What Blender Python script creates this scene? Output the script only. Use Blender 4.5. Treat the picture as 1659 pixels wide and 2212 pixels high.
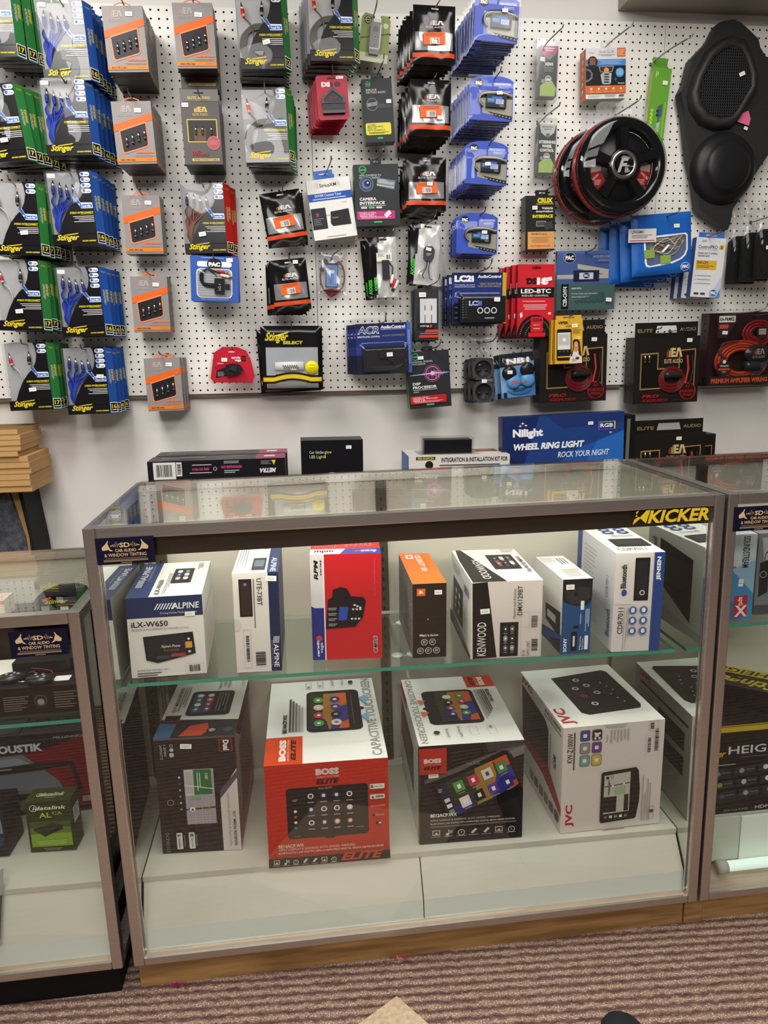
import bpy, math, random
from mathutils import Matrix, Vector, Euler
random.seed(7)
SC = bpy.context.scene
COL = SC.collection
for o in list(bpy.data.objects): bpy.data.objects.remove(o)

# ------------------------------------------------------------------ camera, sky, lights, exposure
BZ = 0.07                                   # the showcases stand on a 7 cm lumber base
cam = bpy.data.objects.new('camera', bpy.data.cameras.new('camera')); COL.objects.link(cam)
cam.data.sensor_fit = 'HORIZONTAL'; cam.data.sensor_width = 36.0
cam.data.lens = 36.0 * 1615.97 / 1659.0
cam.data.clip_start = 0.02
cam.location = (0.3947, -1.3601, 1.2345 + BZ)
cam.rotation_euler = (1.353559, 0.029098, -0.117977)
SC.camera = cam
SC.view_settings.view_transform = 'Standard'
SC.view_settings.look = 'None'
SC.view_settings.exposure = 0.0
SC.view_settings.gamma = 1.0
SC.view_settings.use_curve_mapping = False
try:
    SC.cycles.transparent_max_bounces = 32
    SC.cycles.max_bounces = 10
    SC.cycles.sample_clamp_indirect = 6.0
except Exception: pass
wd = bpy.data.worlds.new('room_ambient'); SC.world = wd; wd.use_nodes = True
bg = wd.node_tree.nodes['Background']; bg.inputs[0].default_value = (0.86, 0.82, 0.77, 1); bg.inputs[1].default_value = 0.12
def area(name, loc, target, sx, sy, power, color=(1, .965, .92)):
    l = bpy.data.lights.new(name, 'AREA'); l.shape = 'RECTANGLE'; l.size = sx; l.size_y = sy
    l.energy = power; l.color = color
    o = bpy.data.objects.new(name, l); COL.objects.link(o); o.location = loc
    o.rotation_euler = (Vector(target) - Vector(loc)).to_track_quat('-Z', 'Y').to_euler()
    return o
# two rows of fluorescent ceiling fixtures over the shop floor
area('ceiling_fixture_light', (-0.45, 0.15, 2.65), (-0.45, 0.15, 0.0), 0.62, 1.2, 36)
area('ceiling_fixture_light', (1.35, 0.15, 2.65), (1.35, 0.15, 0.0), 0.62, 1.2, 22)
area('ceiling_fixture_light', (0.4, -1.25, 2.75), (0.4, -0.9, 0.4), 2.4, 0.6, 32)
area('ceiling_fixture_light', (0.4, -3.0, 2.75), (0.4, -1.6, 0.6), 2.4, 0.6, 62)

# ------------------------------------------------------------------ materials
def lin(h):
    h = h.lstrip('#'); v = [int(h[i:i+2], 16) / 255 for i in (0, 2, 4)]
    return tuple((c / 12.92 if c <= .04045 else ((c + .055) / 1.055) ** 2.4) for c in v) + (1,)
_M = {}
def mat(h, r=.45, m=0.0, em=0.0):
    k = (h, r, m, em)
    if k in _M: return _M[k]
    ma = bpy.data.materials.new('paint_%s' % h.lstrip('#')); ma.use_nodes = True
    b = ma.node_tree.nodes['Principled BSDF']
    b.inputs['Base Color'].default_value = lin(h); b.inputs['Roughness'].default_value = r; b.inputs['Metallic'].default_value = m
    b.inputs['Specular IOR Level'].default_value = .22 if r >= .3 else .38
    if em:
        b.inputs['Emission Color'].default_value = lin(h); b.inputs['Emission Strength'].default_value = em
    _M[k] = ma; return ma
def nodemat(name):
    ma = bpy.data.materials.new(name); ma.use_nodes = True
    nt = ma.node_tree; b = nt.nodes['Principled BSDF']; return ma, nt, b
def clear_mat(name, tint=(1, 1, 1), rough=.05, f0=.04, haze=0.0, hazecol=(.8, .8, .8)):
    """thin clear sheet: transparent body, Schlick-weighted mirror reflection"""
    ma = bpy.data.materials.new(name); ma.use_nodes = True; nt = ma.node_tree
    for n in list(nt.nodes): nt.nodes.remove(n)
    N = nt.nodes.new; L = nt.links.new
    out = N('ShaderNodeOutputMaterial'); mix = N('ShaderNodeMixShader'); tr = N('ShaderNodeBsdfTransparent'); gl = N('ShaderNodeBsdfGlossy')
    tr.inputs[0].default_value = (*tint, 1); gl.inputs['Roughness'].default_value = rough
    lw = N('ShaderNodeLayerWeight'); lw.inputs[0].default_value = .5
    pw = N('ShaderNodeMath'); pw.operation = 'POWER'; pw.inputs[1].default_value = 5
    ml = N('ShaderNodeMath'); ml.operation = 'MULTIPLY_ADD'; ml.inputs[1].default_value = 1 - f0; ml.inputs[2].default_value = f0
    L(lw.outputs['Facing'], pw.inputs[0]); L(pw.outputs[0], ml.inputs[0]); L(ml.outputs[0], mix.inputs[0])
    body = tr.outputs[0]
    if haze:
        df = N('ShaderNodeBsdfDiffuse'); df.inputs[0].default_value = (*hazecol, 1)
        mx = N('ShaderNodeMixShader'); mx.inputs[0].default_value = haze; L(tr.outputs[0], mx.inputs[1]); L(df.outputs[0], mx.inputs[2]); body = mx.outputs[0]
    L(body, mix.inputs[1]); L(gl.outputs[0], mix.inputs[2]); L(mix.outputs[0], out.inputs[0])
    return ma
CLEAR = clear_mat('clear_plastic', (.97, .97, .97), .035, .028, 0.0)
CLEARW = clear_mat('clear_film', (.96, .96, .97), .12, .07, .08)
GLASS = clear_mat('pane_glass', (.965, .98, .97), 0.0, .045)
SHELFG = clear_mat('shelf_glass', (.93, .975, .95), 0.0, .04)
def mirror_mat():
    ma, nt, b = nodemat('mirror_panel'); b.inputs['Metallic'].default_value = 1; b.inputs['Roughness'].default_value = .02
    b.inputs['Base Color'].default_value = (.64, .66, .62, 1); return ma
MIRROR = mirror_mat()
def steel_mat():
    ma, nt, b = nodemat('brushed_steel'); b.inputs['Metallic'].default_value = .95
    N = nt.nodes.new; L = nt.links.new
    tc = N('ShaderNodeTexCoord'); mp = N('ShaderNodeMapping'); mp.inputs['Scale'].default_value = (3, 300, 300); nz = N('ShaderNodeTexNoise'); nz.inputs['Scale'].default_value = 2
    L(tc.outputs['Object'], mp.inputs[0]); L(mp.outputs[0], nz.inputs['Vector'])
    mr = N('ShaderNodeMapRange'); mr.inputs[3].default_value = .22; mr.inputs[4].default_value = .36; L(nz.outputs[0], mr.inputs[0]); L(mr.outputs[0], b.inputs['Roughness'])
    b.inputs['Base Color'].default_value = (.60, .565, .53, 1); return ma
STEEL = steel_mat()
CHROME = mat('d8d8d8', .18, 1.0)
WIRE = mat('8a8682', .3, 1.0)
def noisy(name, c1, c2, scale=8, rough=.6, detail=4, bump=0.0, stretch=(1, 1, 1)):
    ma, nt, b = nodemat(name); N = nt.nodes.new; L = nt.links.new
    tc = N('ShaderNodeTexCoord'); mp = N('ShaderNodeMapping'); mp.inputs['Scale'].default_value = stretch; nz = N('ShaderNodeTexNoise'); nz.inputs['Scale'].default_value = scale; nz.inputs['Detail'].default_value = detail
    L(tc.outputs['Object'], mp.inputs[0]); L(mp.outputs[0], nz.inputs['Vector'])
    cr = N('ShaderNodeValToRGB'); cr.color_ramp.elements[0].color = lin(c1); cr.color_ramp.elements[1].color = lin(c2)
    cr.color_ramp.elements[0].position = .35; cr.color_ramp.elements[1].position = .65
    L(nz.outputs[0], cr.inputs[0]); L(cr.outputs[0], b.inputs['Base Color']); b.inputs['Roughness'].default_value = rough
    if bump:
        bp = N('ShaderNodeBump'); bp.inputs['Strength'].default_value = bump; bp.inputs['Distance'].default_value = .002
        L(nz.outputs[0], bp.inputs['Height']); L(bp.outputs[0], b.inputs['Normal'])
    return ma
CREAM = noisy('cream_laminate', 'd3ccbd', 'dad3c5', 3, .35)
DECK = noisy('deck_laminate', 'cbc5b6', 'd3cdbf', 5, .45)
WALLM = noisy('wall_paint', 'e2ddd7', 'e9e5df', 2.5, .6, 5)
PEGM = noisy('pegboard_paint', 'e6e3dc', 'eeebe4', 6, .4, 5)
LUMBER = noisy('lumber', '7d5a30', 'ad8450', 4, .7, 6, .2, (1.2, 14, 14))
KRAFT = noisy('kraft_board', 'b98f58', 'c79d66', 6, .7, 4)
def carpet_mat():
    """loop pile: low broken ridges running across, speckled with pale loops"""
    ma, nt, b = nodemat('carpet'); N = nt.nodes.new; L = nt.links.new
    tc = N('ShaderNodeTexCoord')
    def noise(sx, sy, det=2, rough=.5, rot=3):
        mp = N('ShaderNodeMapping'); mp.inputs['Scale'].default_value = (sx, sy, 1); mp.inputs['Rotation'].default_value = (0, 0, math.radians(rot)); L(tc.outputs['Object'], mp.inputs[0])
        n = N('ShaderNodeTexNoise'); n.inputs['Scale'].default_value = 1; n.inputs['Detail'].default_value = det; n.inputs['Roughness'].default_value = rough; L(mp.outputs[0], n.inputs['Vector']); return n.outputs[0]
    def mth(op, a, c):
        m = N('ShaderNodeMath'); m.operation = op
        for k, v in enumerate((a, c)):
            if isinstance(v, (int, float)): m.inputs[k].default_value = v
            else: L(v, m.inputs[k])
        return m.outputs[0]
    mp = N('ShaderNodeMapping'); mp.inputs['Rotation'].default_value = (0, 0, math.radians(4)); L(tc.outputs['Object'], mp.inputs[0])
    wv = N('ShaderNodeTexWave'); wv.wave_type = 'BANDS'; wv.bands_direction = 'Y'; wv.inputs['Scale'].default_value = 15; wv.inputs['Distortion'].default_value = 3.2
    wv.inputs['Detail'].default_value = 3; wv.inputs['Detail Scale'].default_value = 3.5; wv.inputs['Detail Roughness'].default_value = .75; L(mp.outputs[0], wv.inputs['Vector'])
    v = mth('ADD', mth('MULTIPLY', wv.outputs['Fac'], .42), mth('ADD', mth('MULTIPLY', noise(38, 130, 3, .6), .62), mth('MULTIPLY', noise(240, 330, 1), .30)))
    cr = N('ShaderNodeValToRGB'); e = cr.color_ramp.elements; e[0].color = lin('452b2b'); e[0].position = .36; e[1].color = lin('9c8270'); e[1].position = .98
    k = e.new(.66); k.color = lin('76594f'); L(v, cr.inputs[0])
    fl = N('ShaderNodeValToRGB'); e = fl.color_ramp.elements; e[0].position = .565; e[0].color = (0, 0, 0, 1); e[1].position = .62; e[1].color = (1, 1, 1, 1); L(noise(330, 420, 1), fl.inputs[0])
    mk = mth('MULTIPLY', fl.outputs[0], mth('MULTIPLY', wv.outputs['Fac'], .95))
    mx = N('ShaderNodeMix'); mx.data_type = 'RGBA'; L(mk, mx.inputs[0]); L(cr.outputs[0], mx.inputs[6]); mx.inputs[7].default_value = lin('dcc6a6')
    L(mx.outputs[2], b.inputs['Base Color']); b.inputs['Roughness'].default_value = .95
    bp = N('ShaderNodeBump'); bp.inputs['Strength'].default_value = .5; bp.inputs['Distance'].default_value = .004; L(v, bp.inputs['Height']); L(bp.outputs[0], b.inputs['Normal'])
    return ma

# ------------------------------------------------------------------ text outlines (built-in font), fitted to boxes
_T = {}
def glyphs(s, bold=0.0):
    k = (s, bold)
    if k in _T: return _T[k]
    cu = bpy.data.curves.new('txt', 'FONT'); cu.body = s; cu.resolution_u = 2; cu.offset = bold
    ob = bpy.data.objects.new('txt', cu); COL.objects.link(ob)
    bpy.context.view_layer.update()
    me = bpy.data.meshes.new_from_object(ob.evaluated_get(bpy.context.evaluated_depsgraph_get()))
    vs = [(v.co.x, v.co.y) for v in me.vertices]; fs = [tuple(p.vertices) for p in me.polygons]
    bpy.data.objects.remove(ob); bpy.data.curves.remove(cu); bpy.data.meshes.remove(me)
    if not vs: vs = [(0, 0), (1, 0), (1, 1)]; fs = []
    _T[k] = (vs, fs); return _T[k]

# ------------------------------------------------------------------ mesh builder
class MB:
    def __init__(s): s.v = []; s.f = []; s.mi = []; s.mats = []; s.sm = []
    def slot(s, m):
        if isinstance(m, str): m = mat(m)
        if m not in s.mats: s.mats.append(m)
        return s.mats.index(m)
    def add(s, vs, fs, m, smooth=False):
        b = len(s.v); k = s.slot(m); s.v += [tuple(p) for p in vs]
        for f in fs: s.f.append(tuple(i + b for i in f)); s.mi.append(k); s.sm.append(smooth)
    def poly(s, pts, m): s.add(pts, [tuple(range(len(pts)))], m)
    def box(s, a, b, m, top=None, cham=0.0):
        (x0, y0, z0), (x1, y1, z1) = a, b
        if cham:
            c = cham; s.prism_xy([(x0 + c, y0), (x1 - c, y0), (x1, y0 + c), (x1, y1 - c), (x1 - c, y1), (x0 + c, y1), (x0, y1 - c), (x0, y0 + c)], z0, z1, m); return
        v = [(x0, y0, z0), (x1, y0, z0), (x1, y1, z0), (x0, y1, z0), (x0, y0, z1), (x1, y0, z1), (x1, y1, z1), (x0, y1, z1)]
        s.add(v, [(0, 3, 2, 1), (0, 1, 5, 4), (1, 2, 6, 5), (2, 3, 7, 6), (3, 0, 4, 7)], m)
        s.add(v, [(4, 5, 6, 7)], top or m)
    def prism_xy(s, pts, z0, z1, m, smooth=False):
        n = len(pts); s.add([(x, y, z0) for x, y in pts] + [(x, y, z1) for x, y in pts],
            [(i, (i + 1) % n, (i + 1) % n + n, i + n) for i in range(n)], m, smooth)
        s.add([(x, y, z0) for x, y in pts], [tuple(range(n))[::-1]], m); s.add([(x, y, z1) for x, y in pts], [tuple(range(n))], m)
    def prism_xz(s, pts, y0, y1, m, side=None, caps=(1, 1), smooth=False):
        n = len(pts); s.add([(x, y0, z) for x, z in pts] + [(x, y1, z) for x, z in pts],
            [(i, (i + 1) % n, (i + 1) % n + n, i + n) for i in range(n)], side or m, smooth)
        if caps[0]: s.add([(x, y0, z) for x, z in pts], [tuple(range(n))], m)
        if caps[1]: s.add([(x, y1, z) for x, z in pts], [tuple(range(n))[::-1]], m)
    def prism_yz(s, pts, x0, x1, m):
        n = len(pts); s.add([(x0, y, z) for y, z in pts] + [(x1, y, z) for y, z in pts],
            [(i, (i + 1) % n, (i + 1) % n + n, i + n) for i in range(n)], m)
        s.add([(x0, y, z) for y, z in pts], [tuple(range(n))], m); s.add([(x1, y, z) for y, z in pts], [tuple(range(n))[::-1]], m)
    def ring_xz(s, outer, inner, y0, y1, m, smooth=False):
        """frame between two outlines of the same length, from depth y0 (front) to y1"""
        n = len(outer); V = [(x, y0, z) for x, z in outer] + [(x, y0, z) for x, z in inner] + [(x, y1, z) for x, z in outer] + [(x, y1, z) for x, z in inner]
        F = []
        for i in range(n):
            j = (i + 1) % n
            F += [(i, j, j + n, i + n), (i + 2*n, j + 2*n, j, i), (i + n, j + n, j + 3*n, i + 3*n), (i + 3*n, j + 3*n, j + 2*n, i + 2*n)]
        s.add(V, F, m, smooth)
    def tube(s, pts, r, m, seg=6, closed=False, taper=None):
        P = [Vector(p) for p in pts]; n = len(P)
        if 4 <= n <= 10 and not closed and not taper:      # round the bends (Catmull-Rom)
            Q = [P[0] * 2 - P[1]] + P + [P[-1] * 2 - P[-2]]; R = []
            for i in range(1, n):
                a0, a1, a2, a3 = Q[i-1], Q[i], Q[i+1], Q[i+2]
                for k in range(3 if n > 6 else 4):
                    t = k / (3 if n > 6 else 4); R.append(.5 * (2*a1 + (a2 - a0)*t + (2*a0 - 5*a1 + 4*a2 - a3)*t*t + (3*a1 - a0 - 3*a2 + a3)*t*t*t))
            P = R + [P[-1]]; n = len(P)
        V = []; F = []; up = Vector((0, 0, 1)); prev = None
        for i, p in enumerate(P):
            d = (P[(i + 1) % n] - P[i - 1]) if closed else (P[min(i + 1, n - 1)] - P[max(i - 1, 0)])
            if d.length < 1e-9: d = Vector((0, 0, 1))
            d.normalize()
            if prev is None:
                a = d.cross(up)
                if a.length < 1e-3: a = d.cross(Vector((1, 0, 0)))
            else:
                a = prev - d * prev.dot(d)
                if a.length < 1e-6: a = d.cross(up)
            a.normalize(); prev = a; b = d.cross(a); rr = r * (taper[i] if taper else 1)
            for k in range(seg):
                t = 2 * math.pi * k / seg; V.append(p + (a * math.cos(t) + b * math.sin(t)) * rr)
        for i in range(n if closed else n - 1):
            j = (i + 1) % n
            for k in range(seg): F.append((i*seg + k, i*seg + (k+1) % seg, j*seg + (k+1) % seg, j*seg + k))
        s.add(V, F, m, True)
        if not closed: s.add(V[:seg], [tuple(range(seg))[::-1]], m); s.add(V[-seg:], [tuple(range(seg))], m)
    def lathe(s, prof, c, m, seg=24, axis='y', mats=None, sx=1, sz=1):
        """prof: list of (radius, axial); revolved about the axis through c"""
        V = []; n = len(prof)
        for r, a in prof:
            for k in range(seg):
                t = 2 * math.pi * k / seg; x, z = r * math.cos(t) * sx, r * math.sin(t) * sz
                V.append((c[0] + x, c[1] + a, c[2] + z) if axis == 'y' else ((c[0] + x, c[1] + z, c[2] + a) if axis == 'z' else (c[0] + a, c[1] + x, c[2] + z)))
        for i in range(n - 1):
            F = [(i*seg + k, i*seg + (k+1) % seg, (i+1)*seg + (k+1) % seg, (i+1)*seg + k) for k in range(seg)]
            b = len(s.v); s.add([], [], m)
            kslot = s.slot(mats[i] if mats else m)
            if i == 0: base = b; s.v += V
            for f in F: s.f.append(tuple(q + base for q in f)); s.mi.append(kslot); s.sm.append(True)
    def build(s, name, parent=None, loc=None, rot=None):
        me = bpy.data.meshes.new(name); me.from_pydata(s.v, [], s.f)
        for m in s.mats: me.materials.append(m)
        me.polygons.foreach_set('material_index', s.mi); me.polygons.foreach_set('use_smooth', s.sm); me.update()
        o = bpy.data.objects.new(name, me); COL.objects.link(o)
        if parent: o.parent = parent
        if loc: o.location = loc
        if rot: o.rotation_euler = rot
        return o

class Face:
    """print area: fractions x from its own left, y from its own top; layers rise by 0.12 mm"""
    def __init__(s, mb, O, U, V, r=.35, step=.00012):
        s.mb = mb; s.O = Vector(O); s.U = Vector(U); s.V = Vector(V); s.n = s.V.cross(s.U).normalized(); s.k = 1; s.r = r; s.step = step
        s.w = s.U.length; s.h = s.V.length
    def p(s, x, y): return s.O + s.U * x + s.V * y + s.n * (s.k * s.step)
    def m(s, c): return c if not isinstance(c, str) else mat(c, s.r)
    def P(s, pts, c): s.mb.poly([s.p(x, y) for x, y in pts], s.m(c)); s.k += 1; return s
    def R(s, x0, y0, x1, y1, c): return s.P([(x0, y0), (x1, y0), (x1, y1), (x0, y1)], c)
    def RR(s, x0, y0, x1, y1, c, rad=.12):
        a = min((x1 - x0) * s.w, (y1 - y0) * s.h) * rad; rx, ry = a / s.w, a / s.h; pts = []
        for cx, cy, t0 in ((x1 - rx, y0 + ry, -90), (x1 - rx, y1 - ry, 0), (x0 + rx, y1 - ry, 90), (x0 + rx, y0 + ry, 180)):
            for q in (0, 30, 60, 90): t = math.radians(t0 + q); pts.append((cx + rx * math.cos(t), cy + ry * math.sin(t)))
        return s.P(pts, c)
    def C(s, cx, cy, r, c, n=20, ax=1.0):
        k = s.w / s.h
        return s.P([(cx + r * ax * math.cos(2*math.pi*i/n), cy + r * k * math.sin(2*math.pi*i/n)) for i in range(n)], c)
    def O_(s, cx, cy, r, t, c, n=20, ax=1.0):
        k = s.w / s.h; o = []
        for q in (r, r - t): o.append([(cx + q * ax * math.cos(2*math.pi*i/n), cy + q * k * math.sin(2*math.pi*i/n)) for i in range(n)])
        pts = o[0] + o[1]; s.mb.add([s.p(*q) for q in pts], [(i, (i+1) % n, (i+1) % n + n, i + n) for i in range(n)], s.m(c)); s.k += 1; return s
    def F(s, x0, y0, x1, y1, t, c):
        k = s.w / s.h; u = t * k
        for a in ((x0, y0, x1, y0 + u), (x0, y1 - u, x1, y1), (x0, y0 + u, x0 + t, y1 - u), (x1 - t, y0 + u, x1, y1 - u)):
            s.mb.poly([s.p(x, y) for x, y in ((a[0], a[1]), (a[2], a[1]), (a[2], a[3]), (a[0], a[3]))], s.m(c))
        s.k += 1; return s
    def TQ(s, t, o, ux, uy, c, sh=0.0, b=0.0):
        vs, fs = glyphs(t, b)
        if not fs: return s
        vs = [(x + sh * y, y) for x, y in vs]
        x0 = min(v[0] for v in vs); x1 = max(v[0] for v in vs); y0 = min(v[1] for v in vs); y1 = max(v[1] for v in vs)
        dx = (x1 - x0) or 1; dy = (y1 - y0) or 1
        P3 = []
        for x, y in vs:
            a = (x - x0) / dx; q = (y - y0) / dy
            P3.append(s.p(o[0] + ux[0] * a + uy[0] * q, o[1] + ux[1] * a + uy[1] * q))
        s.mb.add(P3, fs, s.m(c)); s.k += 1; return s
    def T(s, t, x0, y0, x1, y1, c, rot=0, sh=0.0, b=0.0):
        w, h = x1 - x0, y1 - y0
        if rot == 0: return s.TQ(t, (x0, y1), (w, 0), (0, -h), c, sh, b)
        if rot == 90: return s.TQ(t, (x1, y1), (0, -h), (-w, 0), c, sh, b)
        if rot == -90: return s.TQ(t, (x0, y0), (0, h), (w, 0), c, sh, b)
        return s.TQ(t, (x1, y0), (-w, 0), (0, h), c, sh, b)
    def L(s, x0, y0, x1, y1, n, c, fill=.45, rot=0, rag=.35, al='l'):
        """n lines of small print, drawn as broken bars"""
        rr = random.Random(int(x0*997 + y0*7919 + n)); 
        for i in range(n):
            e = 1 - rag * rr.random() * (i > 0)
            if rot == 0:
                a = y0 + (y1 - y0) * i / n; q = a + (y1 - y0) / n * fill; xe = x0 + (x1 - x0) * e
                xs = (x0, xe) if al == 'l' else ((x1 - (xe - x0), x1) if al == 'r' else ((x0 + x1 - (xe - x0)) / 2, (x0 + x1 + (xe - x0)) / 2))
                rect = (xs[0], a, xs[1], q)
            else:
                a = x0 + (x1 - x0) * i / n; q = a + (x1 - x0) / n * fill; ye = y0 + (y1 - y0) * e
                rect = (a, y0, q, ye) if al == 'l' else (a, y1 - (ye - y0), q, y1)
            s.mb.poly([s.p(x, y) for x, y in ((rect[0], rect[1]), (rect[2], rect[1]), (rect[2], rect[3]), (rect[0], rect[3]))], s.m(c))
        s.k += 1; return s
    def BAR(s, x0, y0, x1, y1, c='15151a', n=22, rot=0, back='f2f0ec'):
        rr = random.Random(int(x0*991 + y1*577)); 
        if back: s.R(x0, y0, x1, y1, back)
        mx, my = (x1 - x0) * .06, (y1 - y0) * .08; x0 += mx; x1 -= mx; y0 += my; y1 -= my; t = 0.0
        while t < 1:
            w = rr.choice((.5, .5, 1, 1.5)) / n; e = min(1, t + w)
            if rot == 0: q = ((x0 + (x1-x0)*t, y0), (x0 + (x1-x0)*e, y0), (x0 + (x1-x0)*e, y1), (x0 + (x1-x0)*t, y1))
            else: q = ((x0, y0 + (y1-y0)*t), (x1, y0 + (y1-y0)*t), (x1, y0 + (y1-y0)*e), (x0, y0 + (y1-y0)*e))
            s.mb.poly([s.p(x, y) for x, y in q], s.m(c)); t = e + rr.choice((.5, .5, 1)) / n
        s.k += 1; return s

class Box:
    """carton with its corner at the origin: front face at y=0 (towards -y), w x d x h; faces give print areas"""
    def __init__(s, w, d, h, front, top=None, right=None, left=None, bottom=None, back=None, r=.35, c=.0008):
        s.mb = MB(); s.w, s.d, s.h = w, d, h; s.r = r; g = lambda x: mat(x or front, r)
        v = [(0, 0, 0), (w, 0, 0), (w, d, 0), (0, d, 0), (0, 0, h), (w, 0, h), (w, d, h), (0, d, h)]
        for q, m in (((0, 1, 5, 4), front), ((4, 5, 6, 7), top), ((1, 2, 6, 5), right), ((3, 0, 4, 7), left), ((0, 3, 2, 1), bottom), ((2, 3, 7, 6), back)):
            s.mb.add([v[i] for i in q], [(0, 1, 2, 3)], g(m))
        s.front = Face(s.mb, (0, 0, h), (w, 0, 0), (0, 0, -h), r)
        s.top = Face(s.mb, (0, d, h), (w, 0, 0), (0, -d, 0), r)
        s.right = Face(s.mb, (w, 0, h), (0, d, 0), (0, 0, -h), r)
        s.left = Face(s.mb, (0, d, h), (0, -d, 0), (0, 0, -h), r)
        s.bottom = Face(s.mb, (0, 0, 0), (w, 0, 0), (0, d, 0), r)

# ------------------------------------------------------------------ naming
def tag(o, label=None, cat=None, group=None, kind=None):
    if label: o['label'] = label
    if cat: o['category'] = cat
    if group: o['group'] = group
    if kind: o['kind'] = kind
    return o
def empty(name, loc=(0, 0, 0), rot=(0, 0, 0)):
    o = bpy.data.objects.new(name, None); COL.objects.link(o); o.location = loc; o.rotation_euler = rot; o.empty_display_size = .05
    return o
def clone(o, parent=None, keep=None):
    c = o.copy(); COL.objects.link(c); c.parent = parent
    for k in ('label', 'category', 'group'):
        if parent is None and k in c: del c[k]
    for ch in list(o.children):
        if ch.name.startswith('price_sticker'): continue
        if keep is None or ch.name.split('.')[0] in keep: clone(ch, c, None)
    return c
def sticker(parent, x, y, z, w=.020, h=.012, rot=0, normal='y', col='f4f0ec', txt=True):
    """small white price sticker lying on a face (front faces -y, top faces +z)"""
    b = MB()
    if normal == 'y':
        f = Face(b, (-w/2, 0, h/2), (w, 0, 0), (0, 0, -h), .5); b.box((-w/2, 0, -h/2), (w/2, .0004, h/2), mat(col, .5)); R_ = (0, math.radians(rot), 0); y -= .0016
    elif normal == 'z':
        f = Face(b, (-w/2, h/2, 0), (w, 0, 0), (0, -h, 0), .5); b.box((-w/2, -h/2, -.0004), (w/2, h/2, 0), mat(col, .5)); R_ = (0, 0, math.radians(rot)); z += .0016
    f.L(.14, .22, .86, .40, 1, 'c9c2bc'); f.L(.14, .50, .78, .76, 1, '9a928c')
    return b.build('price_sticker', parent, (x, y, z), R_)
# ------------------------------------------------------------------ the wall frame (peg rows are turned by 0.77 degrees)
MW = Matrix.Translation((0.00256, 1.36117, 2.29856 + BZ)) @ Matrix.Rotation(0.013389, 4, 'Y')
def wput(o, u, w, d, roll=0, yaw=0, pitch=0):
    m = MW @ Matrix.Translation((u, -d, w)) @ Matrix.Rotation(-math.radians(roll), 4, 'Y') @ Matrix.Rotation(math.radians(yaw), 4, 'Z') @ Matrix.Rotation(math.radians(pitch), 4, 'X')
    o.location = m.to_translation(); o.rotation_euler = m.to_euler(); return o

# ------------------------------------------------------------------ room
b = MB(); b.box((-4, -4.5, -.05), (5, 1.5, 0), carpet_mat()); tag(b.build('floor'), kind='structure')
b = MB(); b.box((-4, 1.385, 0), (5, 1.5, 3.05), WALLM); tag(b.build('wall_back'), kind='structure')
b = MB(); b.box((1.553, -.32, .053), (3.2, .022, .62), noisy('soffit_paint', '9d958c', 'a59d94', 3, .7)); o = b.build('ceiling_soffit'); wput(o, 0, 0, 0); tag(o, kind='structure')
b = MB(); b.box((-.9, .003, -1.219), (1.62, .019, -1.2065), mat('6a5c4e', .7)); b.box((1.66, .003, -1.219), (2.6, .019, -1.2065), mat('6a5c4e', .7)); o = b.build('trim_1'); wput(o, 0, 0, 0); tag(o, kind='structure')

def pegboard(c0, c1, off, label):
    """hardboard with real 6 mm holes every inch, 48 rows"""
    I = .0254; r = .0034; mb = MB(); V = []; F = []; G = []
    for c in range(c0, c1 + 1):
        for k in range(48):
            cx = c * I + off; cz = -k * I; n = len(V); h = I / 2
            sq = [(h, 0), (h, h), (0, h), (-h, h), (-h, 0), (-h, -h), (0, -h), (h, -h)]
            V += [(cx + x, 0, cz + z) for x, z in sq]
            oc = [(cx + r * math.cos(q * math.pi / 4), cz + r * math.sin(q * math.pi / 4)) for q in range(8)]
            V += [(x, 0, z) for x, z in oc] + [(x, .005, z) for x, z in oc]
            for i in range(8):
                j = (i + 1) % 8; F += [(n+i, n+8+i, n+8+j, n+j)]; G += [(n+8+i, n+16+i, n+16+j, n+8+j)]
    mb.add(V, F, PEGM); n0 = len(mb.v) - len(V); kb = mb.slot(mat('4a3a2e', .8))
    for g in G: mb.f.append(tuple(i + n0 for i in g)); mb.mi.append(kb); mb.sm.append(False)
    x0, x1, z0, z1 = (c0 - .5) * I + off, (c1 + .5) * I + off, -47.5 * I, .5 * I
    mb.box((x0, .0003, z0), (x0 + .0004, .0055, z1), PEGM); mb.box((x1 - .0004, .0003, z0), (x1, .0055, z1), PEGM)
    mb.box((x0, .0003, z0), (x1, .0055, z0 + .0004), PEGM); mb.box((x0, .0003, z1 - .0004), (x1, .0055, z1), PEGM)
    o = mb.build('pegboard'); k = MB(); k.box((x0 + .001, .0060, z0 + .001), (x1 - .001, .0075, z1 - .001), mat('1c1612', .9)); k.build('hole_shade_sheet', o); wput(o, 0, 0, 0); tag(o, label, 'pegboard', 'perforated boards on the wall')  # dark sheet added behind the board, carries the black shade of the holes
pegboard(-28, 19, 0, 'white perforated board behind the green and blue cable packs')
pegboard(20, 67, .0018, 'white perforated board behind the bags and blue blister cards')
pegboard(68, 92, .0036, 'white perforated board behind the black speaker panel')

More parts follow.
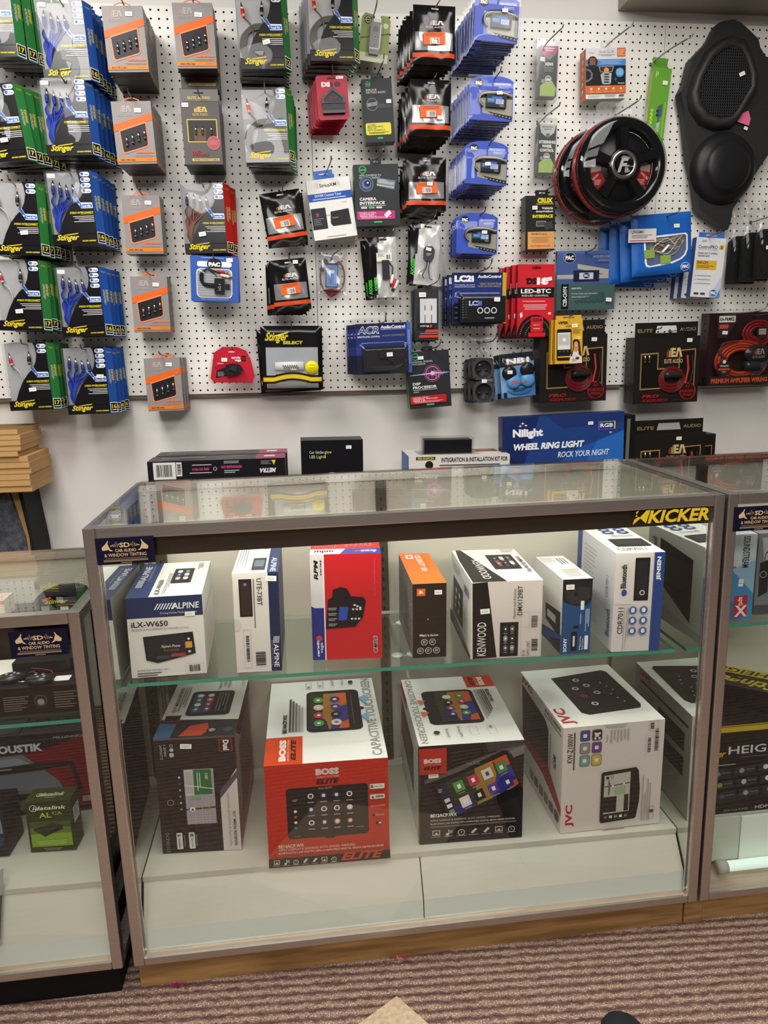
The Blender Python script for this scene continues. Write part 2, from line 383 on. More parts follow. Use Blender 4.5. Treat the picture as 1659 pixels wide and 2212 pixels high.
# ------------------------------------------------------------------ showcases
D = .491
def decal(mb, x0, z1, w=.103, h=.050):
    navy = '15122b'; g = 'd9b98a'
    f = Face(mb, (x0, -.0006, z1), (w, 0, 0), (0, 0, -h), .4); f.R(0, 0, 1, 1, navy)
    for sx in (1, -1):
        X = lambda v: .5 + sx * (v - .5)
        f.P([(X(.10), .35), (X(.17), .22), (X(.22), .44), (X(.13), .47)], g)
        f.P([(X(.10), .38), (X(.19), .17), (X(.21), .09), (X(.22), .12), (X(.205), .22), (X(.24), .42), (X(.29), .50), (X(.24), .49), (X(.19), .40), (X(.185), .30), (X(.14), .46), (X(.11), .46)], g)
        xs = [.25, .28, .295, .31, .325, .34, .355, .37, .385, .40]; zs = [.30, .30, .26, .34, .22, .35, .14, .36, .22, .29]
        for i in range(9):
            (ax, az), (bx, bz) = (X(xs[i]), zs[i]), (X(xs[i+1]), zs[i+1]); f.P([(ax, az - .018), (bx, bz - .018), (bx, bz + .018), (ax, az + .018)], g)
    f.T('SD', .41, .18, .59, .36, g, b=.03); f.T('CAR AUDIO', .33, .41, .69, .53, g, b=.02); f.T('& WINDOW TINTING', .14, .57, .86, .70, g, b=.01)
    f.L(.16, .75, .86, .78, 1, 'a78f70'); f.R(.12, .805, .88, .815, g); f.L(.12, .84, .88, .88, 1, 'a78f70', .8); f.L(.42, .91, .60, .94, 1, 'a78f70', .9)
def showcase(x0, x1, H, label, decals, shelf_posts, lamp=True, deck=True, seam=None):
    root = empty('showcase', (x0, 0, BZ)); tag(root, label, 'display case', 'glass showcases in a row'); W = x1 - x0; t = .022
    b = MB()
    for a, q in ((0, t), (W - t, W)):
        b.box((a, 0, 0), (q, t, H), STEEL); b.box((a, D - t, 0), (q, D, H), STEEL)
        b.box((a, t, H - t), (q, D - t, H), STEEL); b.box((a, t, 0), (q, D - t, t), STEEL)
    for y in (0, D - t): b.box((t, y, H - t), (W - t, y + t, H), STEEL)
    b.box((t, 0, 0), (W - t, .006, .018), STEEL); b.box((t, D - .006, 0), (W - t, D, .018), STEEL)
    fr = b.build('frame', root); bv = fr.modifiers.new('soft_edges', 'BEVEL'); bv.width = .0028; bv.segments = 2; bv.limit_method = 'ANGLE'
    b = MB(); b.box((t, .0065, .002), (W - t, D - t, .012), noisy('ledge_board', 'b59f8a', 'c8b39e', 9, .6, 6, .2, (1, 12, 1))); b.build('case_floor', root)
    b = MB(); b.box((t + .001, .0145, .019), (t + .003, .019, H - t - .001), CHROME); b.box((W - t - .003, .0145, .019), (W - t - .001, .019, H - t - .001), CHROME); b.build('added_glint_strip', root)  # chrome strips added to imitate the lamp's bright line on the end glass
    b = MB(); b.box((t * .6, t * .6, H - .0005), (W - t * .6, D - t * .6, H + .0045), GLASS); b.build('glass_top', root)
    b = MB(); b.box((t, .0100, .0122), (W - t, .0135, H - t), GLASS); b.build('glass_front', root)
    for nx in ((.0125, .0165), (W - .0165, W - .0125)):
        b = MB(); b.box((nx[0], t, .023), (nx[1], D - t, H - t), MIRROR); b.build('mirror_end_panel', root)
    for k in (0, 1):
        b = MB(); b.box((.018 + k * (W/2 - .02), D - .018 + k * .006, .023), (W/2 + .01 + k * (W/2 - .03), D - .013 + k * .006, H - t), CREAM); b.build('sliding_back_panel', root)
    if deck:
        zd = lambda x: .145 - .014 * (x0 + x - .61)
        b = MB(); a, c = .018, W - .018
        b.add([(a, .074, zd(a)), (c, .074, zd(c)), (c, D - .022, zd(c)), (a, D - .022, zd(a)), (a, .074, zd(a) - .012), (c, .074, zd(c) - .012), (c, D - .022, zd(c) - .012), (a, D - .022, zd(a) - .012)],
              [(0, 1, 2, 3), (0, 4, 5, 1), (4, 7, 6, 5), (1, 5, 6, 2), (0, 3, 7, 4), (3, 2, 6, 7)], DECK); b.build('deck', root)
        cuts = [a] + ([seam - x0] if seam else []) + [c]
        for i in range(len(cuts) - 1):
            p, q = cuts[i] + .0012, cuts[i+1] - .0012; b = MB()
            prof = lambda x: [(.076, zd(x) - .013), (.032, .058), (.028, .0125), (.033, .0125), (.037, .056), (.080, zd(x) - .013)]
            n = 6; V = [(p, y, z) for y, z in prof(p)] + [(q, y, z) for y, z in prof(q)]
            b.add(V, [(i_, (i_+1) % n, (i_+1) % n + n, i_ + n) for i_ in range(n)] + [tuple(range(n)), tuple(range(2*n-1, n-1, -1))], DECK); b.mi[1] = b.slot(mat('dfe3dc', .4)); b.build('kick_panel', root)  # lower front face is paler: tube light put into its colour
    if lamp:
        b = MB(); b.box((.018, .019, H - .060), (W - .018, .021, H - .0225), mat('4a3f34', .3, .6)); b.box((.018, .021, H - .024), (W - .018, .075, H - .0225), mat('d8d8d0', .4)); hood = b.build('lamp_hood', root)
        b = MB(); b.tube([(.06, .042, H - .041), (W - .06, .042, H - .041)], .011, mat('fffaec', .4, 0, lamp), 10); b.build('lamp_tube', hood)
    for sx in shelf_posts:
        b = MB(); b.box((sx - x0 - .013, D - .032, .023), (sx - x0 + .013, D - .0185, H - t), mat('5f584e', .4, .6))
        f = Face(b, (sx - x0 - .013, D - .032, H - t), (.026, 0, 0), (0, 0, -(H - t - .023)), .6)
        n = int((H - .05) / .0254)
        for i in range(n): y = (i + .5) / n; f.R(.40, y, .54, y + .012, '14120f')
        b.build('shelf_standard', root)
    for dx, dz in decals:
        b = MB(); decal(b, dx - x0, dz); b.build('shop_decal', root)
    return root
main_case = showcase(0, 1.2267, .930, 'tall central glass showcase with brushed steel frame, full of boxed car stereos', [(.021, .912)], (.045, .5925), lamp=15.0, seam=.612)
left_case = showcase(-1.25, -.0215, .775, 'lower glass showcase with steel frame beside the central one, amplifier and remotes inside', [(-.150, .746)], (-.60,), lamp=7.0)
right_case = showcase(1.233, 2.46, .930, 'glass showcase holding yellow and black boxes, cut off by the photo edge', [(1.246, .904)], (1.44, 1.85), lamp=0, deck=False)
# lettering on the central front pane
b = MB(); f = Face(b, (1.036, -.0006, .908), (.160, 0, 0), (0, 0, -.028), .35)
f.P([(.075, .0), (.03, .42), (.11, .50), (.015, .95), (.0, .98), (.02, .62), (.06, .5), (.035, .10)], 'e8c531')
f.P([(.17, .02), (.22, .02), (.17, .95), (.085, .52)], 'e8c531'); f.T('KICKER', .19, .03, .985, .97, 'e8c531', sh=.22, b=.035)
b.build('yellow_lettering', main_case)
# right case: upright white back-lit panel and tube at the foot
b = MB(); b.box((.03, .35, .023), (1.2, .36, .14), mat('e8efe6', .5)); b.box((.018, .095, .130), (1.21, D - .022, .142), DECK); b.build('deck', right_case)
b = MB(); b.box((.02, .085, .03), (.139, .091, .141), mat('c9cdc0', .5)); b.box((.141, .083, .03), (1.2, .089, .141), mat('eef4ea', .4)); b.build('kick_panel', right_case)
b = MB(); b.tube([(.075, .052, .040), (1.15, .052, .040)], .012, mat('dff2e6', .4, 0, .55), 12); o = b.build('lamp_tube', right_case)
b = MB(); b.lathe([(0, -.003), (.0155, -.003), (.0155, .018), (.0125, .02)], (.072, .052, .040), mat('b8bcb0', .4), 16, 'x'); b.build('tube_end_cap', o)

def glass_shelf(x0, x1, y0, y1, z, tilt, label):
    w = x1 - x0; mb = MB(); th = .008
    mb.add([(-w/2, y0, 0), (w/2, y0, 0), (w/2, y1, 0), (-w/2, y1, 0)], [(0, 1, 2, 3)], SHELFG)
    mb.add([(-w/2, y0, -th), (w/2, y0, -th), (w/2, y1, -th), (-w/2, y1, -th)], [(0, 3, 2, 1)], SHELFG)
    e = mat('3f927a', .12)
    mb.add([(-w/2, y0, 0), (w/2, y0, 0), (w/2, y1, 0), (-w/2, y1, 0), (-w/2, y0, -th), (w/2, y0, -th), (w/2, y1, -th), (-w/2, y1, -th)], [(0, 4, 5, 1), (1, 5, 6, 2), (3, 0, 4, 7)], e)
    mb.add([(-w/2, y1, 0), (w/2, y1, 0), (w/2, y1, -th), (-w/2, y1, -th)], [(0, 1, 2, 3)], mat('d2dacd', .2))
    o = mb.build('glass_shelf', None, ((x0 + x1) / 2, 0, z + BZ), (0, math.radians(tilt), 0)); tag(o, label, 'shelf'); return o
glass_shelf(.0225, 1.198, .105, .452, .572, .8, 'long green-edged glass shelf carrying the row of radio boxes in the central case')
glass_shelf(-1.225, -.045, .10, .44, .512, -.3, 'green-edged glass shelf under the remotes in the low case')
glass_shelf(1.255, 2.44, .10, .44, .615, 0, 'green-edged glass shelf under the blue box in the case cut by the photo edge')
b = MB(); b.prism_yz([(.458, .558), (.15, .550), (.11, .543), (.11, .540), (.15, .541), (.458, .518)], .6005, .6045, mat('b9bab6', .3, .8))
o = b.build('shelf_bracket', None, (0, 0, BZ)); tag(o, 'metal bracket under the middle of the central glass shelf', 'bracket')
for cx, cy in ((.588, .19), (.622, .19), (.624, .385)):
    b = MB(); b.lathe([(0, .0015), (.012, .0015), (.013, .0), (.012, -.0025), (0, -.0025)], (cx, cy, .5627), mat('dfe6dc', .4), 18, 'z'); b.box((min(cx, .603), cy - .002, .5595), (max(cx, .603), cy + .002, .5605), mat('d8dcd4', .4)); b.build('suction_pad', o)

# bases on the carpet
b = MB(); b.box((.004, .022, 0), (1.206, .11, BZ - .001), LUMBER); tag(b.build('lumber_base'), 'rough timber beam under the central showcase', 'beam')
b = MB(); b.box((1.209, .020, 0), (1.252, .11, BZ - .001), LUMBER); tag(b.build('lumber_base'), 'short splintered timber block between the two beams', 'block')
b = MB(); b.box((1.255, .024, 0), (2.44, .11, BZ - .001), LUMBER); tag(b.build('lumber_base'), 'timber beam under the showcase cut off by the photo edge', 'beam')
b = MB(); b.box((.004, .38, 0), (1.206, .46, BZ - .001), LUMBER); tag(b.build('lumber_base'), 'rear timber beam carrying the back of the central showcase', 'beam')
b = MB(); b.box((1.255, .38, 0), (2.44, .46, BZ - .001), LUMBER); tag(b.build('lumber_base'), 'rear timber beam under the showcase with yellow boxes', 'beam')
b = MB(); b.box((-1.24, .018, 0), (-.035, .47, BZ - .001), mat('0b0a0c', .6)); tag(b.build('black_plinth'), 'black plinth under the lower showcase', 'plinth')
# counter against the wall behind the cases, and what stands on it
CT = -1.515
b = MB(); b.box((-.10, -.31, CT - .03), (1.59, .015, CT), mat('6b5a48', .5)); b.box((-.10, -.30, -2.36), (-.07, .0, CT - .03), mat('6b5a48', .5)); b.box((1.55, -.30, -2.34), (1.58, .0, CT - .03), mat('6b5a48', .5))
o = b.build('back_counter'); wput(o, 0, 0, 0); tag(o, 'brown work counter along the wall behind the showcases', 'counter')
b = MB(); b.box((1.595, -.31, -1.632), (2.3, .015, -1.602), mat('6b5a48', .5)); b.box((1.62, -.30, -2.33), (1.65, .0, -1.632), mat('6b5a48', .5)); b.box((2.25, -.30, -2.33), (2.28, .0, -1.632), mat('6b5a48', .5))
o = b.build('back_counter'); wput(o, 0, 0, 0); tag(o, 'lower counter section under the standing wiring kit boxes', 'counter')

# floor oddments
b = MB(); b.prism_xy([(.534, -.085), (.21, -.292), (.40, -.60), (.80, -.45)], 0, .006, noisy('mat_pile', 'b79f84', 'cdb597', 120, .95, 3, .5)); o = b.build('floor_mat'); tag(o, 'corner of a beige mat lying on the carpet', 'mat')
b = MB()
pr_ = [(-.045, 0), (-.045, .02), (-.03, .028), (0, .03), (.03, .028), (.045, .02), (.045, 0)]
ys = [(-.33, .75, 2.6), (-.25, .8, 2.2), (-.17, .95, 1.9), (-.1, 1.0, 1.5), (-.05, .95, 1.25), (-.015, .72, 1.0), (0, .35, .7)]
V = []; F = []
for y, sx, sz in ys: V += [(x * sx, y, z * sz) for x, z in pr_]
for i in range(len(ys) - 1):
    for k in range(6): F.append((i*7 + k, i*7 + k + 1, (i+1)*7 + k + 1, (i+1)*7 + k))
F += [(0, 6, 5, 4, 3, 2, 1), tuple(range(len(V) - 7, len(V)))]
b.add(V, F, mat('23262a', .6), True); o = b.build('shoe', None, (.949, -.196, 0)); tag(o, 'tip of a dark shoe at the bottom edge of the photo', 'shoe')
def scrap(x, y, cols, n, label, s=.012, name='candy_wrapper'):
    rr = random.Random(int(x * 1000)); b = MB()
    for i in range(n):
        px, py = rr.uniform(-s, s) * 1.6, rr.uniform(-s, s) * .6; pts = [(px + rr.uniform(-s, s) * .6, py + rr.uniform(-s, s) * .4, rr.uniform(0.001, s * .9)) for _ in range(4)]; b.poly(pts, mat(rr.choice(cols), .4))
    tag(b.build(name, None, (x, y, 0)), label, 'wrapper')
scrap(.088, .010, ['c2246b', 'd8578f', '8f1d52'], 9, 'pink foil scrap on the carpet before the timber beam')
scrap(.552, .014, ['b0102c', 'c8203a', 'd9a0a8'], 6, 'red scrap on the carpet beneath the central beam')
scrap(.015, -.004, ['a8742a', 'c99a50'], 5, 'small wood splinter at the corner of the timber beam', .008, 'wood_splinter')
# ------------------------------------------------------------------ boxes in the showcases
def put(o, x, y, z, yaw=0, roll=0, pitch=0):
    o.location = (x, y, z + BZ); o.rotation_euler = (math.radians(pitch), math.radians(roll), math.radians(yaw)); return o
def thing(bx, name, label, cat, pos, yaw=0, roll=0, group=None):
    o = bx.mb.build(name); put(o, *pos, yaw, roll); tag(o, label, cat, group); return o
zsh = lambda x: .572 - .014 * (x - .61) + .0015
zdk = lambda x: .145 - .014 * (x - .61) + .0015
G1 = 'stereo boxes on the long glass shelf'; G2 = 'large receiver boxes on the case floor'
def slashes(f, x, y, w, h, n, c, dx):
    for i in range(n):
        a = x + w * i / n; f.P([(a, y + h), (a + w / n * .45, y + h), (a + w / n * .45 + dx, y), (a + dx, y)], c)
def icon_row(f, x0, y0, x1, y1, n, c, seed=1):
    rr = random.Random(seed); w = (x1 - x0) / n
    for i in range(n):
        a = x0 + w * i; k = rr.randrange(4)
        if k == 0: f.O_(a + w*.45, (y0+y1)/2, w*.28, w*.06, c); f.R(a + w*.42, y0 + (y1-y0)*.3, a + w*.48, y0 + (y1-y0)*.6, c)
        elif k == 1: f.F(a + w*.15, y0, a + w*.75, y0 + (y1-y0)*.75, w*.06, c); f.P([(a+w*.3, y0+(y1-y0)*.6), (a+w*.45, y0+(y1-y0)*.25), (a+w*.6, y0+(y1-y0)*.6)], c)
        elif k == 2: f.R(a + w*.42, y0, a + w*.5, y0 + (y1-y0)*.7, c); f.C(a + w*.34, y0 + (y1-y0)*.68, w*.13, c, 10); f.L(a + w*.55, y0 + (y1-y0)*.1, a + w*.8, y0 + (y1-y0)*.6, 3, c)
        else: f.P([(a+w*.2, y0+(y1-y0)*.6), (a+w*.55, y0), (a+w*.72, y0+(y1-y0)*.18), (a+w*.36, y0+(y1-y0)*.78)], c)
        f.R(a + w*.05, y0 + (y1-y0)*.92, a + w*.8, y0 + (y1-y0)*.97, c)
def apps(f, x0, y0, x1, y1, cols, nx, ny, fill=.62, label=True, circ=False):
    w, h = (x1 - x0) / nx, (y1 - y0) / ny; i = 0
    for r in range(ny):
        for c in range(nx):
            a, q = x0 + w * c, y0 + h * r; k = cols[i % len(cols)]; i += 1
            if circ: f.C(a + w/2, q + h*.38, w*fill/2, k, 16); f.RR(a + w*.38, q + h*.26, a + w*.62, q + h*.50, '2c2c34' if k[0] in 'ef' else 'e8e6e2', .3)
            else:
                f.RR(a + w*(1-fill)/2, q + h*.05, a + w*(1+fill)/2, q + h*.72, k, .5)
                f.C(a + w/2, q + h*.38, w*fill*.22, 'f2f0ee', 10)
            if label: f.R(a + w*.25, q + h*.82, a + w*.75, q + h*.89, 'a5a2a0')
def wallpaper(f, x0, y0, x1, y1):
    """orange-to-violet phone style background in flat curved bands"""
    X = lambda t: x0 + (x1-x0)*t; Y = lambda t: y0 + (y1-y0)*t
    f.R(x0, y0, x1, y1, '2a3320')
    f.P([(X(.38), Y(0)), (X(1), Y(0)), (X(1), Y(.35)), (X(.62), Y(1)), (X(.30), Y(1))], 'a8742c')
    f.P([(X(.70), Y(0)), (X(1), Y(0)), (X(1), Y(.22)), (X(.86), Y(.40))], 'd9622e')
    f.P([(X(.52), Y(1)), (X(.62), Y(.55)), (X(.78), Y(.40)), (X(1), Y(.35)), (X(1), Y(.86)), (X(.9), Y(1))], '36368c')
    f.P([(X(0), Y(.72)), (X(.2), Y(.62)), (X(.42), Y(.78)), (X(.48), Y(1)), (X(0), Y(1))], '20243f')
    f.P([(X(.74), Y(1)), (X(.8), Y(.84)), (X(1), Y(.78)), (X(1), Y(1))], 'd2562c')

# --- white and navy box on the shelf by the shop decal
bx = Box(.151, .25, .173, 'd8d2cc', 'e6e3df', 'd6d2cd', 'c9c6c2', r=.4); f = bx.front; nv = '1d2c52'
f.R(0, 0, 1, .255, nv); slashes(f, .36, .085, .26, .075, 7, 'dfe0e4', .05); f.T('ALPINE', .60, .085, .96, .16, 'e6e6ea', sh=.12, b=.015)
f.T('Driving Mobile Media Innovation', .44, .19, .92, .225, 'b9bfd0'); f.T('iLX-W650', .05, .295, .53, .365, '1a1a1e', b=.02)
f.T('RECEPTEUR MULTIMEDIA DE 7 POUCES (17.7cm)', .05, .385, .80, .415, '55504e')
f.P([(.19, .485), (.85, .455), (.87, .73), (.36, .825), (.21, .78)], '14161a'); f.P([(.22, .50), (.74, .478), (.75, .735), (.24, .775)], '1d2226')
f.T("Alpine's Phone", .42, .60, .67, .645, 'e3e3e3'); f.T('010-1234-5678', .45, .655, .65, .685, '8d6b33'); f.R(.74, .575, .83, .655, 'c9973a'); f.R(.35, .735, .55, .775, '3b3f47'); f.R(.55, .715, .74, .76, 'a5323a')
f.C(.79, .54, .018, 'cfcfcf', 10); f.C(.79, .70, .018, 'cfcfcf', 10); f.R(.50, .755, .72, .76, '0b0b0d')
f.F(.72, .855, .97, .985, .004, 'b5a9a4'); f.BAR(.765, .865, .925, .965, back=None); f.T('ALPINE ELECTRONICS, INC.', .08, .895, .50, .92, '3a3636'); f.L(.08, .935, .40, .995, 2, '4b4746')
t = bx.top; t.R(0, 0, .30, 1, '2b3f6e'); t.T('ALPINE', .06, .10, .155, .52, 'e8e9ee', 90, .12, b=.015); slashes(t, .06, .52, .09, .22, 5, 'dfe2ea', .0); t.T('Driving Mobile Media', .185, .10, .22, .55, '9fb0d2', 90)
t.T('iLX-W650', .35, .55, .42, .95, '3a3a40', 90, b=.01); t.L(.46, .35, .53, .96, 3, '9b9894', rot=90); t.R(.52, .23, .80, .66, '17181c'); apps(t, .55, .28, .77, .62, ['e8e8ea', '3f7a4a', '2e4b8c', 'e8e8ea', 'b5b5bb'], 2, 3); t.L(.85, .08, .93, .30, 3, '8d8a88', rot=90); t.F(.84, .45, .90, .90, .004, 'b5b3b0')
r = bx.right; r.R(0, 0, 1, .25, 'd9d6d2'); r.R(.05, .3, .95, .34, 'b8b5b0')
o = thing(bx, 'stereo_box', 'white and navy stereo box with a phone-call screen picture, beside the mirrored case end', 'box', (.028, .127, zsh(.028)), 2.0, 1.0, G1)
sticker(o, .125, 0, .133, .020, .009)
# --- narrow tall white box with a navy edge
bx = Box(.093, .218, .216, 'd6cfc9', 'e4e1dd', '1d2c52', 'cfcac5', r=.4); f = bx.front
f.R(.77, 0, 1, 1, '15234a'); f.RR(.13, .06, .41, .435, '1a1512', .05); f.R(.17, .09, .37, .41, '2b2522'); f.RR(.24, .10, .30, .125, '6b7f9a', .2)
f.T('UTE-73BT', .52, .055, .63, .325, '26262a', -90, b=.015); f.L(.44, .06, .47, .55, 1, '6f6a68', rot=90, fill=.8)
f.P([(0, .45)] + [(.15 * math.sin(math.pi * i / 10), .515 - .065 * math.cos(math.pi * i / 10)) for i in range(11)], 'c6bfb9'); f.F(.18, .56, .35, .955, .01, 'b9b1ab'); f.BAR(.23, .60, .31, .92, rot=90, back=None, n=34); f.BAR(.42, .78, .67, .945, rot=90, back=None, n=16)
slashes(f, .83, .64, .14, .07, 5, 'dfe3ea', .02); f.T('ALPINE', .84, .72, .95, .955, 'e6e9f0', -90, b=.015); f.T('Driving Mobile Media Innovation', .79, .68, .82, .94, '8b99bb', -90)
t = bx.top; t.R(.75, 0, 1, 1, '2b3f6e'); t.R(.40, .50, .70, .92, '3c3d3f'); t.RR(.44, .58, .66, .80, '6d7a86', .1); t.T('ALPINE', .82, .50, .94, .98, 'e4e8f0', -90, b=.012); t.T('73BT', .62, .0, .72, .18, '222222', 90); t.L(.05, .1, .28, .9, 4, 'a9b7c6', rot=90)

o = thing(bx, 'stereo_box', 'narrow upright white box with a navy stripe and barcode', 'box', (.242, .123, zsh(.242)), -1.0, 1.2, G1)
sticker(o, .078, 0, .203, .022, .011, 4)
# --- red box with a curved dashboard unit
bx = Box(.150, .107, .237, 'b81e24', 'c8282e', 'a01b21', '1d2a6a', r=.3); f = bx.front
f.R(0, 0, .18, 1, '1c2a72'); f.R(0, 0, .18, .50, 'cbc6c8'); f.P([(0, .48), (.18, .55), (.18, .7), (0, .68)], '1c2a72'); f.R(.18, 0, .195, 1, 'e9e4e4')
f.T('RPM', .05, .05, .11, .235, '16161a', 90, .2, b=.04); f.T('series', .13, .05, .16, .20, '23232a', 90, .2, b=.02)
f.C(.10, .79, .045, 'c8323c', 14); f.T('cerwin', .06, .81, .10, .965, 'e3e6f0', 90, .2, b=.03); f.T('vega', .12, .83, .16, .93, 'c8d0e8', 90, .2, b=.02)
f.P([(.20, .70), (.24, .42), (.30, .40), (.31, .33), (.42, .305), (.51, .32), (.57, .395), (.74, .405), (.78, .44), (.73, .60), (.62, .685)], '101114'); f.P([(.40, .49), (.53, .495), (.50, .62), (.38, .62)], '27459c')
for i in range(4): f.L(.24 + .0 * i, .50 + .05 * i, .36, .53 + .05 * i, 2, '9aa0aa'); 
for i in range(3): f.R(.60 + .04*i, .47 + .012*i, .63 + .04*i, .485 + .012*i, 'd8d8d8'); f.R(.56 + .05*i, .60, .59 + .05*i, .615, 'c8c8c8'); f.R(.58 + .05*i, .51, .61 + .05*i, .525, 'c8c8c8')
f.T('Audio Player/Receiver', .89, .04, .925, .40, 'c3474c', 90, .2, b=.02); f.T('CMR3', .875, .775, .935, .94, 'ead6d6', 90, .15, b=.06); f.T('CMR3', .88, .78, .93, .935, '201014', 90, .15, b=.02)
t = bx.top; t.R(0, .62, 1, 1, 'e6e3e6'); t.P([(.42, 1), (.50, .62), (1, .62), (1, 1)], '2743a4'); t.T('mpm', .06, .72, .33, .92, '1b1b20', b=.03); t.C(.67, .8, .04, 'c93a44', 12); t.T('cerwin-vega', .72, .70, .94, .92, 'dfe6fa', sh=.2, b=.02); t.F(.06, .12, .36, .52, .008, 'e58a8a'); t.L(.5, .1, .92, .55, 6, 'd05a5e', rot=90)
o = thing(bx, 'stereo_box', 'tall red box with a blue and silver edge showing a black dashboard unit', 'box', (.401, .163, zsh(.401)), -3.55, 1.1, G1)
# --- slim black and orange box
bx = Box(.073, .240, .168, '241d18', 'dd6f1e', '1d1814', '5f5f60', r=.4); f = bx.front
f.R(.12, .065, .37, .16, 'd9641c'); f.T('JBL', .17, .09, .32, .14, 'f0e6dc', b=.04); f.T('What', .20, .68, .34, .70, 'd9d2cc', b=.02); f.T("What's in the box", .19, .675, .76, .71, 'ddd6d0', b=.02)
f.F(.05, .45, .95, .53, .01, '3a332d'); f.C(.45, .475, .02, 'cfc8c0', 8)
for cx, cy in ((.34, .785), (.58, .785), (.22, .90), (.46, .90), (.70, .90)): f.O_(cx, cy, .10, .014, 'ddd8d2'); f.L(cx - .05, cy - .018, cx + .05, cy + .02, 3, 'cfc9c2')
t = bx.top; t.RR(.18, .05, .42, .19, 'f2e4d8', .2); t.R(.24, .08, .36, .16, 'e0702a'); t.T('CELEBRITY 100', .48, .06, .66, .62, 'f5e2d2', -90, b=.02); t.R(.74, .05, .76, .60, 'b9581a')
l = bx.left; l.T('CELEBRITY', .70, .1, .95, .75, '8d8d90', 90, b=.02); l.R(.1, .25, .65, .85, '4f4f52'); l.F(.1, .25, .65, .85, .01, '77777a')
o = thing(bx, 'stereo_box', 'slim black box with an orange top next to the slotted upright', 'box', (.6165, .140, zsh(.6165)), -.8, .9, G1)
sticker(o, .055, 0, .148, .016, .010, 0)
# --- white box with a black wedge
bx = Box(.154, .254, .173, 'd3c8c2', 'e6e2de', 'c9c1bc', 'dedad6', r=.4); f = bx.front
f.P([(0, 0), (.34, 0), (.56, 1), (0, 1)], 'd3c8c2'); f.P([(.0, .015), (.225, .0), (.37, .99), (.0, 1)], '15110f'); f.P([(.0, .015), (.015, .0), (.03, 1), (.0, 1)], 'd3c8c2')
f.T('KENWOOD', .09, .52, .215, .96, 'f0ece8', 90); f.R(.41, .53, .67, .98, '171413'); apps(f, .44, .57, .63, .94, ['3c3836', '6a625e', '8d8d90'], 2, 3)
f.T('Monitor with Receiver', .585, .09, .625, .48, '4b4442', 90); f.T('DMX129BT', .645, .055, .715, .44, '2f2a28', 90, b=.01)
f.F(.70, .40, .98, .98, .004, 'a8a09a'); f.F(.70, .40, .82, .60, .004, 'a8a09a'); f.BAR(.84, .44, .94, .62, rot=90, back=None); f.BAR(.85, .74, .95, .93, rot=90, back=None); f.T('K H', .72, .90, .77, .97, '4a4340', 90); f.T('DMX129BT', .79, .78, .83, .97, '4a4340', 90)
t = bx.top; t.P([(0, 0), (.10, 0), (.38, .90), (.30, 1), (0, 1)], 'e6e2de'); t.P([(.02, .0), (.14, .0), (.50, 1), (.02, 1)], '17140f'); t.P([(.0, .0), (.06, .0), (.0, .5)], 'e6e2de'); t.T('KENWOOD', .20, .35, .32, .92, 'eeeae6', -90); t.R(.46, .20, .86, .66, '1c1a1c'); apps(t, .52, .26, .82, .60, ['2b2b30', 'c9c9cc', '55555c', 'a64a52'], 3, 2); t.L(.75, .02, .98, .14, 3, 'a7a29e'); 
for i in range(5): t.R(.90, .30 + .10*i, .95, .37 + .10*i, ['9a8f88', '4a4a50', 'b36a52', '5a7ab0', '7a7a80'][i])
l = bx.left; l.R(.12, .30, .62, .82, '2b2b2b'); apps(l, .2, .4, .55, .72, ['5a5a5e', '8a8a8e'], 2, 3); l.P([(0, .84), (1, .94), (1, 1), (0, 1)], '2b2622'); l.T('KENWOOD', .25, .885, .7, .95, 'bdb9b4'); l.L(.1, .08, .5, .2, 3, 'a9a5a0')
for i in range(6): l.R(.72 + .035*i, .14, .745 + .035*i, .24, ['7a7a7a', '9a6a50', '5a6a90', '3a3a3a', '8a8a8a', '4a5ab0'][i])
o = thing(bx, 'stereo_box', 'white box with a slanted black corner stripe and a small touchscreen picture', 'box', (.738, .116, zsh(.738)), -2.4, .9, G1)
sticker(o, .030, 0, .108, .020, .011, -4)
# --- blue and black box with a steering remote
bx = Box(.066, .180, .170, '1d4a78', 'e8e6e2', '16385c', 'd8d6d2', r=.35); f = bx.front
f.P([(0, 0), (1, 0), (1, .28), (.85, .36), (.55, .36), (.2, .33), (0, .28)], '1a1c20'); f.P([(.1, .14), (.55, .10), (.9, .12), (.95, .26), (.7, .32), (.35, .33), (.14, .26)], '2b2d32'); f.C(.45, .2, .08, '15161a', 12)
f.T('SONY', .08, .78, .20, .97, 'f2f4f8', 90, b=.03); f.RR(.34, .70, .54, .96, '11151c', .1); f.R(.40, .76, .47, .90, 'd0d3d8'); f.R(.40, .62, .58, .655, '11151c'); f.T('Marine', .62, .77, .68, .95, 'dfe6f0', 90); f.T('Series', .70, .80, .76, .95, 'dfe6f0', 90)
f.RR(.80, .76, .92, .95, 'e8ecf0', .2); f.RR(.62, .29, .74, .41, 'dfe4ea', .2); f.L(.80, .40, .95, .70, 3, 'b9cbe0', rot=90); f.L(.62, .46, .68, .60, 1, 'a9c0da', rot=90)
t = bx.top; t.L(.06, .05, .5, .35, 6, '9a9894', rot=90); t.R(.22, .55, .95, .97, 'd6d2cc'); t.L(.3, .6, .9, .92, 6, 'a09c98'); t.L(.6, .1, .92, .4, 3, '77746f', rot=90)
l = bx.left; l.T('SONY', .10, .30, .34, .38, '2b2b2e', b=.02); l.P([(.42, .50), (.95, .45), (.97, .80), (.45, .72)], '1b1d22'); l.R(.5, .56, .8, .66, 'cfd3d8'); l.P([(0, .90), (1, .74), (1, 1), (0, 1)], '24508a'); l.P([(.62, .92), (.98, .80), (.98, .98), (.75, .99)], '202228')
o = thing(bx, 'stereo_box', 'blue and black marine stereo box with a white top', 'box', (.937, .112, zsh(.937)), 0.5, .9, G1)
sticker(o, .016, 0, .153, .018, .011, 0)
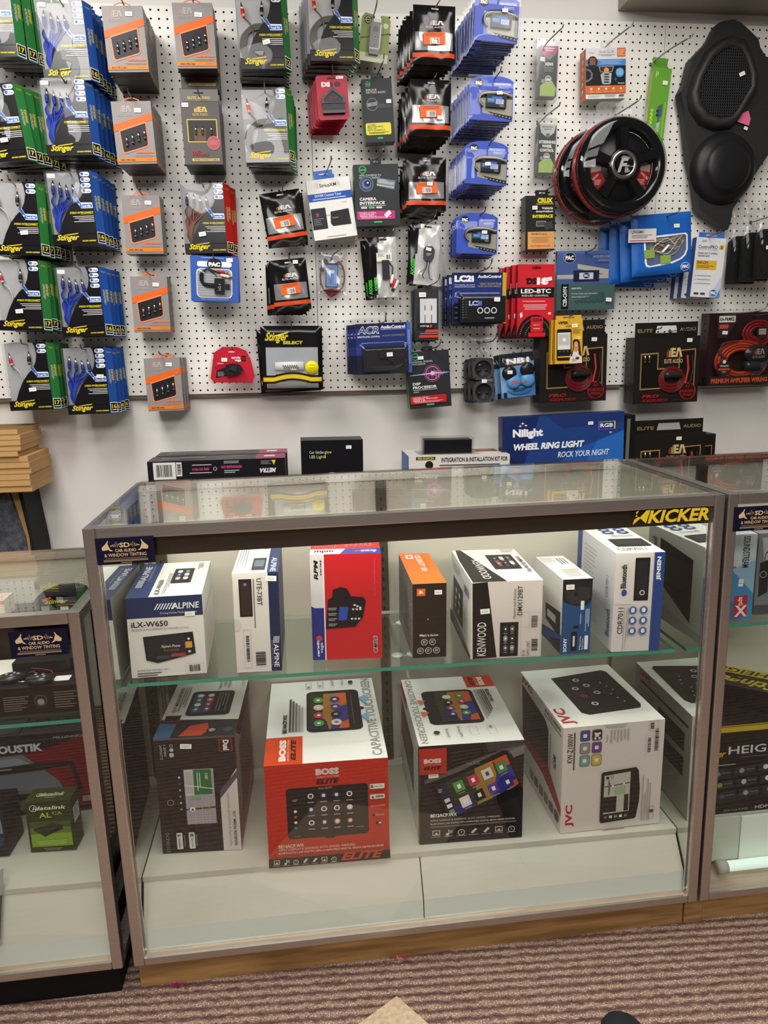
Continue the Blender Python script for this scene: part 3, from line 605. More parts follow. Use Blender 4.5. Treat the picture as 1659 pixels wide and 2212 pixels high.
# --- silver box with a blue edge (the one reflected in the mirror)
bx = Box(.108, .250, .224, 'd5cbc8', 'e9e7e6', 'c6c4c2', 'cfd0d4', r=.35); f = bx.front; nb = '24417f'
f.R(.78, 0, 1, 1, nb); f.R(.78, 0, .80, 1, '31508f'); f.T('JENSEN', .84, .045, .945, .28, 'e8edf6', 90, b=.04); f.RR(.40, .05, .70, .48, '16171a', .04); f.R(.44, .09, .66, .44, '212327'); f.C(.57, .40, .055, 'c8c8cc', 14); f.C(.57, .40, .035, '2a2a2e', 12)
f.T('Bluetooth', .12, .115, .235, .35, '26262a', 90, b=.03); f.C(.20, .395, .07, '2b4a8c', 16, .8); f.T('CDR7011', .10, .545, .21, .815, '2f2c2c', 90, b=.01); f.R(.225, .545, .232, .98, '77706c'); f.R(.02, .51, .36, .516, 'aaa29e')
for i in range(3):
    for j in range(2): cx, cy = .40 + .22 * j, .575 + .105 * i; f.C(cx, cy, .088, nb, 18); f.O_(cx, cy, .082, .012, '7f96c4'); f.RR(cx - .04, cy - .025, cx + .04, cy + .022, 'dfe5f2', .4)
f.L(.26, .54, .33, .96, 4, 'a09a98', rot=90)
t = bx.top
for i in range(3):
    for j in range(2): cx, cy = .42 + .33 * j, .08 + .11 * i; t.C(cx, cy, .13, nb, 16); t.RR(cx - .06, cy - .02, cx + .06, cy + .02, 'd6deee', .4)
t.T('Bluetooth', .40, .40, .85, .46, '8a8a90'); t.R(.20, .55, .92, .80, '1d1e21'); t.R(.3, .60, .8, .74, '2b2c30'); t.T('CDR7011', .12, .86, .70, .94, '3c3a3a')
l = bx.left; l.R(0, 0, .13, 1, nb); l.L(.2, .12, .55, .5, 9, 'b3b1ae'); l.L(.3, .55, .62, .9, 9, 'c2c0bc'); l.T('CDR7011', .80, .28, .86, .50, '33313a', 90); l.T('Bluetooth', .84, .60, .93, .88, '3b4a78', 90, b=.02)
r = bx.right; r.P([(.22, .18), (.78, .10), (.80, .58), (.24, .86)], '2b2c2c'); r.R(.30, .25, .72, .55, '35373a'); r.T('Bluetooth', .84, .12, .92, .34, '3b3b3e', -90, b=.02); r.T('CDR7011', .84, .50, .92, .78, '46464a', -90); r.P([(0, .93), (1, .80), (1, 1), (0, 1)], 'b5b3af')
o = thing(bx, 'stereo_box', 'silver box with a broad blue side stripe and round blue icons, at the mirror end', 'box', (1.050, .108, zsh(1.050)), -3.0, .9, G1)

# --- floor of the case
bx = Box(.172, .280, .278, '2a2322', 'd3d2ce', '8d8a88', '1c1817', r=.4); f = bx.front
f.P([(1, .28), (1, 1), (.775, 1), (.775, .50)], 'cfc6c0'); f.P([(1, .30), (1, .36), (.775, .54), (.775, .47)], '55505a'); f.R(0, .0, 1, .015, '5a4f4a')
f.F(.80, .025, .965, .13, .012, '9a2f33'); f.T('Dual', .85, .035, .925, .12, 'e6e2de', -90, b=.04)
f.R(.34, .27, .71, .75, 'a39aa2'); f.R(.345, .275, .45, .50, 'c6c0bc'); f.R(.46, .275, .68, .49, '2f6b3c'); f.R(.355, .29, .44, .47, 'b5aeac'); f.T('100', .60, .31, .64, .36, 'e8ece8', -90); f.L(.5, .30, .56, .46, 2, 'a9c8b0', rot=90)
f.P([(.34, .40), (.70, .44), (.70, .448), (.34, .408)], 'd8d3d0'); f.P([(.34, .61), (.71, .60), (.71, .612), (.34, .622)], '3a363a'); f.P([(.45, .59), (.71, .583), (.71, .59), (.45, .597)], 'c8a848'); f.C(.42, .617, .035, 'e8e6e6', 14); f.P([(.40, .628), (.42, .603), (.44, .628)], '22222a')
for i in range(4): f.R(.36 + .09*i, .50, .366 + .09*i, .75, 'bfb8bd'); f.R(.35, .655 + .022*i, .70, .66 + .022*i, 'b5aeb4')
f.R(.42, .50, .54, .525, '7fa07a'); f.O_(.155, .545, .042, .008, '8d8783'); 
for i in range(6): f.C(.285, .33 + .055*i, .014, ['d8d4d2', '3b52a0', 'a9a4a2', '8a8583', 'c5c0be', '9a9593'][i], 10)
f.R(.10, .27, .33, .28, '1a1413'); f.F(.13, .30, .33, .74, .003, '1a1413')
f.T('240WATTS', .075, .045, .105, .17, 'b9b3af', -90); f.T('1.2DIN', .125, .045, .155, .14, 'c2bcb8', -90); f.C(.22, .09, .026, 'bdb7b3', 12); f.O_(.22, .055, .02, .006, 'bdb7b3'); f.RR(.19, .115, .245, .15, 'bdb7b3', .3)
f.T('DCPA1013', .06, .805, .105, .975, '8f8883', -90); f.RR(.195, .81, .27, .955, 'd6d2ce', .15); f.RR(.35, .81, .425, .955, 'd6d2ce', .15); f.R(.365, .82, .41, .85, '4f8a4a'); f.T('Apple CarPlay', .37, .86, .405, .945, '4a4744', -90); f.P([(.21, .845), (.255, .83), (.21, .82)], '4a4d60'); f.T('AndroidAuto', .215, .855, .25, .945, '4a4744', -90); f.L(.44, .83, .47, .93, 1, '77706c', rot=90); f.L(.29, .83, .32, .93, 1, '77706c', rot=90)
f.T('10.1" MEDIA RECEIVER', .925, .64, .96, .95, '2a2422', -90, b=.02); f.T('with wireless Android Auto & Apple CarPlay', .855, .48, .895, .95, '8d8580', -90)
t = bx.top; t.P([(0, .70), (1, .74), (1, 1), (0, 1)], '25262e'); t.P([(.0, .76), (.22, .78), (.20, 1), (0, 1)], '3b5a80'); t.P([(.30, .98), (.40, .82), (.62, .78), (.66, .90), (.58, .98)], 'b0442c'); t.C(.70, .90, .07, '14151a', 14); t.C(.70, .90, .045, '8a8a8e', 12); t.C(.9, .9, .06, '44464e', 12); t.F(.04, .64, .24, .74, .012, '8a2f33'); t.R(.05, .65, .23, .73, '2a1a1c')
t.RR(.28, .22, .86, .66, '1a1c22', .12); t.R(.32, .26, .60, .62, '2d3f66'); t.P([(.46, .26), (.60, .26), (.60, .62), (.50, .62)], '4a2a44'); apps(t, .33, .27, .62, .62, ['d8d8dc', 'b9c6c2', '4a8a5a', 'd07a48', 'e2e2e6', 'a83a3a', '3b8a4a', '6a5aa0'], 2, 4); t.L(.66, .28, .82, .62, 4, '5a5c64', rot=90)
t.T('10.1" MEDIA RECEIVER', .10, .15, .15, .60, '3a3836', 90, b=.02); t.L(.17, .15, .26, .60, 3, '7a7875', rot=90); t.L(.62, .02, .80, .18, 3, '9a9894', rot=90); t.T('DCPA1013', .93, .02, .97, .16, '77756f', 90)
r = bx.right; r.R(0, 0, .06, 1, '77706e'); r.P([(.2, .2), (.9, .1), (.9, .65), (.25, .75)], '5a5654'); r.P([(0, .78), (1, .62), (1, .72), (0, 1)], '8a4a4a'); r.P([(.05, 0), (1, 0), (1, .08), (.3, .16)], '2a2624')
o = thing(bx, 'receiver_box', 'charcoal box with a turned map screen picture, leftmost on the case floor', 'box', (.049, .144, zdk(.049)), -2.8, .8, G2)
sticker(o, .068, 0, .258, .024, .011, 3)
# --- the red box that overhangs the kick panel
bx = Box(.261, .396, .237, 'c02816', 'efecea', 'd8d5d2', 'c24a20', r=.4); f = bx.front
def boss(f, x0, y0, x1, y1, c1, c2, c3, rot=0):
    """stacked wordmark: BOSS / AUDIO SYSTEMS / ELITE"""
    if rot == 0:
        h = y1 - y0; f.T('BOSS', x0, y0, x1, y0 + h*.42, c1, b=.07); f.T('AUDIO SYSTEMS', x0 + (x1-x0)*.02, y0 + h*.48, x1, y0 + h*.60, c2, b=.01); f.T('ELITE', x0, y0 + h*.68, x1, y1, c3, sh=.25, b=.05)
    else:
        w = x1 - x0; s = 1 if rot == 90 else -1
        seg = lambda a, q: (x0 + w*a, x0 + w*q) if rot == 90 else (x1 - w*q, x1 - w*a)
        for tx, a, q, c, sh, bb in (('BOSS', 0, .42, c1, 0, .07), ('AUDIO SYSTEMS', .48, .60, c2, 0, .01), ('ELITE', .70, 1, c3, .25, .05)):
            xa, xb = seg(a, q); f.T(tx, xa, y0, xb, y1, c, rot, sh, b=bb)
boss(f, .41, .06, .60, .215, 'dcc8c2', 'd2a8a0', '1a0b0a')
f.RR(.165, .235, .83, .745, '0f0e10', .06); f.P([(.45, .74), (.56, .74), (.54, .762), (.48, .762)], '0f0e10'); f.T('boss ELITE', .43, .245, .54, .262, 'b5aeac', sh=.2)
apps(f, .31, .275, .73, .665, ['e8e4e0', '2b3f78', '28406c', 'efeae6', '2f4070', 'e8e6e4', 'e6e4e2', 'dcd4cc', 'e6e2de', '22355c', 'd9a468', 'b5483c'], 4, 3, .46, circ=True)
for i in range(4): f.C(.235, .455 + .055*i, .013, ['e8e4e0', 'c0453c', 'e8e4e0', '38549c'][i], 10)
f.L(.215, .335, .255, .36, 2, '9a9694'); f.R(.22, .70, .27, .705, '77706e'); f.R(.72, .65, .79, .657, '8d8784')
f.RR(.845, .235, .965, .285, 'e8e2de', .2); f.R(.852, .245, .872, .275, '3f7a3c'); f.T('Apple CarPlay', .88, .25, .955, .272, '6a6461'); f.RR(.845, .34, .965, .385, 'e8e2de', .2); f.P([(.855, .378), (.868, .347), (.881, .378)], '3b4878'); f.L(.89, .352, .955, .375, 1, '77706c', .8)
f.T('(SiriusXM)', .85, .445, .965, .47, 'c9968e', b=.01); f.C(.87, .545, .012, '201214', 10); f.T('Bluetooth', .885, .53, .955, .555, 'c9968e', b=.01); f.RR(.885, .615, .935, .64, '1a1012', .4); f.R(.91, .62, .932, .635, 'e3d8d2')
f.T('BE14ACP.WX', .085, .775, .295, .81, 'dcb8ae', b=.04); f.T('APPLE CARPLAY & ANDROID AUTO (WIRED, WIRELESS)', .085, .815, .71, .845, 'd8b0a6', b=.02); f.T('BLUETOOTH | 340 WATTS | MP3-COMPATIBLE DIGITAL MEDIA AM/FM RECEIVER', .085, .85, .95, .877, 'e0bcb2', b=.025); f.T("FEATURING 14' CAPACITIVE TOUCHSCREEN AND MULTICOLOR ILLUMINATION OPTIONS", .085, .885, .96, .908, 'b8604e')
f.R(0, .895 + .015, 1, 1, '1c1312'); icon_row(f, .03, .925, .575, .985, 7, 'd8d2ce', 4); f.T('ELITE', .59, .895, .945, .972, 'c8392a', sh=.35, b=.04)
t = bx.top; t.R(0, .71, .31, 1, 'd2441c'); boss(t, .115, .74, .255, .965, 'f2ded6', 'f0b8a4', '2a0f0a', 90); t.T('CAPACITIVE TOUCHSCREEN', .88, .01, .965, .97, '9a9896', 90, b=.02)
t.RR(.345, .16, .84, .68, '18181c', .12); t.C(.845, .42, .03, '18181c', 12); wallpaper(t, .375, .20, .72, .655)
for i in range(4): t.RR(.41, .25 + .10*i, .50, .325 + .10*i, ['4f9a4a', 'd8d4c0', 'c23a4c', '4aa04a'][i], .5); t.C(.455, .287 + .10*i, .018, 'f2f0ee', 10); t.RR(.565, .25 + .10*i, .655, .325 + .10*i, ['2b2f8a', '6a3a8a', '1c1c20', 'e8dcd8'][i], .5); t.C(.61, .287 + .10*i, .02, ['f0f0f2', 'e2d8ee', 'b8b4b0', 'b5605a'][i], 10)
t.L(.76, .25, .80, .62, 1, '5a5a60', rot=90, fill=.2); t.T('BE14ACP.WX', .135, .46, .175, .68, '2a2624', 90, b=.05)
for i in range(5): t.L(.19 + .027*i, .26 + .03*i, .21 + .027*i, .67, 1, ['4a4644', '5a5653', '7a7672', '9a9894', 'b5b3af'][i], .9, 90, al='r')
t.F(.34, .035, .395, .125, .005, 'b5b3b0'); t.F(.455, .03, .51, .12, .005, 'b5b3b0'); t.R(.355, .10, .38, .12, '5a8a5a'); t.P([(.47, .11), (.50, .10), (.47, .09)], '4a5a8a'); t.T('SiriusXM', .58, .03, .61, .11, '3a3a3c', 90); t.T('Bluetooth', .68, .03, .705, .10, '44506a', 90); t.RR(.755, .05, .80, .09, '2a2a2c', .4); t.P([(.83, .30), (.90, .27), (.90, .40)], '86b4d8'); t.P([(.83, .53), (.90, .50), (.90, .62)], '86b4d8')
o = thing(bx, 'receiver_box', 'big red box with a black touchscreen picture, jutting over the kick panel', 'box', (.284, .071, zdk(.284)), -.8, .6, G2)
# --- its black companion
bx = Box(.233, .336, .241, '1f1b1c', 'e9e6e3', '2a2627', 'c9c7c5', r=.35); f = bx.front
f.P([(.25, .03), (.60, .03), (.62, .14), (.30, .24), (.25, .2)], '0f0e0f')
for i in range(4): f.P([(.30, .08 + .04*i), (.58, .05 + .04*i - .01*i), (.59, .06 + .04*i - .01*i), (.30, .093 + .04*i)], '2e2b2c')
f.P([(.05, .34), (.60, .14), (.85, .06), (1, .0), (1, .06), (.86, .13), (.62, .20), (.05, .38)], '5a5452'); f.P([(.86, .10), (1, .05), (1, .13), (.90, .17)], '77706e'); f.P([(.62, .0), (1, .0), (1, .04), (.66, .1)], '3c383a')
f.P([(.10, .40), (.80, .085), (.845, .10), (.97, .56), (.45, .745), (.25, .73)], '0e0d0f'); 
q = lambda a, e: (.155 + .67*a + .135*e, .405 - .275*a + .34*e - .02*a*e)
def rq(a0, e0, a1, e1, c): f.P([q(a0, e0), q(a1, e0), q(a1, e1), q(a0, e1)], c)
f.P([q(0, 0), q(1, .0), q(1, 1), q(0, 1)], '2c3420'); f.P([q(.55, 0), q(.70, 0), q(.62, 1), q(.40, 1)], 'a07a34'); f.P([q(.70, 0), q(.80, 0), q(.78, .5), q(.62, 1)], 'b87838'); f.P([q(.80, 0), q(1, 0), q(1, .30), q(.86, .35)], 'c2542c'); f.P([q(.80, .35), q(1, .3), q(1, .85), q(.72, 1), q(.62, 1)], '33338a'); f.P([q(0, 0), q(.14, 0), q(.14, 1), q(0, 1)], '1c2340'); f.P([q(.86, 1), q(.9, .82), q(1.0, .78), q(1, .95)], 'c8502c'); f.P([q(.12, .72), q(.40, .72), q(.36, 1), q(.12, 1)], '22286a')
for i in range(4):
    for j in range(2):
        a, e = .21 + .20*i, .12 + .47*j; c = [['4f9a44', 'c02c50', 'd8d2c2', '3f8a44'], ['e8ddd8', '1a1818', '5a3a9a', '33338a']][j][i]; rq(a, e, a + .135, e + .30, c); rq(a + .045, e + .09, a + .09, e + .21, 'f2efec' if c != 'd8d2c2' else '3a4a6a'); rq(a + .02, e + .335, a + .115, e + .365, '8d8a88')
for i in range(3): rq(.03, .42 + .17*i, .10, .53 + .17*i, ['d6d0c4', 'e8e6e4', '7a9a6a'][i])
f.L(.175, .43, .21, .47, 2, 'b9b6b4'); f.T('boss ELITE', .45, .17, .57, .20, '8d8886', sh=.2)
f.R(0, .015, .255, .27, 'b8281a'); boss(f, .04, .115, .205, .225, 'e0c8c0', 'd08a7c', '1a0c0b')
f.T('BE12ACP.WX', .10, .675, .355, .71, 'e6dcd6', b=.04); f.T('APPLE CARPLAY & ANDROID AUTO (WIRED, WIRELESS)', .10, .735, .77, .757, 'bdb4ae', b=.015); f.T('BLUETOOTH | 340 WATTS | MP3-COMPATIBLE DIGITAL MEDIA AM/FM RECEIVER', .10, .77, .92, .79, 'cfc6c0', b=.02); f.L(.10, .80, .93, .82, 1, '6a625e', .8); icon_row(f, .10, .845, .95, .915, 7, 'cfc9c4', 4)
t = bx.top; t.R(.69, 0, 1, .20, 'c2361e'); boss(t, .74, .03, .90, .175, 'f0dcd4', 'f0b0a0', '2a0f0a', -90); t.T('CAPACITIVE TOUCHSCREEN', .03, .02, .10, .97, '9a9896', -90, b=.02)
t.RR(.17, .23, .72, .74, '16161a', .12); t.C(.17, .50, .03, '16161a', 12); wallpaper(t, .30, .26, .68, .70)
for i in range(4): t.RR(.52, .30 + .09*i, .61, .365 + .09*i, ['4f9a4a', 'c23a4c', 'd8d4c0', '4aa04a'][i], .5); t.C(.565, .332 + .09*i, .018, 'f2f0ee', 10); t.RR(.38, .31 + .09*i, .47, .375 + .09*i, ['e8dcd8', '1c1c20', '6a3a8a', '2b2f8a'][i], .5); t.C(.425, .342 + .09*i, .018, 'e8e4e2', 10)
t.T('BE12ACP.WX', .86, .26, .90, .46, '2a2624', -90, b=.05)
for i in range(5): t.L(.745 + .022*i, .26, .76 + .022*i, .70 - .03*i, 1, ['b5b3af', '9a9894', '7a7672', '5a5653', '4a4644'][i], .9, 90)
t.F(.52, .80, .60, .92, .004, 'b5b3b0'); t.F(.70, .80, .78, .92, .004, 'b5b3b0'); t.R(.72, .81, .75, .83, '5a9a5a'); t.T('SiriusXM', .41, .79, .44, .93, '3a3a3c', -90); t.T('Bluetooth', .29, .82, .32, .93, '44506a', -90); t.RR(.17, .84, .23, .88, '2a2a2c', .4); t.P([(.10, .38), (.19, .40), (.12, .46)], 'd8745a'); t.P([(.10, .56), (.19, .58), (.12, .64)], 'd8745a')
l = bx.left; l.R(0, .0, .35, .12, 'a02a1c'); l.P([(.0, .18), (.72, .24), (.72, .72), (0, .62)], '3a3838'); l.P([(.1, .3), (.5, .34), (.5, .55), (.1, .5)], '6a4a44')
for i in range(8): l.R(.80, .15 + .09*i, .92, .16 + .09*i, '6a6866')
l.R(.97, 0, 1, 1, '1f1b1c')
o = thing(bx, 'receiver_box', 'black box with a colourful tilted touchscreen picture and red corner square', 'box', (.616, .096, zdk(.616)), -1.3, .7, G2)
sticker(o, .031, 0, .170, .022, .012, -2)
# --- large white box
bx = Box(.238, .300, .262, 'd6ccc6', 'eeece8', 'c9c2bc', 'dcd8d4', r=.4); f = bx.front; jr = 'b01a30'
f.T('JVC', .045, .73, .135, .945, jr, 90, b=.04); f.T('KW-Z1000W', .045, .055, .10, .33, '26211f', 90, b=.02); f.L(.105, .05, .125, .40, 1, '55504c', rot=90, fill=.8)
ic = [['3a4a7c', '2a2624'], ['8d8884', '6a3a78'], ['6a9a90', 'c9a83a']]
for i in range(3):
    for j in range(2):
        a, e = .165 + .115*j, .035 + .115*i; f.RR(a, e, a + .10, e + .105, '6a6562', .2); f.RR(a + .006, e + .006, a + .094, e + .099, ic[i][j], .2); f.RR(a + .03, e + .035, a + .068, e + .07, 'dcd8d4', .2)
for j in range(2):
    for i in range(2): f.R(.30 + .04*j, .06 + .045*i, .32 + .04*j, .08 + .045*i, 'dcd8d4')
f.P([(.39, .0), (.63, .0), (.59, .028), (.44, .03)], 'b5aca6'); f.T('Radio', .415, .09, .435, .155, '8a837e', 90); f.L(.46, .05, .66, .17, 6, 'a9a19b', rot=90); f.F(.84, .0, .93, .09, .004, 'b9b0aa'); f.BAR(.85, .01, .89, .08, rot=90, back=None, n=14); f.BAR(.90, .055, .94, .30, rot=90, back=None, n=30); f.BAR(.83, .14, .865, .30, rot=90, back=None, n=22); f.F(.81, .13, .95, .32, .003, 'c2b9b3')
f.P([(.385, .455), (.40, .44), (.73, .42), (.755, .45), (.775, .62), (.775, .74), (.75, .90), (.735, .915), (.40, .93), (.385, .91)], '1b1614'); f.P([(.415, .475), (.675, .455), (.675, .835), (.415, .845)], 'bdb7ac'); f.R(.415, .68, .545, .83, '1e1a19'); f.R(.62, .67, .665, .83, '24201e'); f.R(.52, .59, .63, .665, '9ab084'); f.P([(.42, .575), (.67, .555), (.67, .565), (.42, .585)], '55504a'); f.P([(.455, .50), (.48, .56), (.47, .66), (.455, .66)], '6a655c'); f.C(.445, .495, .016, '1a1816', 10); f.O_(.49, .49, .016, .004, '4a4642'); f.C(.50, .575, .010, 'e8e6e0', 8); f.C(.61, .563, .010, 'e8e6e0', 8)
for i in range(5): f.R(.425 + .05*i, .86, .455 + .05*i, .885, ['6a6a6a', 'cfcfcf', '7a9a8a', 'e8e6e2', '5a8a6a'][i])
f.L(.80, .50, .90, .94, 4, 'a39b95', .35, 90, .4, 'r'); f.T('1', .88, .84, .92, .87, '4a4542', 90); f.F(.87, .81, .93, .93, .004, '8a837e'); f.P([(.40, 1), (.45, .985), (.60, .98), (.64, 1)], '9a928c')
t = bx.top; t.T('JVC', .0, .80, .28, .95, 'c0263a', -90 if 0 else 180, b=.04) if 0 else None
t.T('JVC', .03, .70, .17, .955, 'c8283c', 90, b=.04); t.P([(.26, .18), (.86, .10), (.90, .14), (.92, .74), (.88, .80), (.34, .84), (.28, .80)], '202224')
for i, (cx, cy) in enumerate(((.5, .25), (.42, .40), (.56, .36), (.44, .54), (.60, .50), (.48, .68))): t.C(cx, cy, .035, ['d8d6d4', 'cfcdcb', 'cfcdcb', 'a83a3c', 'd2d0ce', 'e6e4e2'][i], 14); t.C(cx, cy, .02, '2a2c2e', 10)
for i in range(6): t.C(.72 + .03*(i % 3), .34 + .07*i, .010, 'c0bebc', 8)
l = bx.left; l.P([(.05, .10), (.62, .14), (.70, .20), (.72, .60), (.10, .62)], '2b2c2c'); l.P([(.1, .6), (.72, .55), (1, .76), (1, .84), (.6, .70), (.1, .68)], 'a01c2c'); l.T('JVC', .03, .015, .32, .085, 'b8283a', b=.04); l.T('KW-Z1000W', .62, .03, .96, .075, '3a3634', b=.02); l.R(.6, .09, .97, .1, '4a4644'); l.T('HDMI', .82, .35, .88, .48, '2a2624', 90, b=.03)
for i in range(6): l.RR(.30 + .115*i, .84, .39 + .115*i, .93, ['8a8784', '55525a', '6a6a68', '8a7a3a', '5a3f7a', '3a3838'][i], .2)
l.L(.75, .2, .78, .6, 1, '8a8784', rot=90)
r = bx.right; r.R(.05, .12, .9, .15, '3a3a38'); r.R(.1, .22, .55, .40, '24262a'); r.R(.1, .46, .6, .64, '1f2124'); r.L(.62, .2, .95, .7, 8, 'a9a7a2'); r.T('JVC', .70, .02, .92, .09, 'b8283a', b=.04)
o = thing(bx, 'receiver_box', 'large white box with red lettering and a turned navigation screen picture', 'box', (.938, .090, zdk(.938)), 1.2, .4, G2)
# ------------------------------------------------------------------ goods hanging on the perforated boards
# u right, w up from the top hole row, d out from the board (metres), roll in degrees
KEY = dict(
G1=(-.429,-.103,.19,1,.02), G2=(-.439,-.390,.19,6,.014), G3=(-.421,-.655,.18,-1,.006), G4=(-.438,-.880,.18,-1,.004), G5=(-.445,-1.131,.16,1,.001),
B1=(-.228,-.163,.19,2,.004), B2=(-.242,-.369,.19,2,.006), B3=(-.254,-.623,.18,2,.004), B4=(-.260,-.900,.16,1.5,.005), B5=(-.269,-1.149,.15,1,.005))
ORD = ['front', 'second', 'third', 'fourth', 'fifth', 'sixth', 'seventh', 'eighth', 'ninth', 'tenth', 'eleventh', 'twelfth']
RR = random.Random(11)
def hook(u, w, d, what, length=None, bend=.018, lean=0.0):
    L = length or d + .035; b = MB()
    pts = [(0, 0, 0), (0, -.012, -.002), (0, -L * .5, .0), (lean * .5, -L + .012, .003), (lean, -L, bend * .55), (lean * 1.1, -L - .004, bend)]
    b.tube(pts, .0021, WIRE, 6); b.lathe([(0, -.0004), (.0055, -.0004), (.0055, -.002), (0, -.002)], (0, 0, 0), WIRE, 10)
    o = b.build('peg_hook'); wput(o, u, w, 0); tag(o, 'steel peg hook carrying ' + what, 'hook', 'wire hooks on the boards'); return o
def stack(root, key, n, step, desc, where, group, cat='pack', dw=0.0, keep=('blister',), jit=1.0, yaw=0):
    u, w, d, roll, du = key
    tag(root, 'front %s, %s' % (desc, where), cat, group); wput(root, u, w, d, roll, yaw)
    for k in range(1, n):
        if d - step * k < step * .2: break
        c = clone(root, None, keep); wput(c, u + du * k + RR.uniform(-.0012, .0012) * jit, w + dw * k + RR.uniform(-.0015, .0015) * jit, d - step * k, roll * .5 + RR.uniform(-1.3, 1.3) * jit, yaw)
        tag(c, '%s %s from the front, %s' % (ORD[k], desc, where), cat, group)
def stinger(f, x0, y0, x1, y1, c='e3c92c'):
    f.T('Stinger', x0, y0 + (y1-y0)*.12, x1, y1, c, sh=.42, b=.025); f.P([(x0 + (x1-x0)*.30, y0 + (y1-y0)*.20), (x1, y0 - (y1-y0)*.02), (x1 - (x1-x0)*.06, y0 + (y1-y0)*.10), (x0 + (x1-x0)*.5, y0 + (y1-y0)*.24)], c)
def eamark(f, x0, y0, x1, y1, c='e8e6e4', a='c8452c', sub=True):
    X = lambda t: x0 + (x1-x0)*t; Y = lambda t: y0 + (y1-y0)*t; e = .62 if sub else 1
    for i, q in enumerate((.45, .25, .35, .1)): f.P([(X(.12 + .06*i), Y(e)), (X(.155 + .06*i), Y(e)), (X(.155 + .06*i), Y(q*e)), (X(.12 + .06*i), Y(q*e))], a if i < 2 else c)
    f.T('E', X(.36), Y(.08*e), X(.60), Y(e), c, b=.05); f.P([(X(.60), Y(e)), (X(.68), Y(.08*e)), (X(.84), Y(.08*e)), (X(.98), Y(e)), (X(.87), Y(e)), (X(.77), Y(.3*e)), (X(.70), Y(e))], c); f.P([(X(.80), Y(e)), (X(.87), Y(e)), (X(.80), Y(.55*e))], a)
    if sub: f.T('ELITE AUDIO', X(0), Y(.74), X(1), Y(1), c, b=.012)
def rca(parent, x, y, z, body, ring, tilt=0, sc=1.0, name='plug'):
    b = MB(); b.lathe([(0, .026), (.0022, .026), (.0022, .019), (.0042, .019), (.0046, .010), (.0042, .009), (.0056, .008), (.0058, -.006), (.0045, -.012), (.002, -.016), (0, -.016)], (0, 0, 0), body, 12, 'z',
        [CHROME, CHROME, CHROME, CHROME, ring, body, body, ring, body, body])
    o = b.build(name, parent, (x, y, z), (0, math.radians(tilt), 0)); o.scale = (sc, sc, sc); return o
def sheet(W, H, fn, m, nx=10, ny=14, wrap=.02):
    """domed clear shell over a pack: front skin y = fn(fx, fy), closed down to depth wrap at the rim"""
    b = MB(); V = []; F = []
    for j in range(ny + 1):
        for i in range(nx + 1): fx, fy = i / nx, j / ny; V.append(((fx - .5) * W, fn(fx, fy), (.5 - fy) * H))
    for j in range(ny):
        for i in range(nx): a = j * (nx + 1) + i; F.append((a, a + 1, a + nx + 2, a + nx + 1))
    b.add(V, F, m, True)
    rim = [(i, 0) for i in range(nx + 1)] + [(nx, j) for j in range(1, ny + 1)] + [(i, ny) for i in range(nx - 1, -1, -1)] + [(0, j) for j in range(ny - 1, 0, -1)]
    P = [V[j * (nx + 1) + i] for i, j in rim]; n = len(P)
    b.add(P + [(x, wrap, z) for x, y, z in P], [(i, (i + 1) % n, (i + 1) % n + n, i + n) for i in range(n)], m, False)
    return b

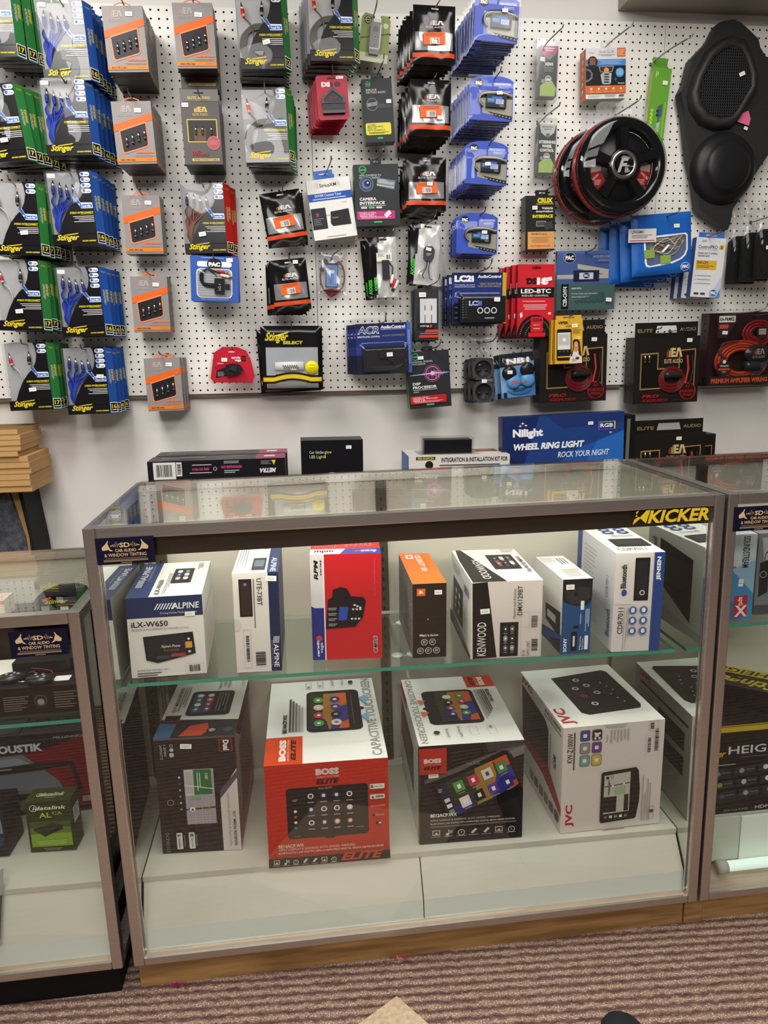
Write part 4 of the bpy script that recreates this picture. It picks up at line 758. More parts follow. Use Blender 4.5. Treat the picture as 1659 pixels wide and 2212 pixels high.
def cable_pack(side, plugs, cab, style, name, tags, code):
    W, H, t = .134, .213, .026; b = MB(); k = mat('121014', .22)
    X = lambda f: (f - .5) * W; Z = lambda f: (.5 - f) * H
    b.box((-W/2, t - .004, -H/2), (W/2, t - .001, H/2), mat('a9a9ab' if style != 'four' else '8f8f93', .4))
    b.box((-W/2, 0, -H/2), (W/2, t, -H/2 + .031), k)
    pts = [(.70, 0), (1, 0), (1, .86), (0, .86), (.16, .86), (.26, .70), (.38, .56), (.52, .45), (.64, .38), (.72, .28), (.76, .17), (.74, .06)]
    b.prism_xz([(X(x), Z(y)) for x, y in pts], 0, .0012, k)
    s = mat(side, .35); a = (W/2, 0); q = (W/2 + .019, t)
    b.poly([(a[0], a[1], -H/2), (q[0], q[1], -H/2 - .002), (q[0], q[1], H/2 - .004), (a[0], a[1], H/2)], s)
    b.poly([(q[0], q[1], -H/2 - .002), (-W/2, t, -H/2), (-W/2, t, H/2), (q[0], q[1], H/2 - .004)], mat('1a181a', .5)); b.poly([(a[0], a[1], -H/2), (q[0], q[1], -H/2 - .002), (-W/2, t, -H/2), (-W/2, 0, -H/2)], k)
    fs = Face(b, (a[0], a[1], H/2), (q[0] - a[0], q[1] - a[1], -.002), (0, 0, -H), .4)
    fs.T('4000', .25, .33, .55, .55, '9a9a9a', 90, .2, b=.05); fs.T('SERIES', .62, .32, .85, .5, 'd8c42c', 90, .2, b=.02); fs.T('Stinger', .25, .055, .85, .09, 'c8a62a', sh=.3)
    fs.R(.04, .83, .96, .985, 'f0f0f0'); fs.R(.10, .84, .90, .975, '100f10'); fs.T(code, .22, .86, .80, .925, 'e3d22c', b=.03); fs.L(.2, .94, .85, .965, 1, 'e8e8e8')
    f = Face(b, (-W/2, -.0002, H/2), (W, 0, 0), (0, 0, -H), .3)
    for i in range(tags):
        y = .02 + .075 * i; f.RR(.78, y, .995, y + .06, 'e6e6ea', .5); f.C(.83, y + .026, .035, '3d5fae', 12); f.R(.89, y + .03, .97, y + .042, '6a7ab0')
    f.P([(.53, .33), (.62, .38), (.66, .36), (.72, .43), (.98, .435), (.985, .51), (.72, .51), (.68, .46), (.62, .41)], 'e4ebf6'); f.P([(.55, .338), (.63, .372), (.66, .368), (.72, .44), (.74, .455), (.66, .44)], '2f5cae'); f.RR(.70, .452, .97, .50, '3565b8', .2); f.T('Touch Me!', .73, .462, .94, .492, 'f2f5fa', b=.02)
    f.T('STEREO INTERCONNECT', .46, .555, .985, .582, 'dfd22c', sh=.2, b=.03); f.L(.7, .588, .985, .60, 1, '8d861f', al='r'); f.L(.52, .615, .985, .71, 4, 'dedee0', .32, al='r')
    stinger(f, .10, .845, .60, .965); f.T('SOUND INSPIRED', .66, .945, .97, .965, 'dfd22c', sh=.25, b=.03)
    root = b.build(name)
    bump = lambda fx, fy: -.0012 - .0045 * max(0, math.sin(math.pi * min(1, fx / .74)) * math.sin(math.pi * min(1, fy / .86))) ** .6 * (1 if fx < .74 and fy < .86 else 0) - .0006 * math.sin(fx * 9 + fy * 5)
    sheet(W, H, bump, CLEAR, wrap=.024).build('blister', root)
    n = len(plugs)
    for i, (body, ring) in enumerate(plugs):
        x = X(.14 + (.46 * i / (n - 1) if n > 2 else .42 * i)); z = Z(.235 + .012 * ((i * 7) % 3) + (.02 * i if n > 2 else .03 * (1 - i)))
        rca(root, x, .008, z, mat(body, .3), mat(ring, .3), 6 - 5 * i if n > 2 else -8 + 12 * i)
    c = MB(); m = mat(cab, .3)
    if style == 'four':
        for i in range(n):
            x = X(.14 + .46 * i / (n - 1))
            for j in range(2):
                o_ = .006 * j; bow = .05 + .02 * j
                c.tube([(x, .010, Z(.31)), (x - .004 - o_, .010 + .004*j, Z(.40)), (X(.30 - .05 * (n - i) * .5) - o_, .012 + .004*j, Z(.55)), (X(.20 - .02 * (n - i)) - o_, .013, Z(.72)), (X(.16 + .018 * i), .014, Z(.85))], .0020, m if j == 0 else mat('1d2f86' if cab == '2c48b4' else '6a443a', .35), 6)  # deeper strands darker, shade of the gaps put into the colour
        for j in range(4): c.tube([(X(.45), .016, Z(.36)), (X(.16 - .025*j), .018, Z(.48)), (X(.08 - .012*j + .03), .018, Z(.62)), (X(.12 + .012*j), .018, Z(.80))], .0021, mat('26409c' if cab == '2c48b4' else '7a5044', .35), 6)
    else:
        for i in range(2):
            x = X(.14 + .42 * i); c.tube([(x, .010, Z(.32)), (x + (.02 if i == 0 else 0), .010, Z(.42)), (X(.34 + .06 * i), .011, Z(.54)), (X(.30 + .02 * i), .012, Z(.68)), (X(.28 + .03*i), .013, Z(.84))], .0022, m, 6)
        for j in range(7 if style == 'coil' else 0):
            r0 = 1 - .07 * j; c.tube([(X(.60), .014, Z(.40 + .012*j)), (X(.42 - .1 * r0), .015, Z(.42 + .01*j)), (X(.36 - .28 * r0), .015, Z(.55)), (X(.34 - .32 * r0), .015, Z(.70)), (X(.33 - .26 * r0), .015, Z(.83))], .0021, m, 6)
    c.build('cable', root)
    return root
bluep = [('1d2c6a', '2a46b0')] * 4
GN = 'green-edged cable pack'; BN = 'blue-edged cable pack'
rows = ['top hook', 'second hook down', 'third hook down', 'fourth hook down', 'lowest hook']
proto = None
for i in range(5):
    k = KEY['G%d' % (i + 1)]
    r_ = cable_pack('2c7238', [('b01c22', 'c8c8c8'), ('17171a', '8a8a8a')], 'b9b6b2', 'two', 'cable_pack', 2, '17') if proto is None else clone(proto)
    proto = proto or r_; stack(r_, k, 5, .033, GN, rows[i] + ', outer column', 'green-edged cable packs'); sticker(r_, .012 * (i % 3), -.006, -.04 - .008 * (i % 2), .022, .012, -4)
    hook(k[0] + .004, k[1] + .100, k[2], 'green-edged packs on %s of the outer column' % rows[i])
proto = None
for i in range(5):
    k = KEY['B%d' % (i + 1)]
    r_ = cable_pack('2450a0', bluep, '2c48b4', 'four', 'cable_pack', 4, '16') if proto is None else clone(proto)
    proto = proto or r_; stack(r_, k, 4 if i > 2 else 5, .036, BN, rows[i] + ' by the orange column', 'blue-edged cable packs'); sticker(r_, -.045 if i < 4 else .048, -.006, .092 if i < 4 else .015, .022, .011, 3)
    hook(k[0] + .004, k[1] + .100, k[2], 'blue-edged packs on %s' % rows[i])
cp = cable_pack('2c7238', [('c01c22', 'd8b050'), ('17171a', '8a8a8a')], '5a5852', 'coil', 'cable_pack', 2, '12')
stack(cp, (.347, -.118, .19, 2, -.002), 5, .037, 'coiled cable pack', 'hook above its twin', 'coiled grey cable packs'); sticker(cp, .015, -.005, -.035, .022, .012, -12)
c2 = clone(cp); stack(c2, (.349, -.382, .19, 1.5, .003), 5, .037, 'coiled cable pack', 'hook over the crumpled black bag', 'coiled grey cable packs'); 
c3 = clone(cp); stack(c3, (.560, -.091, .19, 1, -.006), 5, .037, 'coiled cable pack', 'hook over the red cards', 'coiled grey cable packs')
hook(.349, -.022, .19, 'the upper coiled cable packs'); hook(.352, -.285, .19, 'the lower coiled cable packs'); hook(.563, .0, .19, 'the coiled cable packs above the red cards')
rp = cable_pack('b8201c', [('2a2626', '5a5656')] * 4, '8a5a4c', 'four', 'cable_pack', 3, '17'); stack(rp, (.139, -.644, .13, 1, .012), 2, .05, 'red-edged cable pack', 'hook over the blue square card', 'red-edged cable packs'); sticker(rp, -.008, -.006, -.048, .022, .013, -8)
hook(.142, -.545, .13, 'the red-edged cable packs')

# --- grey and orange boxes
def orange_box(name):
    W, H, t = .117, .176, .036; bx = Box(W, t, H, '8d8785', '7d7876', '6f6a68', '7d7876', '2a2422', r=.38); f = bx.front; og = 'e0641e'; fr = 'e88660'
    eamark(f, .14, .06, .50, .235, 'a9a3a0', 'c87a5a')
    f.P([(.0, .37), (1, .185), (1, .30), (.0, .485)], og); f.P([(.13, .455), (.83, .325), (.85, .70), (.80, .735), (.22, .835), (.17, .815)], fr); f.P([(.155, .475), (.81, .35), (.825, .69), (.785, .715), (.225, .81), (.19, .79)], '1e1a1e')
    f.T('PREMIUM SERIES', .47, .845 - .03, .95, .845, 'e5794f', b=.03) if 0 else f.R(.50, .80, .96, .83, 'e5794f'); f.T('PREMIUM SERIES', .515, .806, .945, .824, '9a6a58', b=.02); f.L(.42, .862, .94, .892, 2, 'b98a78', .4, al='r')
    f.R(0, .905, 1, .965, 'e07a1e'); f.T('4CH 17ft 5.18m', .09, .92, .46, .95, '4a2410', b=.05); f.L(.72, .93, .93, .94, 1, '8a4a1a')
    r = bx.right; r.P([(0, .185), (1, .16), (1, .27), (0, .30)], '8a8482'); r.R(0, .905, .9, .965, 'b0642a')
    for i in range(6): r.R(.3, .12 + .14 * i, .7, .17 + .14 * i, '8a8482')
    bm = bx.mb; V = [(x - W/2, y, z - H/2) for x, y, z in bm.v]; bm.v = V; root = bm.build(name)
    for i in range(4): rca(root, -W/2 + W * (.30 + .155 * i), -.0045, H/2 - H * (.66 - .035 * i), mat('222022', .3), mat('c8c6c2', .2, .8), 0, .72)
    b = MB(); b.ring_xz([(-.024, -.001), (-.024, .006), (-.008, .012), (.008, .012), (.024, .006), (.024, -.001)], [(-.020, .002), (-.020, .005), (-.007, .0095), (.007, .0095), (.020, .005), (.020, .002)], .008, .0095, mat('e5764a', .4)); b.build('hang_tab', root, (0, 0, H/2))
    return root
OK_ = [(-.048, -.158, .20, 2, .0), (-.048, -.407, .18, 2, .001), (-.055, -.662, .12, 0, .0), (-.054, -.906, .10, 0, .001), (-.031, -1.167, .10, 1, .004)]
proto = None
for i, k in enumerate(OK_):
    r_ = orange_box('cable_box') if proto is None else clone(proto); proto = proto or r_
    stack(r_, k, (5, 4, 2, 2, 3)[i], (.04, .042, .04, .037, .037)[i], 'grey and orange cable box', rows[i] + ' of the orange column', 'grey and orange cable boxes', 'box', keep=('hang_tab',), jit=.6); sticker(r_, .018 if i < 2 else .022, -.0005, .066 - .004 * (i % 2), .020, .012, 2)
    hook(k[0], k[1] + .0975, k[2] + .01, 'grey and orange boxes on %s of the orange column' % rows[i], bend=.012)
r_ = clone(proto); stack(r_, (.152, -.140, .19, 1.5, .0), 2, .04, 'grey and orange cable box', 'hook over the black and gold boxes', 'grey and orange cable boxes', 'box', keep=('hang_tab',)); sticker(r_, .016, -.0005, .056, .022, .012, 3)
# --- charcoal and gold boxes with a header card
def gold_box():
    W, H, t = .115, .178, .045; bx = Box(W, t, H, '55524e', '4a4744', '3a3836', '4a4744', '17130f', r=.4); f = bx.front; g = 'd2b25c'
    eamark(f, .30, .07, .70, .22, g, 'e8d080'); f.F(.13, .275, .92, .645, .025, g); f.R(.155, .295, .895, .625, '2a2826'); f.R(.3, .42, .6, .625, '5a4a28')
    f.C(.80, .655, .175, 'a4545a', 22); f.O_(.80, .655, .17, .012, 'c87078'); f.L(.68, .62, .92, .69, 3, 'c87078', al='c'); f.T('PRO', .20, .775, .46, .815, 'b02c34', sh=.2, b=.05); f.T('SERIES', .20, .825, .66, .865, '8a2c32', sh=.2, b=.02); f.R(.20, .905, .92, .95, 'c8ac68'); f.T('INTERCONNECT CABLE', .25, .913, .88, .94, '4a3c1c', b=.02)
    bm = bx.mb; bm.v = [(x - W/2, y, z - H/2) for x, y, z in bm.v]; root = bm.build('cable_box')
    b = MB(); b.box((-W/2, .0, .002), (W/2, .0015, .035), mat('6a6866', .4)); q = Face(b, (-W/2, -.0002, .035), (W, 0, 0), (0, 0, -.033)); q.T('ELITE AUDIO', .20, .60, .78, .84, 'cdb462', b=.03); q.RR(.36, .24, .62, .38, '0c0b0b', .4); b.build('header_card', root, (0, 0, H/2))
    for i, x in enumerate((-.02, .0, .027)): rca(root, x + .003, -.003, .012 - .008, mat('2a2826', .3), mat('c8a84c', .25, .9), 0, .62)
    return root
g = gold_box(); stack(g, (.153, -.403, .17, .8, .0), 3, .052, 'charcoal and gold cable box', 'hook under the orange boxes', 'charcoal and gold cable boxes', 'box', keep=('header_card',), jit=.5); sticker(g, -.044, -.0005, .080, .020, .012)
g2 = clone(g, None, ('header_card',)); tag(g2, 'charcoal and gold cable box hanging behind the orange boxes', 'box', 'charcoal and gold cable boxes'); wput(g2, .150, -.168, .10, 0); g3 = clone(g2); tag(g3, 'hindmost charcoal box behind the orange boxes', 'box', 'charcoal and gold cable boxes'); wput(g3, .150, -.172, .0505, 0)
hook(.153, -.300, .17, 'the charcoal and gold boxes'); hook(.152, -.042, .20, 'the orange boxes over the charcoal and gold ones', bend=.012)

# --- soft bags
def bagfn(t, seed, amp=.0022, p=.16):
    rr = random.Random(seed); K = [(rr.uniform(4, 15), rr.uniform(-12, 12), rr.uniform(0, 6), rr.uniform(.4, 1)) for _ in range(6)]
    def s(x, y):
        e = max(0, min(x, 1 - x, y, 1 - y)); q = min(1, e / p); q = math.sin(q * math.pi / 2)
        return -t / 2 * q - amp * (.25 + q) * sum(a * math.sin(i * x + j * y + h) for i, j, h, a in K) / 2.5
    return s
class BagFace(Face):
    def __init__(s, mb, W, H, fn, r=.35): super().__init__(mb, (-W/2, 0, H/2), (W, 0, 0), (0, 0, -H), r); s.fn = fn
    def p(s, x, y): v = s.O + s.U * x + s.V * y; return Vector((v.x, s.fn(min(1, max(0, x)), min(1, max(0, y))) - .0006 - s.k * s.step, v.z))
def bag_mesh(W, H, fn, mf, nx=16, ny=20, taper=0, b=None):
    b = b or MB()
    for sd in (0, 1):
        V = []
        for j in range(ny + 1):
            for i in range(nx + 1):
                x, y = i / nx, j / ny; V.append(((x - .5) * W * (1 - taper * (1 - y)), fn(x, y) if sd == 0 else -fn(x, y) * .7, (.5 - y) * H))
        base = len(b.v); b.v += V
        for j in range(ny):
            for i in range(nx):
                a = base + j * (nx + 1) + i; b.f.append((a, a + 1, a + nx + 2, a + nx + 1)); b.mi.append(b.slot(mf((i + .5) / nx, (j + .5) / ny, sd))); b.sm.append(True)
    return b
FOIL = mat('141113', .16); SILV = clear_mat('foil_window', (.78, .78, .79), .18, .15, .35, (.55, .54, .54))
def elite_bag(seed, W=.132, H=.165):
    fn = bagfn(.014, seed); org = mat('cf4a1e', .3)
    def mf(x, y, sd):
        if sd: return FOIL
        c = .82 + .02 * math.cos((x - .5) * 3)
        if .455 < y < .775 and .06 < x < .94: return SILV
        if c - .02 < y < c + .045: return org
        return FOIL
    b = bag_mesh(W, H, fn, mf, 18, 26); f = BagFace(b, W, H, fn); eamark(f, .30, .265, .74, .40, 'd2cecb', 'b8442c'); f.RR(.42, .055, .60, .085, 'b9b4b0', .5)
    root = b.build('parts_bag')
    l = MB(); lf = Face(l, (-.034, 0, .017), (.068, 0, 0), (0, 0, -.034), .4); lf.R(0, 0, 1, 1, 'e0601e'); lf.L(.1, .08, .9, .34, 2, 'a03c10', al='c'); lf.BAR(.30, .45, .72, .95, n=16); l.build('barcode_label', root, (.0, -.0105, -.012), (0, math.radians(-3), 0))
    c = MB(); c.lathe([(0, -.004), (.02, -.004), (.024, 0), (.02, .004), (0, .004)], (0, 0, -.02), mat('1b1c22', .3), 14, 'y', None, 1.3, .8); c.build('contents', root)
    return root
EB = 'black foil bag with orange label'
proto = None
for i, (k, n, wh) in enumerate((((.876, -.119, .19, -1, -.006), 6, 'top hook of the foil column'), ((.868, -.319, .17, -1, -.004), 6, 'second hook of the foil column'), ((.859, -.539, .14, 0, -.003), 4, 'third hook of the foil column'), ((.393, -.637, .10, 8.5, .006), 2, 'hook under the coiled cable packs'), ((.405, -.851, .13, 5, -.006), 4, 'hook over the yellow-striped bag'))):
    r_ = elite_bag(3) if proto is None else clone(proto); proto = proto or r_
    if i == 4: r_.scale = (.92, 1, 1)
    stack(r_, k, n, .026, EB, wh, 'black foil bags', 'bag', keep=(), jit=2.2, dw=-.004)
    if i != 3: sticker(r_, [0, 0, .01, 0, .028][i] if i != 1 else .03, -.0125, [-.022, 0, .0, 0, .07][i] if i != 1 else -.03, .018, .011, 3)
    hook(k[0], k[1] + .073, k[2], 'black foil bags on ' + wh, lean=.012 if i < 3 else .0)

# --- blue blister cards
def pac_oval(f, cx, cy, r, bg='121318', fg='f0f0f2', ring=None):
    f.C(cx, cy, r, bg, 22, 1.25)
    if ring: f.O_(cx, cy, r, r * .1, ring, 22, 1.25)
    k = f.w / f.h; f.T('PAC', cx - r * .85, cy - r * .42 * k, cx + r * .85, cy + r * .42 * k, fg, b=.06)
def blue_card():
    W, H = .140, .128; b = MB(); bl = mat('3c55ba', .3); X = lambda f: (f - .5) * W; Z = lambda f: (.5 - f) * H
    pts = [(X(0), Z(1)), (X(1), Z(1.02)), (X(1), Z(.12)), (X(.9), Z(.05)), (X(.7), Z(.0)), (X(.3), Z(0)), (X(.1), Z(.05)), (X(0), Z(.13))]
    b.prism_xz(pts, 0, .001, bl); f = Face(b, (-W/2, 0, H/2), (W, 0, 0), (0, 0, -H), .3)
    pac_oval(f, .20, .17, .085); f.T('OEM INTEGRATION', .55, .15, .93, .205, 'e6e9f4', b=.02); f.T('PRODUCTS', .66, .23, .88, .28, 'c9d2ee', b=.01)
    f.P([(.22, .36), (.98, .40), (.98, .96), (.30, .84)], '9a988a'); f.P([(.24, .42), (.98, .45), (.98, .52), (.26, .50)], '2b2a26'); f.P([(.40, .80), (.98, .90), (.98, .98), (.62, .92)], '2a2926')
    for i in range(7): f.C(.45 + .08*i, .845 + .016*i, .012, 'c8c6ba', 8)
    root = b.build('interface_card')
    c = MB(); 
    for j in range(3): c.tube([(X(.30), -.006, Z(.72 - .03*j)), (X(.20 + .01*j), -.007, Z(.58)), (X(.24), -.008, Z(.42 + .03*j)), (X(.40), -.008, Z(.36 + .03*j)), (X(.7), -.007, Z(.35 + .03*j)), (X(.92), -.006, Z(.40 + .03*j))], .0024, mat(['3a3a36', 'a9a79c', '55544e'][j], .35), 6)
    c.build('cable', root)
    m = MB(); m.box((-.030, -.0105, -.017), (.034, -.001, .019), mat('14141a', .3)); q = Face(m, (-.030, -.0107, .019), (.064, 0, 0), (0, 0, -.036), .4); q.R(.0, .28, .46, .70, '1f4f80'); q.L(.05, .34, .4, .6, 3, '8db4d8'); q.R(.26, .14, .78, .34, '3f5fb0'); q.R(.46, .34, .86, .74, 'a9b8dc'); q.L(.5, .4, .82, .7, 4, '7a8ab8'); q.RR(.66, .80, .88, .95, '6a6a70', .2); m.build('module', root, (.012, 0, -.012), (0, math.radians(2), 0))
    s = sheet(W + .012, H + .01, lambda x, y: -.001 - .0105 * (1 if .16 < x < .97 and .30 < y < .96 else 0), CLEAR, 12, 12, .004); s.build('blister', root, (0, 0, -.003))
    # moulded black tray showing at the foot of each card
    t = MB(); t.box((X(.18), .0012, -H/2 - .002), (X(.98), .0085, -H/2 + .012), mat('15151c', .25)); t.build('tray', root)
    return root
PN = 'blue blister card'
proto = None
for i, (k, n, dw) in enumerate((((1.071, -.070, .20, -2.5, -.004), 9, -.004), ((1.061, -.292, .19, -1, -.004), 8, -.003), ((1.049, -.480, .18, -2, -.0025), 8, -.002), ((1.033, -.688, .13, -1, -.001), 5, -.001))):
    r_ = blue_card() if proto is None else clone(proto); proto = proto or r_
    wh = ('top hook of the blue card column', 'second hook of the blue card column', 'third hook of the blue card column', 'lowest hook of the blue card column')[i]
    stack(r_, k, n, .0215, PN, wh, 'blue blister cards', 'card', dw=dw, keep=('blister', 'tray'), jit=1.2); sticker(r_, .022 if i == 0 else (.022 - .02 * (i == 2)), -.0135, (.018, .012, -.006, .002)[i], .018, .010, -3)
    hook(k[0] + .008, k[1] + .056, k[2] + .01, 'blue cards on ' + wh, lean=.008)
# ------------------------------------------------------------------ single goods between the columns
def wbox(bx, name, key, label, cat='box', group=None, yaw=0):
    u, w, d, roll = key; bm = bx.mb; bm.v = [(x - bx.w/2, y, z - bx.h/2) for x, y, z in bm.v]
    o = bm.build(name); wput(o, u, w, d, roll, yaw); tag(o, label, cat, group); return o
def wclones(o, n, step, key, du, dw, labels, keep=(), droll=0):
    u, w, d, roll = key
    for k in range(1, n):
        c = clone(o, None, keep); wput(c, u + du * k, w + dw * k, d - step * k, roll + droll * k); tag(c, labels[k - 1], o['category'], o.get('group'))
def tab(parent, w, h, z, col, hole=True, x=0, y=.002):
    b = MB(); b.ring_xz([(x - w/2, z), (x - w/2, z + h), (x + w/2, z + h), (x + w/2, z)], [(x - w*.22, z + h*.35), (x - w*.22, z + h*.65), (x + w*.22, z + h*.65), (x + w*.22, z + h*.35)], y, y + .0008, col if not isinstance(col, str) else mat(col, .4)); return b.build('hang_tab', parent)

# square blue cards with a plug lead
def lead_card():
    W, H = .151, .140; bx = Box(W, .003, H, '2f56a6', '28488c', '24407c', '28488c', '1c3468', r=.4); f = bx.front
    for i in range(9): f.R(.02, .08 + .1*i, .98, .083 + .1*i, '3a62b0')
    f.L(.22, .03, .70, .055, 1, 'a9bce0', al='c'); f.RR(.14, .115, .86, .235, 'e9ebf2', .4); f.C(.5, .175, .125, '16171c', 24, 1.25); f.T('PAC', .38, .13, .62, .225, 'f4f4f6', b=.07)
    f.RR(.12, .27, .87, .92, 'dfe2ea', .15); f.RR(.14, .285, .85, .905, '8f9296', .15); f.L(.15, .45, .8, .88, 8, 'a8abb0', .5); f.T('Pacific Accessory Corporation', .21, .935, .78, .965, 'b9c8e6')
    bx.mb.v = [(x - W/2, y, z - H/2) for x, y, z in bx.mb.v]; root = bx.mb.build('adapter_card')
    m = MB(); m.box((0, -.012, -.045), (.032, -.001, .002), mat('131418', .3)); m.box((.034, -.008, -.03), (.048, -.001, -.014), mat('1a1b20', .3)); q = Face(m, (0, -.0122, .002), (.032, 0, 0), (0, 0, -.047)); q.T('LC-1', .40, .38, .62, .78, 'd8d8dc', 90); m.build('module', root)
    for k, (z, c1) in enumerate(((.022, 'b01c24'), (.010, 'e2ddd8'))):
        p = MB(); p.lathe([(0, -.016), (.0045, -.014), (.0050, .008), (.0035, .012), (.003, .022), (0, .022)], (0, 0, 0), mat(c1, .3), 10, 'x', [mat(c1, .3)] * 3 + [mat('d0a648', .25, 1)] * 2); p.build('plug', root, (.022 + .012 * k, -.006, z), (0, math.radians(8 + 4*k), 0))
    c = MB()
    for j in range(3): c.tube([(.008, -.006, .022 - .012 * (j > 0)), (-.020, -.007, .030), (-.042 + .004*j, -.007, .018), (-.044 + .004*j, -.007, -.006), (-.030, -.007, -.022 + .004*j), (.002, -.006, -.026 + .005*j)], .0022, mat('1a1b1f', .3), 6)
    c.build('cable', root); sheet(W * .74, H * .62, lambda x, y: -.013 if .08 < x < .92 and .08 < y < .92 else -.002, CLEAR, 8, 8, .0).build('blister', root, (0, 0, -.013))
    return root
o = lead_card(); stack(o, (.164, -.833, .16, -2.5, -.0008), 7, .020, 'square blue adapter card', 'hook under the red-edged packs', 'square blue adapter cards', 'card', keep=(), jit=1, dw=.001); sticker(o, .048, -.0008, .060, .020, .012, -3); hook(.166, -.770, .16, 'the square blue adapter cards', .19, .01)
# red cards with an arrow-shaped black sensor
W, H = .098, .128; b = MB(); r8 = mat('a81c34', .3)
b.prism_xz([(-W/2, H/2 - .006), (-W/2 + .006, H/2), (W/2 - .006, H/2), (W/2, H/2 - .006), (W/2, -H/2 + .006), (W/2 - .006, -H/2), (-W/2 + .006, -H/2), (-W/2, -H/2 + .006)], 0, .0012, r8)
f = Face(b, (-W/2, -.0002, H/2), (W, 0, 0), (0, 0, -H), .3); f.T('DS', .17, .15, .45, .26, 'ecdfe0', b=.06); f.T('18', .46, .15, .78, .26, '3a2026', b=.06); f.R(.36, .055, .62, .095, '1a0c10'); f.R(.18, .16, .3, .18, 'ecdfe0')
o = b.build('sensor_card')
m = MB(); m.prism_xz([(-.034, -.028), (-.034, .006), (-.004, .034), (.004, .034), (.036, .006), (.036, -.028)], -.012, -.001, mat('26262a', .3)); m.ring_xz([(-.036, -.008), (-.036, .008), (0, .038), (.038, .008), (.038, -.008)], [(-.028, -.006), (-.028, .005), (0, .028), (.030, .005), (.030, -.006)], -.015, -.011, mat('17171a', .25)); m.prism_xz([(-.034, -.036), (-.034, -.028), (.036, -.028), (.036, -.036)], -.014, -.001, mat('141416', .25))
m.poly([(-.012, -.0125, -.022), (.012, -.0125, -.022), (.001, -.0125, -.008)], mat('3a3a40', .4)); q = Face(m, (-.012, -.0122, .012), (.024, 0, 0), (0, 0, -.008)); q.T('DS18', 0, .1, 1, .9, '9a2a34'); m.build('sensor', o, (0, 0, -.012))
stack(o, (.561, -.288, .15, 3, -.0045), 7, .02, 'red sensor card', 'hook under the coiled cable packs', 'red sensor cards', 'card', dw=-.0025, keep=(), jit=1.5); sticker(o, .026, -.0006, .056, .022, .008); hook(.563, -.226, .15, 'the red sensor cards', lean=-.002)
# white boxed tuner with a blue band
bx = Box(.143, .030, .186, 'e4e2de', 'efede9', 'c9c7c3', 'd4d2ce', 'b9b7b3', r=.45); f = bx.front
f.T('SiriusXM', .29, .075, .68, .135, '2a2c30', b=.02)
for i in range(2): f.T('(', .25 - .035*i, .05, .265 - .035*i, .15, '6a86b8'); f.T(')', .705 + .035*i, .05, .72 + .035*i, .15, '6a86b8')
f.R(0, .23, 1, .355, '1d4fa6'); f.T('SXV300 Connect Tuner', .15, .245, .77, .29, 'dfe8f6', b=.01); f.L(.09, .315, .86, .335, 1, 'a9c0e4', .9); f.T('1.234', .74, .40, .86, .425, 'b5b3af')
f.R(.01, .47, .35, .82, '1a1c20'); f.R(.03, .50, .33, .79, '24262c'); f.R(.13, .55, .18, .61, 'b0404a'); f.L(.05, .64, .28, .76, 4, '6a6e78'); f.P([(.46, .55), (.88, .53), (.90, .79), (.47, .79), (.43, .74)], '1c1c1f'); f.L(.48, .65, .62, .68, 1, '8a8a8e'); f.P([(.35, .60), (.44, .60), (.44, .605), (.35, .605)], '2a2a2c'); f.L(.3, .955, .75, .975, 1, '9a9894')
o = wbox(bx, 'tuner_box', (.551, -.607, .10, 7.3), 'white tuner box with a broad blue band, hanging crooked'); tab(o, .062, .026, .093, mat('2b5cb4', .3), x=-.012)
o2 = clone(o, None, ('hang_tab',)); wput(o2, .556, -.612, .062, 5.5); tag(o2, 'second white tuner box behind the crooked one', 'box'); hook(.535, -.500, .10, 'the white tuner boxes', .20, .03, .012)
# clear bag holding a blue gadget and red wires
b = MB(); b.box((-.021, -.008, -.040), (.021, .008, .040), mat('15161a', .35)); f = Face(b, (-.021, -.0082, .040), (.042, 0, 0), (0, 0, -.080)); f.RR(.06, .08, .94, .96, '3f7fc4', .1); f.F(.12, .12, .88, .92, .02, '9cc4ea'); f.R(.3, .28, .7, .42, 'd8d4d8'); f.L(.7, .4, .8, .85, 2, 'c4d8ee', rot=90); f.P([(.32, .66), (.5, .62), (.5, .82), (.36, .8)], 'a0324a'); f.P([(.35, .2), (.55, .16), (.6, .25), (.4, .3)], 'b03a44')
root = b.build('wire_adapter')
c = MB(); rr = random.Random(3)
for j in range(7):
    col = mat(['7a1c24', '1c1a1c', '8a2028'][j % 3], .4); w_ = .030 + .004 * rr.random()
    c.tube([(.01, -.004, .040), (w_, -.004, .034 + .004*j*.5), (w_ + .012, -.003, .0), (w_ + .004, -.004, -.040), (0, -.006, -.054 - .003 * j % 4), (-w_, -.004, -.040), (-w_ - .008, -.003, .004), (-w_ + .004, -.004, .034), (-.012, -.004, .042)], .0014, col, 5)
for j in range(6): c.tube([(-.03 + .004*j, -.007, -.050 - .003*(j % 3)), (0, -.009, -.046 - .004*(j % 2)), (.032, -.007, -.048 - .003*((j + 1) % 3))], .0014, mat(['8a2028', '1c1a1c'][j % 2], .4), 5)
c.build('wire', root); k = MB(); k.tube([(-.034, 0, .012), (-.028, -.002, .040), (-.020, -.002, .052)], .007, mat('17181a', .35), 8); k.build('connector', root)
fn = bagfn(.024, 21, .003); bag_mesh(.100, .150, fn, lambda x, y, s: CLEARW, 12, 16).build('clear_bag', root, (0, 0, .012)); wput(root, .548, -.812, .03, -3); tag(root, 'blue gadget with red and black wires in a clear bag', 'adapter'); hook(.549, -.755, .03, 'the clear bag with the blue gadget', .19, .018, .02)
